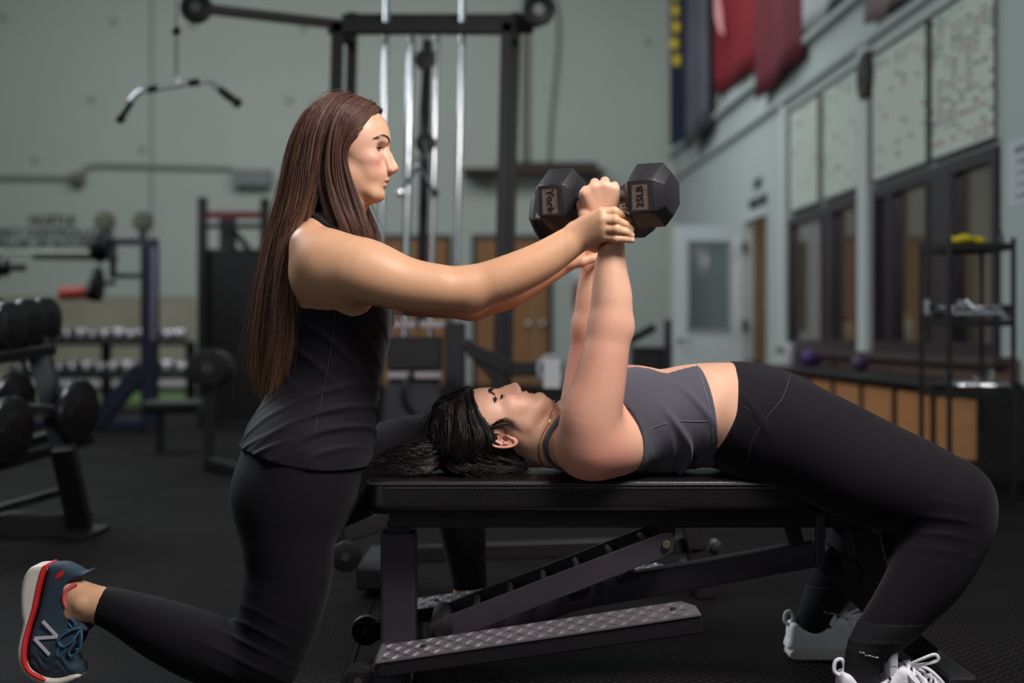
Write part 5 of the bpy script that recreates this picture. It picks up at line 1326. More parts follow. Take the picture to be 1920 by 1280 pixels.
# right arm (nearest the camera)
A += [Ell(W(618, 500, 2.97), (.072, .060, .070), None, .03)]
A += chain([(620, 500, 2.965), (680, 507, 2.94), (760, 532, 2.93), (830, 541, 2.925), (880, 543, 2.93)], [58, 61, 50, 44, 39], k=.03)
A += [Cone(W(596, 520, 3.0), W(655, 545, 2.99), .055, .04, .04), Ell(W(884, 566, 2.93), (.018, .02, .016), None, .02)]
A += chain([(880, 541, 2.93), (945, 521, 2.93), (1010, 492, 2.935), (1062, 459, 2.94), (1084, 443, 2.94)], [40, 40, 36, 30, 26], k=.02, n=(0, 1, 0), st=.9)
# right hand closed round the other woman's wrist
def hand_right_a():
    H = []
    wr = [(1080, 430, 2.94), (1082, 438, 2.94), (1083, 446, 2.942), (1082, 454, 2.945)]
    kn = [(1128, 399, 2.905), (1130, 413, 2.900), (1131, 429, 2.903), (1131, 443, 2.91)]
    for a_, b_ in zip(wr, kn):
        H.append(Cone(W(*a_), W(*b_), .0165, .0122, .014))
    H.append(Cone(W(1100, 420, 2.935), W(1112, 452, 2.935), .018, .017, .012))
    fing = [[(1128, 399, 2.905), (1152, 397, 2.902), (1168, 404, 2.912), (1178, 412, 2.925)],
            [(1130, 413, 2.900), (1154, 413, 2.893), (1172, 421, 2.899), (1183, 430, 2.908)],
            [(1131, 429, 2.903), (1156, 430, 2.893), (1173, 435, 2.897), (1184, 441, 2.904)],
            [(1131, 443, 2.91), (1154, 447, 2.898), (1171, 448, 2.899), (1185, 450, 2.904)]]
    rs = [(.0118, .0098, .0088, .0074), (.0118, .0098, .0088, .0076), (.0112, .0094, .0084, .0072), (.0098, .0082, .0074, .0064)]
    tips = []
    for f_, r_ in zip(fing, rs):
        for i in range(3):
            H.append(Cone(W(*f_[i]), W(*f_[i + 1]), r_[i], r_[i + 1], .0025 if i == 0 else .002))
        H.append(Ell(W(*f_[1]), (r_[1] * 1.08,) * 3, None, .003)); tips.append((W(*f_[3]), W(*f_[2])))
    th = [(1092, 452, 2.962), (1116, 462, 2.985), (1140, 462, 2.998), (1158, 456, 2.998)]
    for i in range(3): H.append(Cone(W(*th[i]), W(*th[i + 1]), (.017, .0125, .0105)[i], (.0125, .0105, .0085)[i], .004))
    return H, tips
HA, tipsA = hand_right_a()
A += HA
# left arm and hand (behind)
A += [Ell(W(625, 505, 3.27), (.062, .055, .062), None, .03)]
A += chain([(630, 507, 3.27), (720, 540, 3.27), (800, 556, 3.26), (884, 568, 3.25)], [56, 46, 38, 31], k=.03)
A += chain([(884, 566, 3.25), (950, 549, 3.25), (1010, 516, 3.25), (1058, 489, 3.25)], [31, 31, 27, 22], k=.02)
def hand_left_a():
    H = []
    for (a_, b_) in (((1062, 484, 3.245), (1098, 462, 3.30)), ((1062, 488, 3.245), (1100, 474, 3.30)), ((1062, 492, 3.245), (1098, 486, 3.30)), ((1060, 480, 3.25), (1094, 450, 3.295))):
        H.append(Cone(W(*a_), W(*b_), .017, .0115, .012))
    for py in (446, 460, 474, 487):
        f_ = [(1096, py + 2, 3.298), (1116, py, 3.335), (1134, py + 3, 3.33), (1142, py + 5, 3.315)]
        for i in range(3): H.append(Cone(W(*f_[i]), W(*f_[i + 1]), (.0108, .0092, .0082)[i], (.0092, .0082, .0068)[i], .0022))
    th = [(1070, 494, 3.235), (1092, 490, 3.225), (1112, 484, 3.228), (1126, 478, 3.238)]
    for i in range(3): H.append(Cone(W(*th[i]), W(*th[i + 1]), (.015, .012, .010)[i], (.012, .010, .008)[i], .004))
    return H
A += hand_left_a()
# right leg: knee on the floor, shin back to the raised heel
A += chain([(556, 930, 3.06), (540, 1000, 3.04), (540, 1070, 3.04), (526, 1140, 3.04), (508, 1205, 3.04), (498, 1238, 3.035)], [98, 86, 80, 76, 68, 60], k=.03)
A += chain([(492, 1232, 3.035), (440, 1232, 3.035), (380, 1213, 3.03), (300, 1179, 3.03), (215, 1142, 3.03), (160, 1128, 3.03)], [60, 58, 62, 54, 37, 31], k=.02)
A += [Cone(W(165, 1128, 3.03), W(120, 1095, 3.03), PR(27, DT), PR(24, DT), .02), Cone(W(150, 1135, 3.03), W(105, 1180, 3.03), PR(28, DT), PR(26, DT), .02),
      Cone(W(105, 1180, 3.03), W(105, 1235, 3.03), PR(24, DT), PR(18, DT), .02), Ell(W(150, 1133, 2.995), (.012, .008, .012), None, .012)]
# left leg: foot on the floor beyond the bench
A += chain([(575, 925, 3.22), (680, 885, 3.38), (790, 845, 3.56), (828, 850, 3.6)], [84, 78, 66, 52], k=.03)
A += chain([(830, 852, 3.6), (852, 905, 3.61), (866, 985, 3.62), (876, 1060, 3.62), (882, 1120, 3.62)], [52, 48, 42, 33, 29], k=.02)
A += [Cone(W(876, 1130, 3.62), W(960, 1160, 3.6), .032, .024, .02)]
bodyA_noHead = list(A)
A_all = hp + [Cone(fa.p(-34, 0, -50), W(628, 440, 3.12), .050, .052, .02)] + A
trainer = empty('person', W(500, 1300, 3.05) * np.array([1, 1, 0]), 'woman with long brown hair kneeling in black tank top, steadying the raised wrist', 'person')
def nails_a(v, c):
    for (t, b) in tipsA:
        d = t - b; d /= np.linalg.norm(d); q = v - (t + d * .003 + np.array([0, -.006, .002]))
        m_ = (np.linalg.norm(q, axis=1) < .0062) & (v[:, 1] < t[1] - .004) & ((q @ d) > -.004)
        c[m_] = srgb((228, 184, 168))
    return c
bodyA = iso_obj('body', A_all, .0047, SKIN_A, trainer, colors=skin_colors((208, 158, 124), fa, lipsA, (190, 105, 105), nails_a,
        [(22, 40, -10, 62, (222, 174, 154), .75), (34, 46, -28, 24, (222, 142, 128), .45), (72, 0, -38, 12, (220, 150, 136), .3)]),
    patches=[(fa.p(-150, -95, -125), fa.p(90, 95, 125), .0017), (W(1056, 485, 2.99) - np.array([0, .0, .01]) + np.array([0, -.13, 0]), W(1200, 378, 3.02), .0019)])
for s in (-1, 1): eye_obj(fa, KA, s, trainer, (1, 0, -.2))
for s in (-1, 1):
    bp = [fa.p(52, s * 11, 19.5), fa.p(48, s * 21, 23.5), fa.p(41, s * 32, 25), fa.p(30, s * 42, 23), fa.p(22, s * 48, 20)]
    tuft_line('eyebrow', A_all, bp, 260, .0055, [fa.B @ np.array([-.3, s * .8, .5]), fa.B @ np.array([-.5, s * .8, .3]), fa.B @ np.array([-.7, s * .6, .0]), fa.B @ np.array([-.8, s * .5, -.2]), fa.B @ np.array([-.8, s * .5, -.4])], .00028, BROW, trainer, .0007)
    lp = [fa.p(24.5 + 12.6 * math.cos(a) , s * (31.5 + 12.6 * math.sin(a)), 2.6 - 3 * abs(math.sin(a - .1))) for a in np.linspace(-.75, 1.05, 8)]
    tuft_line('eyelash', A_all, lp, 80, .0050, fa.B @ np.array([.8, s * .35, -.05]), .0003, LASH, trainer, .0003, lift=1)
    lp = [fa.p(24.5 + 12.3 * math.cos(a) , s * (31.5 + 12.3 * math.sin(a)), -5 + 2.4 * abs(math.sin(a - .1))) for a in np.linspace(-.6, 1.0, 8)]
    tuft_line('eyelash', A_all, lp, 40, .0025, fa.B @ np.array([.8, s * .35, -.4]), .0002, LASH, trainer, .0003, lift=1)
# leggings of the trainer
legsA = [p for p in bodyA_noHead]
def folds(X, Y, Z, amp, dirx, dirz, freq, seed, sharp=3):
    n = snoise(X, Y, Z, 9, seed) * .9 + snoise(X, Y, Z, 24, seed + 1) * .25
    s_ = np.sin((X * dirx + Z * dirz + Y * .35) * freq + n * 2.2)
    return amp * np.maximum(s_, 0) ** sharp
def pzx(px, py, d=2.98):
    q = W(px, py, d); return q[0], q[2]
zhemA = pzx(0, 862)[1]
def legA_post(F, X, Y, Z):
    x0, z0 = pzx(470, 1235, 3.03)
    fold = folds(X, Y, Z, .004, .5, 1.0, 150, 11) * np.exp(-(((X - x0) ** 2 + (Z - z0 - .04) ** 2) / .085 ** 2))
    F = F - .0028 - fold
    F = smax(F, np.where(X < W(700, 0, 3.1)[0], Z - pzx(0, 815)[1], -1), .003)                                  # waist, under the top
    # ankle cuffs
    xc, zc = pzx(191, 1130, 3.03); ax_, az_ = pzx(215, 1137, 3.03); nx, nz = ax_ - xc, az_ - zc; L_ = math.hypot(nx, nz)
    near = Y < 3.3
    cut1 = -((X - xc) * nx / L_ + (Z - zc) * nz / L_)
    cut1 = np.where(near & (Z < .45), cut1, -1.0)
    cut2 = np.where(~near, W(0, 1102, 3.62)[2] - Z, -1.0)
    return smax(smax(F, cut1, .003), cut2, .003)
lo = np.array([W(150, 0, 3.0)[0], 2.85, -.02]); hi = np.array([W(925, 0, 3.6)[0], 3.8, .64])
leggA = iso_obj('leggings', legsA, .0043, LEG_A, trainer, post=legA_post, lo=lo, hi=hi)
# tank top of the trainer
armA = [p for p in []]
def tankA_post(F, X, Y, Z):
    y = Y - 3.12; ay = np.abs(y)
    f1 = folds(X, Y, Z, .009, -.55, 1, 125, 21, 2) * np.exp(-((Z - pzx(0, 790)[1]) / .07) ** 2) * np.clip((X - pzx(540, 0)[0]) / .1, .25, 1)
    f2 = folds(X, Y, Z, .004, -.25, 1, 190, 27, 2) * np.exp(-((Z - pzx(0, 845)[1]) / .03) ** 2) * np.clip((pzx(600, 0)[0] - X) / .1, 0, 1)
    f3 = folds(X, Y, Z, .003, .9, 1, 80, 25) * np.exp(-((Z - pzx(0, 640)[1]) / .08) ** 2)
    F = F - .0050 - f1 - f2 - f3 - .003 * np.clip((pzx(0, 760)[1] - Z) / .1, 0, 1)
    # hem: lower at the front
    xh, zh = pzx(465, 850); xh2, zh2 = pzx(690, 884)
    hem = zh + (zh2 - zh) * np.clip((X - xh) / (xh2 - xh), -.2, 1.2) - .012 * np.sin(np.clip((X - xh) / (xh2 - xh), 0, 1) * np.pi)
    F = smax(F, hem - Z, .003)
    # armholes: everything above the side line, outside the middle of chest and back
    ztop = pzx(0, 574)[1]
    xm = W(640, 0, 3.1)[0]
    halfw = np.where(X > xm, .088, .045 + .05 * np.clip((ztop - Z) / .02 + .5, 0, 1))
    halfw = halfw + np.clip((ztop + .035 - Z) / .05, 0, 1) * .12 * np.where(X > xm, 1, .75)
    F = smax(F, ay - halfw, .004)
    zneck = np.where(X > xm, pzx(0, 505)[1], pzx(0, 475)[1])
    neck = np.where(ay < .062, Z - zneck, Z - pzx(0, 432)[1])
    return smax(F, neck, .004)
torsoA = [p for p in bodyA_noHead if (p.hi[1] - p.lo[1]) > 0]
tank = iso_obj('tank_top', A[:12], .0038, TANK, trainer, post=tankA_post)
def strap(name, prims, ctrl, wdt, m, parent, off=.003, th=.0016):
    """flat band lying on the skin through world points"""
    C_ = np.array(catmull(ctrl, 8, False)); C_ = snap(prims, C_, off, 8)
    T = np.gradient(C_, axis=0); T /= np.linalg.norm(T, axis=1, keepdims=True)
    e = 1e-3; g = np.stack([sdf_at(prims, C_ + np.eye(3)[k] * e) - sdf_at(prims, C_ - np.eye(3)[k] * e) for k in range(3)], 1); g /= np.linalg.norm(g, axis=1, keepdims=True)
    S_ = np.cross(T, g); S_ /= np.linalg.norm(S_, axis=1, keepdims=True)
    prof = [(-1, 0), (-.9, 1), (.9, 1), (1, 0), (.9, -1.2), (-.9, -1.2)]
    V = np.stack([C_ + S_ * (a * wdt / 2) + g * (b * th) for a, b in prof], 1).reshape(-1, 3)
    n = len(C_); q = np.array([[i * 6 + k, i * 6 + (k + 1) % 6, (i + 1) * 6 + (k + 1) % 6, (i + 1) * 6 + k] for i in range(n - 1) for k in range(6)])
    return npmesh(name, V, q, m, parent)
for s in (-1, 1):
    yy = lambda v: np.array([0, s * v, 0])
    strap('strap', A_all, [W(572, 520, 3.12) + yy(.03), W(575, 455, 3.12) + yy(.04), W(590, 402, 3.12) + yy(.085), W(612, 414, 3.12) + yy(.118), W(638, 434, 3.12) + yy(.132), W(668, 462, 3.12) + yy(.12), W(692, 510, 3.12) + yy(.09)], .018, TANK, trainer)

_C = snap(A[:12], np.array(catmull([W(630, 580, 2.95), W(622, 640, 2.96), W(612, 700, 2.97), W(598, 770, 2.96), W(580, 850, 2.95)], 8, False)), .0064, 10)
mb = MB(); mb.tube(_C, .0008, 5); mb.build('seam', mat('seam_thread_tank', (62, 58, 68), .8), trainer, smooth=True)
# hair of the trainer --------------------------------------------------
def capfun(fr, c, r, edge, lo_z, grow=0):
    """hair lying on the skull, cut off at the hairline"""
    ez = [e[0] for e in edge]; exx = [e[1] for e in edge]; B = fr.B; O = fr.O
    e_ = Ell(fr.p(*c), np.array(r) / 1000, B)
    def f(X, Y, Z):
        x, y, zc = X - O[0], Y - O[1], Z - O[2]
        lx = (B[0, 0] * x + B[1, 0] * y + B[2, 0] * zc) * 1000; lz = (B[0, 2] * x + B[1, 2] * y + B[2, 2] * zc) * 1000
        ly = (B[0, 1] * x + B[1, 1] * y + B[2, 1] * zc) * 1000
        d = e_.d(X, Y, Z)
        cut = (lx - np.interp(lz, ez, exx) - 10 * np.clip(1 - np.abs(ly) / 30, 0, 1)) / 1000
        d = smax(d, cut, .006)
        return smax(d, (lo_z - lz) / 1000, .02)
    return Fn(f, e_.lo, e_.hi, .01)
edgeA = [(-120, -32), (-60, -34), (-20, -31), (-2, -29), (17, -12), (33, 0), (49, 6), (66, 16), (76, 26), (90, 44), (120, 60)]
HCAP = [capfun(fa, (-40, 0, 32), (97, 79, 86), edgeA, -60)]
def hc(a, b, ra, rb, st=1.0, k=.02, n=(0, 1, 0)): return Cone(W(*a), W(*b), PR(ra, 3.1), PR(rb, 3.1), k, n, st)
HCAP += [hc((608, 290, 3.1), (584, 360, 3.1), 45, 26, 1.6), hc((584, 360, 3.1), (545, 450, 3.1), 26, 22, 2.3), hc((545, 450, 3.1), (527, 540, 3.085), 20, 17, 2.6),
         hc((527, 540, 3.085), (521, 620, 3.07), 17, 17, 2.2), hc((521, 620, 3.07), (514, 690, 3.06), 17, 12, 1.8), hc((514, 690, 3.06), (508, 720, 3.06), 12, 5, 1.8),
         hc((640, 320, 3.04), (658, 390, 3.032), 15, 14, 1.0), hc((658, 390, 3.032), (682, 440, 3.03), 14, 10, 1.0),
         hc((640, 320, 3.165), (655, 390, 3.175), 18, 19, 1.0), hc((655, 390, 3.175), (690, 440, 3.18), 19, 14, 1.0)]
iso = iso_obj('hair', HCAP, .0045, mat('hair_under', (46, 29, 25), .55, var=.35, vscale=60, stretch=(6, 1, .25), bump=.5, bscale=90, spec=.3), trainer)
def lofthair(name, guides, n, parent, m, pal, sd, push=None, tipcol=None, jit=.0035, rad=(.0005, .0010), P_=22, side=1, yc=3.1, wave=0.0, mirror=False, lenj=.1, tipspread=.012):
    r = np.random.default_rng(sd)
    G = []
    for g in guides:
        c = np.array(catmull([(p[0], p[1], p[2]) for p in g], 10, False))
        dd = np.r_[0, np.cumsum(np.linalg.norm(np.diff(c[:, :2], axis=0), axis=1))]; dd /= dd[-1]
        tt = np.linspace(0, 1, P_); G.append(np.stack([np.interp(tt, dd, c[:, k]) for k in range(3)], 1))
    G = np.array(G); u = r.uniform(0, len(G) - 1.0001, n)
    if wave > .005: uc = (np.floor(u * 7) + .5) / 7; u = np.clip(uc + (u - uc) * .45, 0, len(G) - 1.0001)
    i = u.astype(int); f = (u - i)[:, None, None]
    path = G[i] * (1 - f) + G[i + 1] * f
    L_ = r.uniform(1 - lenj, 1, n)
    tt = np.linspace(0, 1, P_)[None] * L_[:, None] * (P_ - 1); ii = np.minimum(tt.astype(int), P_ - 2); ff = (tt - ii)[..., None]
    path = np.take_along_axis(path, ii[..., None].repeat(3, 2), 1) * (1 - ff) + np.take_along_axis(path, (ii + 1)[..., None].repeat(3, 2), 1) * ff
    layer = r.uniform(-.003, .006, n)
    d = yc + (path[..., 2] + layer[:, None] * np.sign(-path[..., 2] + 1e-9) * -1 * 0) * side
    if mirror: d = yc - path[..., 2]
    X = (path[..., 0] - 960) * yc / FPX; Z = CAMH + (625 - path[..., 1]) * yc / FPX
    w_ = np.stack([X, d, Z], -1)
    t = np.linspace(0, 1, P_)[None, :, None]
    a = r.normal(0, 1, (n, 1, 3)) * (jit + tipspread * t ** 2)
    cl = np.floor(u * 9).astype(int); ca = r.normal(0, 1, (200, 3))[cl % 200][:, None, :] * (.002 + .006 * t)
    w_ = w_ + a + ca + np.stack([0 * layer, layer * (-1 if not mirror else 1), layer * .3], -1)[:, None, :]
    if wave:
        kc = (u * 7).astype(int); pc = r.uniform(0, 6.28, 4000)[kc % 4000][:, None]; ph = pc + r.normal(0, .12, (n, 1)); fr_ = .7 + .6 * (np.sin(kc * 12.9) * .5 + .5)[:, None]; amp = wave * (.5 + .8 * (np.sin(kc * 7.7) * .5 + .5))[:, None] * r.uniform(.85, 1.15, (n, 1))
        s_ = np.linspace(0, 1, P_)[None]; env = np.minimum(1, s_ * 3)
        w_[..., 2] += amp * env * np.sin(s_ * 13 * fr_ + ph); w_[..., 0] += amp * .6 * env * np.cos(s_ * 11 * fr_ + ph * 1.7); w_[..., 1] += amp * .6 * env * np.sin(s_ * 12 * fr_ + ph * .6)
    if push is not None:
        Q_ = w_.reshape(-1, 3); e = 1e-3
        for _ in range(2):
            f0 = sdf_at(push, Q_); lim = np.repeat(np.abs(layer) * .6 + .0006, P_); i_ = np.where((f0 < lim) & (f0 > -.03))[0]
            q0 = Q_[i_]; g = np.stack([sdf_at(push, q0 + np.eye(3)[k] * e) - sdf_at(push, q0 - np.eye(3)[k] * e) for k in range(3)], 1); g /= np.linalg.norm(g, axis=1, keepdims=True) + 1e-9
            Q_[i_] = q0 + g * (lim[i_] - f0[i_])[:, None]
        w_ = Q_.reshape(w_.shape)
    pal = np.array([srgb(c) for c in pal]); cols = pal[r.integers(0, len(pal), n)] * r.uniform(.75, 1.2, (n, 1))
    if tipcol is not None:
        tt_ = np.clip(np.linspace(-.5, 1.0, P_), 0, 1)[None, :, None] * r.uniform(.3, 1, (n, 1, 1)); cols = cols[:, None, :] * (1 - tt_) + np.array(srgb(tipcol)) * tt_
    return strands(name, w_, r.uniform(rad[0], rad[1], n), m, parent, 3, cols)
gA = [(714, 205, -.003), (703, 218, -.030), (686, 248, -.056), (660, 284, -.071), (658, 310, -.075), (667, 348, -.076), (684, 395, -.075), (700, 440, -.08), (708, 490, -.07)]
gB = [(690, 192, -.003), (670, 208, -.045), (650, 240, -.070), (642, 290, -.082), (644, 340, -.083), (655, 390, -.083), (670, 430, -.088), (684, 480, -.08)]
gC = [(660, 181, 0), (637, 200, -.045), (618, 250, -.074), (609, 310, -.083), (612, 345, -.084), (624, 382, -.082), (642, 415, -.086), (656, 440, -.080)]
gD = [(650, 179, 0), (625, 196, -.045), (602, 250, -.074), (592, 310, -.084), (588, 370, -.082), (572, 420, -.078), (556, 480, -.085), (552, 560, -.088), (554, 620, -.085), (543, 670, -.07), (522, 735, -.05)]
gE = [(632, 180, 0), (597, 203, -.04), (573, 260, -.062), (560, 320, -.072), (548, 390, -.07), (533, 460, -.07), (524, 540, -.075), (521, 610, -.07), (515, 680, -.055), (509, 738, -.04)]
gF = [(618, 184, 0), (582, 212, -.012), (555, 268, -.02), (541, 335, -.022), (526, 415, -.022), (510, 500, -.02), (498, 580, -.02), (490, 640, -.02), (489, 700, -.02), (500, 742, -.02)]
palA = [(62, 38, 33), (74, 47, 40), (88, 56, 46), (52, 32, 28), (105, 70, 56), (80, 50, 42)]
lofthair('hair_front_lock', [gA, gB, gC], 2600, trainer, HAIR_A, palA, 31, HCAP, (112, 76, 58), .0012, (.0004, .0008), tipspread=.004)
lofthair('hair_back_length', [gC[:4] + [(602, 350, -.082), (584, 405, -.08), (560, 480, -.086), (550, 560, -.09), (556, 610, -.08)], gD, gE, gF], 4600, trainer, HAIR_A, palA + [(122, 84, 66)], 32, HCAP, (150, 108, 82), .0018, (.0004, .0008), wave=.0022, lenj=.22, tipspread=.009)
lofthair('hair_far_side', [gA, gB, gC, gD, gE, gF], 1100, trainer, HAIR_A, palA, 33, HCAP, None, .002, (.0005, .001), mirror=True, lenj=.2, tipspread=.006)
lofthair('hair_stray', [gD, gE, gF], 260, trainer, HAIR_A, palA + [(150, 110, 85)], 34, None, None, .005, (.0002, .0003), lenj=.3, tipspread=.016)
gW = [(700, 470, .06), (712, 520, .06), (728, 560, .05), (745, 590, .05), (765, 627, .04)]
lofthair('hair_wisp', [gW, [(x - 12, y, d) for x, y, d in gW]], 60, trainer, HAIR_A, palA, 35, None, None, .002, (.0003, .0004), lenj=.4, tipspread=.005)

# running shoes of the trainer (a part of what she wears)
def runshoe(dd, dx=0, dy=0):
    pass
SOLE_W = mat('sole_white', (205, 198, 188), .6, var=.1, vscale=30)
RED = mat('shoe_red', (212, 40, 45), .55)
UPPER = mat('shoe_teal', (38, 55, 70), .75, var=.22, vscale=40, bump=.5, bscale=700)
LACE = mat('lace_blue', (52, 92, 120), .7)
SY = 3.03
out_s = [(84, 1055), (66, 1059), (53, 1079), (48, 1108), (49, 1147), (52, 1165), (47, 1196), (45, 1225), (53, 1249), (68, 1266), (88, 1276), (117, 1279), (144, 1272), (159, 1261), (150, 1256), (120, 1264), (94, 1262), (72, 1250), (61, 1232), (60, 1202), (66, 1171), (75, 1137), (81, 1108), (89, 1079), (98, 1057)]
shoe1 = empty('running_shoe', W(110, 1280, SY) * np.array([1, 1, 0]), "worn on the kneeling woman's rear foot, navy running shoe with white sole and letter N", 'shoe', "kneeling woman's running shoes")
iso_obj('sole', [polyprim(out_s, SY, SY, .043, .012, wf=lambda X, Z: .036 + .010 * np.exp(-((Z - W(0, 1225, SY)[2]) / .05) ** 2) + 0 * X)], .0022, SOLE_W, shoe1)
red_s = [(90, 1056), (98, 1056), (90, 1079), (82, 1108), (76, 1137), (66, 1171), (61, 1202), (61, 1232), (72, 1251), (97, 1265), (88, 1267), (66, 1255), (55, 1235), (54, 1202), (60, 1171), (70, 1137), (76, 1108), (82, 1079)]
iso_obj('midsole_stripe', [polyprim(red_s, SY, SY, .044, .003, wf=lambda X, Z: .0385 + .010 * np.exp(-((Z - W(0, 1225, SY)[2]) / .05) ** 2) + 0 * X)], .0018, RED, shoe1)
up_s = [(97, 1056), (112, 1053), (128, 1054), (146, 1062), (160, 1070), (174, 1066), (172, 1072), (156, 1082), (142, 1092), (134, 1106), (134, 1122), (140, 1138), (152, 1150), (166, 1166), (172, 1176), (162, 1184), (156, 1200), (146, 1214), (140, 1224), (150, 1236), (159, 1250), (156, 1262), (120, 1266), (96, 1264), (76, 1252), (64, 1232), (63, 1202), (69, 1171), (79, 1137), (85, 1108), (91, 1079)]
upP = [polyprim(up_s, SY, SY, .037, .018, wf=lambda X, Z: .031 + .009 * np.exp(-((Z - W(0, 1215, SY)[2]) / .05) ** 2) + 0 * X)]
upP.append(Cone(W(138, 1100, SY), W(185, 1118, SY), .030, .034, .004, None, 1, 's'))
iso_obj('upper', upP, .0022, UPPER, shoe1, post=lambda F, X, Y, Z: F + .0012 * np.sin((X * .5 + Z) * 260 + 3 * np.sin(X * 120)) * np.exp(-((Z - W(0, 1233, SY)[2]) / .02) ** 2))
mb = MB(); Nf = [(91, 1157), (119, 1186), (76, 1189), (105, 1219)]
yN = SY - .0375
def onN(p, o=0): q = W(p[0], p[1], SY); return np.array([q[0], yN - .0015 - o - .004 * np.exp(-((q[2] - W(0, 1225, SY)[2]) / .04) ** 2), q[2]])
for a_, b_ in zip(Nf[:-1], Nf[1:]): mb.bar(onN(a_), onN(b_), .0072, .0018, up=(0, 1, 0), bevel=.0005)
for o in mb.bm.verts: pass
mb.build('letter_emblem', mat('emblem_grey', (188, 182, 190), .45), shoe1)
mb = MB()
for i, (a_, b_) in enumerate((((112, 1082), (118, 1069)), ((115, 1080), (121, 1067)), ((118, 1079), (124, 1066)), ((121, 1077), (127, 1065)), ((124, 1076), (129, 1065)))):
    qa, qb = W(a_[0], a_[1], SY), W(b_[0], b_[1], SY); qa[1] = qb[1] = SY - .0312
    mb.bar(qa, qb, .0018, .002, up=(0, 1, 0))
mb.build('heel_emblem', RED, shoe1)
mb = MB(); yl = lambda p, o=0: W(p[0], p[1], SY) + np.array([0, -.034 - o, 0])
mb.tube(catmull([yl((141, 1152)), yl((152, 1163), .004), yl((146, 1170), .002), yl((138, 1162))], 5, False), .0022, 6)
mb.tube(catmull([yl((162, 1170), .004), yl((148, 1172), .008), yl((128, 1184), .008), yl((121, 1196), .008), yl((132, 1204), .008), yl((148, 1192), .009), yl((160, 1174), .004)], 6, False), .0026, 6)
mb.tube(catmull([yl((162, 1172), .004), yl((164, 1190), .008), yl((158, 1212), .006), yl((144, 1222), .004), yl((140, 1214), .006), yl((152, 1194), .008)], 6, False), .0026, 6)
mb.tube(catmull([yl((126, 1196), .004), yl((118, 1215), .006), yl((122, 1222), .004), yl((136, 1208), .006)], 6, False), .0026, 6)
for a_, b_ in (((132, 1176), (160, 1172)), ((136, 1190), (158, 1186)), ((128, 1204), (154, 1200)), ((126, 1216), (150, 1214))): mb.tube([yl(a_), yl(((a_[0] + b_[0]) / 2, a_[1] - 3), .003), W(b_[0], b_[1], SY) + np.array([0, -.01, 0])], .0025, 6)
mb.build('laces', LACE, shoe1, smooth=True)
mb = MB(); mb.tube(catmull([W(150, 1090, SY) + np.array([0, -.026, 0]), W(131, 1105, SY) + np.array([0, -.030, 0]), W(129, 1125, SY) + np.array([0, -.030, 0]), W(140, 1142, SY) + np.array([0, -.028, 0]), W(158, 1160, SY) + np.array([0, -.02, 0])], 6, False), .0045, 8)
mb.build('collar_lining', mat('lining_coral', (205, 88, 92), .8), shoe1, smooth=True)
# her other shoe, flat on the floor beyond the bench
shoe2 = empty('running_shoe', W(900, 1190, 3.6) * np.array([1, 1, 0]), "seen under the bench pad, navy running shoe on the kneeling woman's forward foot", 'shoe', "kneeling woman's running shoes")
s2y = 3.62; fz = CAMH
def gshoe(root, heel, L_, dirx, H, mats, hw=.036):
    """low shoe standing on the floor, seen from the side; heel=(x,y) world"""
    hx, hy = heel
    def P(u, z): return (hx + dirx * u * L_, z * H)
    def mk(name, poly, hwid, rnd, m, h=.0025, sub=()):
        pts = catmull([P(*p) for p in poly], 3); xs = [p[0] for p in pts]; zs = [p[1] for p in pts]
        def f(X, Y, Z):
            u = (X - hx) * dirx / L_
            ww = hwid * (0.92 + .22 * np.exp(-((u - .68) / .24) ** 2) - .25 * np.clip((u - .88) / .12, 0, 1) ** 2)
            return smax(poly2d(xs, zs, X, Z), np.abs(Y - hy) - ww, rnd)
        pr = [Fn(f, (min(xs) - .02, hy - .07, min(zs) - .02), (max(xs) + .02, hy + .07, max(zs) + .02), .01)] + list(sub)
        return iso_obj(name, pr, h, m, root)
    mk('sole', [(0, .02), (0, .3), (.15, .29), (.5, .24), (.85, .27), (1.0, .33), (1.02, .2), (.95, .03), (.7, 0), (.3, 0)], hw + .003, .006, mats[0])
    op = Chain([(hx + dirx * .13 * L_, hy, .98 * H), (hx + dirx * .24 * L_, hy, 1.0 * H), (hx + dirx * .36 * L_, hy, 1.25 * H)], [.023, .026, .030], .004, .92, op='s')
    mk('upper', [(.0, .24), (-.02, .6), (.0, 1.0), (.06, 1.02), (.14, .84), (.28, .80), (.38, 1.0), (.44, 1.2), (.52, 1.15), (.62, .85), (.8, .62), (.93, .52), (1.0, .35), (.95, .22), (.5, .2)], hw, .016, mats[1], sub=[op])
gshoe(shoe2, (W(836, 0, s2y)[0], s2y), .25, 1, .085, (SOLE_W, UPPER))

# ================================================================== the woman lying on the bench
DL = 3.12
fb = Frame(W(937, 772, DL), (0, 0, 1), (0, 1, 0), (-1, 0, 0))
KB = dict(jaw=48, skull_c=(-37, 0, 38), skull_r=(85, 74, 82),
    sec=[(88, 8, -60, 20), (76, 26, -60, 40), (62, 40, -55, 55), (45, 47, -50, 63), (28, 48.5, -45, 66), (14, 46, -45, 66), (0, 41, -45, 66), (-18, 41, -45, 65),
         (-34, 43, -48, 62), (-46, 45.5, -46, 58), (-56, 44, -44, 55), (-66, 39.5, -38, 52), (-76, 36, -28, 47), (-88, 38, -14, 40), (-98, 32, -4, 31), (-106, 20, 0, 20)],
    kp=dict(brow=(49, 18), nas=(47.5, 5), bridge=(57, -14), tip=(64.5, -33), subn=(48.5, -44), ul=(46.8, -57), sto=(38.5, -62.5), ll=(42, -69.5), labm=(37.4, -77), chin=(40, -89)),
    eye=(21, 31.5, 0), open=0, ear=(-56, -8), ear_y=68, ear_tilt=18)
hb, lipsB = head_prims(fb, KB)
B = []
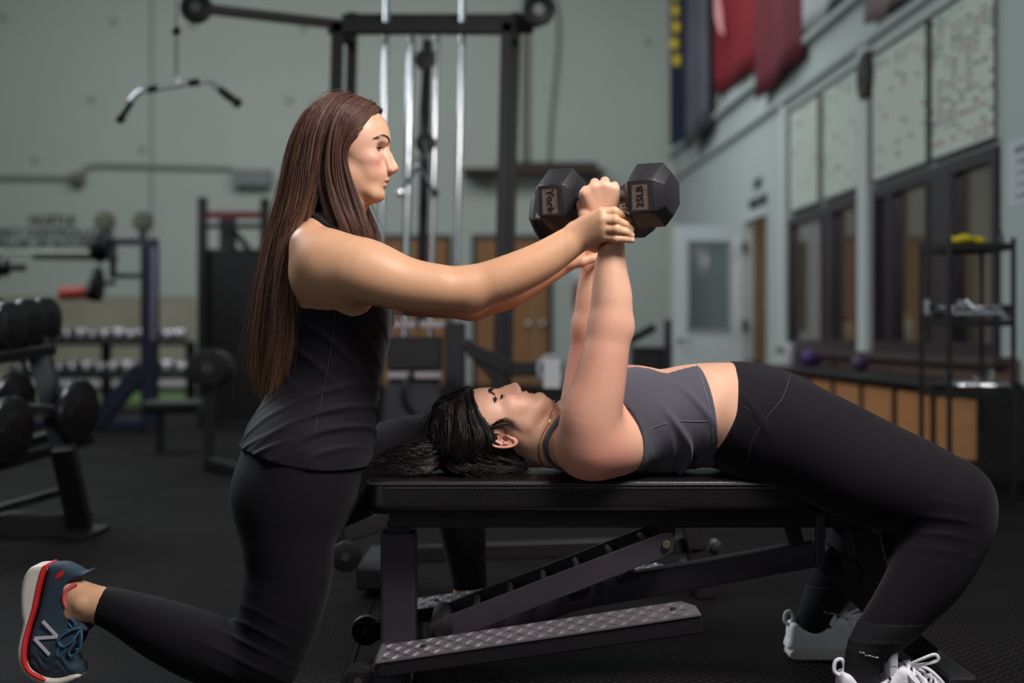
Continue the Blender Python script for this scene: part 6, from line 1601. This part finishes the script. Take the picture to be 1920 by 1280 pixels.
B += [trunk([(1062, 816, 52, 1.8), (1110, 803, 80, 1.6), (1172, 787, 102, 1.45), (1238, 790, 97, 1.42), (1300, 779, 96, 1.42), (1350, 777, 97, 1.48), (1405, 787, 105, 1.55), (1462, 806, 106, 1.55)], 3.15)]
for s in (-1, 1):
    B.append(Ell(W(1180, 755, 3.15) + np.array([0, s * .075, 0]), (.075, .07, .066), None, .035))
    B.append(Ell(W(1445, 828, 3.15) + np.array([0, s * .085, 0]), (.095, .09, .066), None, .04))
B += [Cone(fb.p(-42, 0, -50), W(1040, 822, 3.14), .056, .055, .02), Cone(W(1040, 822, 3.14), W(1085, 820, 3.14), .055, .07, .03)]
for s in (-1, 1):
    B.append(Cone(W(1030, 835, 3.14) + np.array([0, s * .03, 0]), W(1085, 835, 3.14) + np.array([0, s * .13, 0]), .035, .05, .035))
    B.append(Cone(W(1062, 800, 3.14) + np.array([0, s * .02, 0]), W(1082, 795, 3.14) + np.array([0, s * .13, 0]), .012, .013, .02))
# right arm, straight up
B += [Ell(W(1116, 838, 2.975), (.080, .058, .058), None, .03), Ell(W(1160, 845, 3.0), (.055, .05, .048), None, .04)]
B += chain([(1110, 835, 2.965), (1108, 785, 2.95), (1123, 722, 2.945), (1135, 662, 2.945), (1145, 612, 2.95)], [62, 57, 49, 43, 39], k=.03)
B += chain([(1145, 612, 2.95), (1147, 560, 2.95), (1145, 510, 2.95), (1147, 470, 2.952), (1147, 440, 2.955)], [39, 38, 31, 24, 22], k=.02)
B += [Ell(W(1165, 614, 2.945), (.022, .022, .026), None, .015)]
def fist(cx, dc, near=True):
    """right or left fist round a dumbbell handle whose centre is at (cx+0, 369, dc+.015)"""
    H = []; s = 1 if near else -1
    kx = [-35, -18, 1, 19] if near else [-35, -19, -2, 14]
    ky = [362, 351, 348, 353]
    sc = 2.955 / dc
    def q(dx, y, dd): return W(960 + (cx + dx - 960) * sc, 625 + (y - 625) * sc, dc + s * dd)
    for i in range(4):
        H.append(Cone(q(-4 + i * 6, 435, -.002), q(kx[i], ky[i] + 2, -.028), .0165, .0125, .014))
        zs = [(ky[i], -.028), (ky[i] - 8 + (3 if i in (0, 3) else 0), .002), (ky[i] + 10, .036), (388, .034), (390, .012)]
        r_ = [.0118, .0098, .0092, .0085, .0078] if i < 3 else [.0102, .0086, .008, .0074, .0066]
        for j in range(4):
            H.append(Cone(q(kx[i] + j * 1.2, *zs[j]), q(kx[i] + (j + 1) * 1.2, *zs[j + 1]), r_[j], r_[j + 1], .0022))
    th = [(-8, 428, -.006), (-33, 405, -.014), (-40, 384, -.004), (-38, 376, .018), (-24, 378, .040)]
    for j in range(4): H.append(Cone(q(*th[j]), q(*th[j + 1]), (.018, .015, .0125, .0105)[j], (.015, .0125, .0105, .009)[j], .008 if j < 2 else .003))
    return H
B += fist(1132, 2.955)
# left arm
B += [Ell(W(1116, 830, 3.31), (.075, .055, .058), None, .03)]
B += chain([(1106, 830, 3.31), (1098, 785, 3.31), (1100, 722, 3.31), (1106, 662, 3.31), (1108, 615, 3.305)], [54, 50, 43, 38, 34], k=.03)
B += chain([(1108, 615, 3.305), (1113, 560, 3.30), (1115, 510, 3.295), (1116, 470, 3.29), (1118, 450, 3.285)], [34, 33, 27, 21, 19], k=.02)
B += fist(1132, 3.275, False)
# legs
nb = len(B)
B += chain([(1440, 805, 3.04), (1520, 830, 3.01), (1620, 880, 2.97), (1710, 912, 2.935), (1778, 938, 2.915)], [96, 98, 98, 88, 76], k=.035)
B += chain([(1785, 948, 2.91), (1782, 985, 2.91), (1742, 1070, 2.90), (1692, 1138, 2.89), (1655, 1182, 2.885), (1622, 1226, 2.88), (1612, 1290, 2.88)], [78, 76, 68, 53, 44, 32, 26], k=.02, st=[1, 1, 1, 1, .95, .78, .72])
B += [Cone(W(1612, 1290, 2.88), W(1720, 1318, 2.88), .021, .018, .02)]
B += chain([(1440, 815, 3.26), (1530, 870, 3.33), (1600, 920, 3.38), (1655, 950, 3.41)], [84, 84, 76, 62], k=.035)
B += chain([(1655, 955, 3.41), (1625, 1000, 3.41), (1575, 1070, 3.40), (1540, 1130, 3.39), (1524, 1165, 3.385), (1518, 1200, 3.385)], [60, 58, 46, 34, 27, 23], k=.02, st=[1, 1, 1, .95, .8, .72])
B += [Cone(W(1518, 1195, 3.385), W(1600, 1212, 3.385), .020, .018, .02)]
B_all = hb + B
lying = empty('person', W(1200, 890, 3.15), 'dark-haired woman in grey crop top lying on the bench, pressing dumbbells up', 'person')
sh_c = W(1105, 835, 2.95)
def red_arms(v, c):
    n = snoise(v[:, 0], v[:, 1], v[:, 2], 30, 8)
    t = (np.clip(.42 + .14 * n, 0, .7) * np.clip((W(0, 560, 2.95)[2] - v[:, 2]) / .12, 0, 1) * np.clip((v[:, 0] - W(1035, 0, 3)[0]) / .03, 0, 1) * np.clip((W(1215, 0, 3)[0] - v[:, 0]) / .05, 0, 1))[:, None]
    return c * (1 - t) + np.array(srgb((205, 128, 112))) * t
bodyB = iso_obj('body', B_all, .0047, SKIN_B, lying, colors=skin_colors((216, 164, 138), fb, lipsB, (196, 110, 118), red_arms,
        [(30, 44, -30, 26, (222, 150, 136), .4), (63, 0, -36, 14, (222, 150, 138), .3), (-60, 72, -8, 26, (214, 130, 120), .5)]),
    patches=[(W(820, 895, 3.12) * np.array([1, 0, 1]) + np.array([0, 3.02, 0]), W(1040, 705, 3.12) * np.array([1, 0, 1]) + np.array([0, 3.23, 0]), .0017),
             (W(1084, 470, 2.955) - np.array([0, .075, 0]), W(1178, 330, 2.955) + np.array([0, .075, 0]), .002)])
for s in (-1, 1):
    bp = [fb.p(48, s * 11, 17), fb.p(44, s * 21, 21), fb.p(38, s * 32, 22), fb.p(28, s * 42, 18), fb.p(20, s * 48, 13)]
    tuft_line('eyebrow', B_all, bp, 460, .006, [fb.B @ np.array([-.3, s * .8, .5]), fb.B @ np.array([-.5, s * .8, .3]), fb.B @ np.array([-.7, s * .6, .0]), fb.B @ np.array([-.8, s * .5, -.2]), fb.B @ np.array([-.8, s * .5, -.4])], .0003, LASH, lying, .0010)
    lp = [fb.p(21 + 13.4 * math.cos(a), s * (31.5 + 13.4 * math.sin(a)), -4) for a in np.linspace(-.7, 1.1, 8)]
    tuft_line('eyelash', B_all, lp, 130, .0065, fb.B @ np.array([.8, s * .4, -.25]), .00035, LASH, lying, .0003, lift=1)
# crop top
def cropB_post(F, X, Y, Z):
    ay = np.abs(Y - 3.15)
    m1 = np.exp(-(((X - pzx(1290, 0)[0]) / .05) ** 2))
    f1 = folds(X, Y, Z, .006, 1.0, .55, 75, 41, 4) * m1 * np.clip((pzx(0, 740)[1] + .04 - Z) / .08, 0, 1)
    f2 = folds(X, Y, Z, .003, 1.0, .2, 170, 43, 3) * m1 * np.clip((pzx(0, 800)[1] - Z) / .05, 0, 1)
    F = F - .0045 - f1 - f2
    t = np.clip((pzx(0, 683)[1] - Z) / (pzx(0, 683)[1] - pzx(0, 860)[1]), 0, 1.1)
    xh = pzx(1318, 0)[0] + (pzx(1352, 0)[0] - pzx(1318, 0)[0]) * np.sqrt(t)
    F = smax(F, X - xh, .003)
    r = np.sqrt((X - pzx(1108, 0)[0]) ** 2 + (Z - pzx(0, 838)[1]) ** 2 * .9)
    hole = PR(98, 2.95) - r + np.maximum(0, .098 - ay) * 4
    F = smax(F, hole, .003)
    xn = pzx(1125, 0)[0]
    return smax(F, xn - X, .006)
CT = B[:5]
iso_obj('crop_top', CT + B[5:7] + [B[12]], .0036, CROP, lying, post=cropB_post)
for s in (-1, 1):
    yo = lambda v: np.array([0, s * v, 0])
    strap('strap', B_all, [W(1135, 725, 3.15) + yo(.085), W(1095, 755, 3.15) + yo(.09), W(1058, 790, 3.15) + yo(.092), W(1045, 830, 3.15) + yo(.095), W(1052, 870, 3.15) + yo(.095), W(1090, 886, 3.15) + yo(.09)], .021, CROP, lying)
# piping seams on crop top
def seam(name, prims, ctrl, m, parent, off=.0048, r=.0008):
    C_ = snap(prims, np.array(catmull(ctrl, 8, False)), off, 8)
    mb = MB(); mb.tube(C_, r, 5); return mb.build(name, m, parent, smooth=True)
SEAM = mat('seam_thread', (118, 114, 124), .8)
seam('seam', CT, [W(1198, 805, 3.0), W(1235, 797, 2.98), W(1268, 789, 2.98), (W(1300, 790, 2.98)), W(1340, 789, 2.98)], SEAM, lying, .0052)
seam('seam', CT, [W(1306, 686, 3.1), W(1322, 730, 3.0), W(1334, 785, 2.98), W(1338, 840, 2.98)], SEAM, lying, .0052)
# leggings
def legB_post(F, X, Y, Z):
    x0, z0 = pzx(1748, 980, 2.92)
    fold = folds(X, Y, Z, .004, .2, 1.0, 190, 51) * np.exp(-(((X - x0) ** 2 + (Z - z0) ** 2) / .05 ** 2))
    x1, z1 = pzx(1405, 770)
    fold += folds(X, Y, Z, .004, 1.0, .6, 100, 57, 3) * np.exp(-(((X - x1) ** 2 + (Z - z1) ** 2) / .055 ** 2))
    F = F - .003 - fold
    t = (pzx(0, 682)[1] - Z)
    wx = pzx(1394, 0)[0] - .17 * t - .55 * np.maximum(0, t - .1) ** 1.3
    F = smax(F, np.where(Z > .3, wx - X, -1), .003)
    near = Y < 3.14
    a = np.array(pzx(1612, 1165, 2.885)); b = np.array(pzx(1705, 1200, 2.885)); n = np.array([-(b - a)[1], (b - a)[0]]); n /= np.linalg.norm(n)
    cut = -((X - a[0]) * n[0] + (Z - a[1]) * n[1])
    c2 = W(0, 1110, 3.39)[2] - Z
    return smax(F, np.where(Z < .4, np.where(near, cut, c2), -1), .003)
leg_pr = B[:5] + B[nb:]
lo = np.array([pzx(1340, 0)[0], 2.7, .05]); hi = np.array([W(1900, 0, 2.9)[0], 3.6, .80])
iso_obj('leggings', leg_pr, .0048, LEG_B, lying, post=legB_post, lo=lo, hi=hi)
SEAM2 = mat('seam_thread_dark', (58, 54, 64), .8)
seam('seam', leg_pr, [W(1482, 703, 3.05), W(1468, 745, 2.95), W(1434, 790, 2.94), W(1410, 830, 2.94), W(1400, 868, 2.95)], SEAM2, lying, .0036)
seam('seam', leg_pr, [W(1396, 767, 2.97), W(1414, 778, 2.965), W(1434, 797, 2.95)], SEAM2, lying, .0036)
# socks
SOCK = mat('sock_black', (15, 14, 19), .9, bump=.3, bscale=900)
def sock(near):
    yc, xc, dd = (2.885, 1625, 2.885) if near else (3.388, 1524, 3.385)
    top = W(0, 1160, 2.885)[2] if near else W(0, 1095, 3.39)[2]
    x0_ = W(xc, 0, dd)[0]
    def post(F, X, Y, Z):
        F = F - .0035 - .0010 * np.maximum(0, np.sin(np.arctan2(Y - yc, X - x0_) * 38))
        F = F - .0015 * np.exp(-((Z - (.150 if near else .17)) / .004) ** 2)
        return smax(F, Z - top, .004)
    lo = np.array([W(1480, 0, 3.4)[0], 2.78 if near else 3.3, .02]); hi = np.array([W(1770, 0, 2.88)[0], 2.99 if near else 3.48, .25])
    iso_obj('sock', leg_pr, .0028, SOCK, lying, post=post, lo=lo, hi=hi)
sock(True); sock(False)
mb = MB()
rngs = random.Random(3)
for (cx_, cy_, cd, n_) in ((1598, 1216, 2.885, 16), (1538, 1142, 3.385, 10)):
    for i in range(n_):
        x_ = cx_ + i * 2.6; y_ = cy_ + i * .75 + rngs.uniform(-2, 2); p = W(x_, y_, cd)
        p = snap(leg_pr, np.array([[p[0], cd - .05, p[2]]]), .0065, 14)[0]
        mb.sphere(p, .0012 * rngs.uniform(.6, 1.3), 6)
mb.build('sock_letters', mat('sock_print', (200, 196, 205), .6), lying)['kind'] = 'stuff'
# white sneakers
CANV = mat('sneaker_white', (222, 220, 226), .7, var=.04, vscale=50, bump=.2, bscale=900)
RUBB = mat('sneaker_rubber', (200, 196, 190), .5)
def sneaker(root, hx, hy, L_, det=True):
    H = .082
    gshoe(root, (hx, hy), L_, 1, H, (RUBB, CANV), .037)
    mb = MB(); P = lambda u, z, y=0: np.array([hx + u * L_, hy + y, z * H])
    mb.tube(catmull([P(.0, .93), P(-.045, 1.05), P(-.035, 1.28), P(.01, 1.33), P(.035, 1.18), P(.02, .98)], 6, False), .0042, 8)
    mb.build('heel_loop', CANV, root, smooth=True)
    # tongue
    mb = MB(); mb.box(P(.36, .95, -.027), P(.43, 1.70, .027), bevel=.006); tg = mb.build('tongue', CANV, root, smooth=True)
    mb = MB(); mb.box(P(.375, 1.25, -.0285), P(.42, 1.55, -.024)); mb.build('tongue_label', mat('tongue_label', (206, 200, 205), .6), tg)
    mb = MB()
    for i in range(4):
        u = .50 + i * .085; z = 1.22 - i * .17
        mb.tube([P(u - .03, z - .35, -.036), P(u, z - .1, -.030), P(u + .03, z + .02, -.012), P(u + .05, z + .05, .012), P(u + .04, z - .1, .032)], .0032, 6)
        mb.tube([P(u - .03, z - .35, .036), P(u, z - .1, .03), P(u + .03, z + .04, .012), P(u + .06, z, -.012), P(u + .05, z - .2, -.034)], .0032, 6)
    mb.tube(catmull([P(.52, 1.22, -.01), P(.60, 1.42, -.03), P(.70, 1.55, -.035), P(.72, 1.40, -.035), P(.60, 1.25, -.02), P(.52, 1.2, -.01)], 6, False), .0034, 6)
    mb.tube(catmull([P(.52, 1.22, -.01), P(.50, 1.05, -.04), P(.56, .85, -.048), P(.62, .88, -.046), P(.56, 1.12, -.03)], 6, False), .0034, 6)
    mb.tube(catmull([P(.52, 1.22, 0), P(.64, 1.2, -.03), P(.72, 1.0, -.04), P(.76, .85, -.042)], 6, False), .0034, 6)
    mb.build('laces', mat('lace_white', (226, 223, 228), .8), root, smooth=True)
    mb = MB()
    for (u, z) in ((.355, .95), (.42, .78), (.47, .6), (.53, .45)): mb.cyl(P(u, z, -.0345), P(u, z, -.0325), .0032, n=10)
    mb.build('eyelets', mat('eyelet_dark', (40, 36, 40), .5), root)
sn1 = empty('sneaker', (W(1570, 0, 2.885)[0], 2.885, 0), 'bright white canvas sneaker on the near foot of the lying woman', 'shoe', "lying woman's sneakers")
sneaker(sn1, W(1575, 0, 2.885)[0], 2.885, .26)
sn2 = empty('sneaker', (W(1475, 0, 3.385)[0], 3.385, 0), 'dim white canvas sneaker on the far foot, behind the bench leg', 'shoe', "lying woman's sneakers")
sneaker(sn2, W(1480, 0, 3.385)[0], 3.385, .25)
# hair of the lying woman
edgeB = [(-120, -62), (-70, -62), (-40, -66), (-22, -62), (-5, -52), (8, -40), (20, -28), (34, -12), (48, 6), (62, 26), (74, 46), (110, 60)]
HB = [capfun(fb, (-40, 0, 38), (90, 80, 90), edgeB, -70),
      Ell(W(858, 835, 3.12), (.055, .075, .058), None, .03),
      Cone(W(850, 852, 3.12), W(980, 872, 3.12), .030, .014, .03, yA, 1.6),
      Cone(W(835, 852, 3.12), W(770, 858, 3.11), .030, .020, .02, yA, 1.3), Cone(W(770, 860, 3.11), W(712, 880, 3.10), .014, .005, .02, yA, 1.6)]
iso_obj('hair', HB, .004, mat('hair_under_b', (20, 16, 18), .5, var=.3, vscale=60, bump=.6, bscale=80, spec=.35), lying,
        post=lambda F, X, Y, Z: F - .0022 * np.sin(X * 160 + 60 * Z + 2.5 * snoise(X, Y, Z, 40, 4)))
palB = [(22, 16, 18), (30, 22, 24), (38, 27, 28), (46, 33, 34), (16, 12, 14)]
hA = [(880, 730, -.02), (884, 742, -.045), (892, 762, -.064), (902, 785, -.076), (912, 803, -.080), (915, 824, -.080), (900, 850, -.074), (872, 868, -.06)]
hB_ = [(872, 733, -.005), (868, 752, -.045), (868, 778, -.068), (872, 805, -.080), (872, 830, -.082), (862, 850, -.075), (845, 862, -.05)]
hC = [(862, 738, 0), (846, 756, -.035), (838, 784, -.055), (838, 812, -.068), (842, 835, -.07), (842, 852, -.05)]
hD = [(848, 744, 0), (830, 764, -.02), (819, 790, -.03), (816, 815, -.035), (822, 840, -.04), (832, 856, -.04)]
lofthair('hair_side', [hA, hB_, hC, hD], 2000, lying, HAIR_B, palB, 61, HB, None, .0022, (.0006, .0011), yc=3.12, wave=.0035, tipspread=.004)
lofthair('hair_far_side', [hA, hB_, hC, hD], 500, lying, HAIR_B, palB, 62, HB, None, .0022, (.0006, .0011), yc=3.12, wave=.0025, mirror=True, tipspread=.004)
lofthair('hair_top', [[(880, 729, 0), (868, 733, 0), (850, 742, 0), (832, 760, 0), (820, 790, 0), (816, 830, 0)], [(880, 731, -.02), (866, 738, -.02), (846, 750, -.02), (828, 772, -.02), (818, 800, -.02), (818, 835, -.02)]], 350, lying, HAIR_B, palB, 65, HB, None, .003, (.0005, .0009), yc=3.12, wave=.004)
# loose waves on the bench pad: under the head and the ponytail
b1 = [(905, 845, -.075), (935, 858, -.06), (965, 868, -.05), (990, 872, -.04), (1005, 876, -.03)]
b2 = [(860, 855, -.07), (890, 872, -.075), (925, 878, -.07), (960, 880, -.06), (985, 880, -.05)]
b3 = [(830, 850, -.06), (850, 875, -.085), (880, 880, -.09), (910, 880, -.085), (935, 882, -.08)]
lofthair('hair_loose_waves', [b1, b2, b3], 1100, lying, HAIR_B, palB, 63, None, None, .0016, (.0005, .0009), yc=3.12, wave=.0052, lenj=.4, tipspread=.003)
p1 = [(840, 828, -.03), (815, 824, -.03), (785, 830, -.045), (755, 842, -.04), (725, 858, -.03), (700, 870, -.03), (684, 880, -.03)]
p2 = [(840, 845, -.04), (815, 850, -.05), (785, 858, -.06), (755, 868, -.06), (725, 876, -.05), (700, 880, -.05)]
p3 = [(845, 855, -.03), (825, 872, -.06), (795, 880, -.08), (765, 882, -.08), (735, 884, -.07), (700, 884, -.06)]
lofthair('ponytail', [p1, p2, p3], 1500, lying, HAIR_B, palB, 64, None, None, .0016, (.0005, .0009), yc=3.12, wave=.0055, lenj=.45, tipspread=.005)
# baby hairs in front of the ear
lofthair('temple_hair', [[(925, 792, -.072), (936, 782, -.072), (948, 780, -.070), (960, 788, -.068), (968, 800, -.066)], [(915, 800, -.076), (930, 795, -.074), (944, 794, -.072), (952, 802, -.071), (956, 812, -.07)]], 110, lying, HAIR_B, palB, 66, None, None, .001, (.0002, .0004), yc=3.12, wave=.001, tipspread=.003)
# necklace and earring
GOLD = mat('gold', (232, 190, 120), .22, 1.0)
nk = snap(B_all, np.array(catmull([W(1049, 782, 3.14), W(1043, 800, 3.09), W(1030, 822, 3.075), W(1021, 845, 3.08), W(1020, 868, 3.1)], 12, False)), .0012, 10)
mb = MB()
for i in range(len(nk) - 1):
    mb.cyl(nk[i], nk[i + 1], .0011, n=6)
mb.build('necklace', GOLD, lying, smooth=True)
mb = MB(); mb.sphere(W(944, 829, 3.12 - .086), .0016, 10); mb.build('ear_stud', mat('stud_dark', (60, 58, 80), .2, .8), lying)
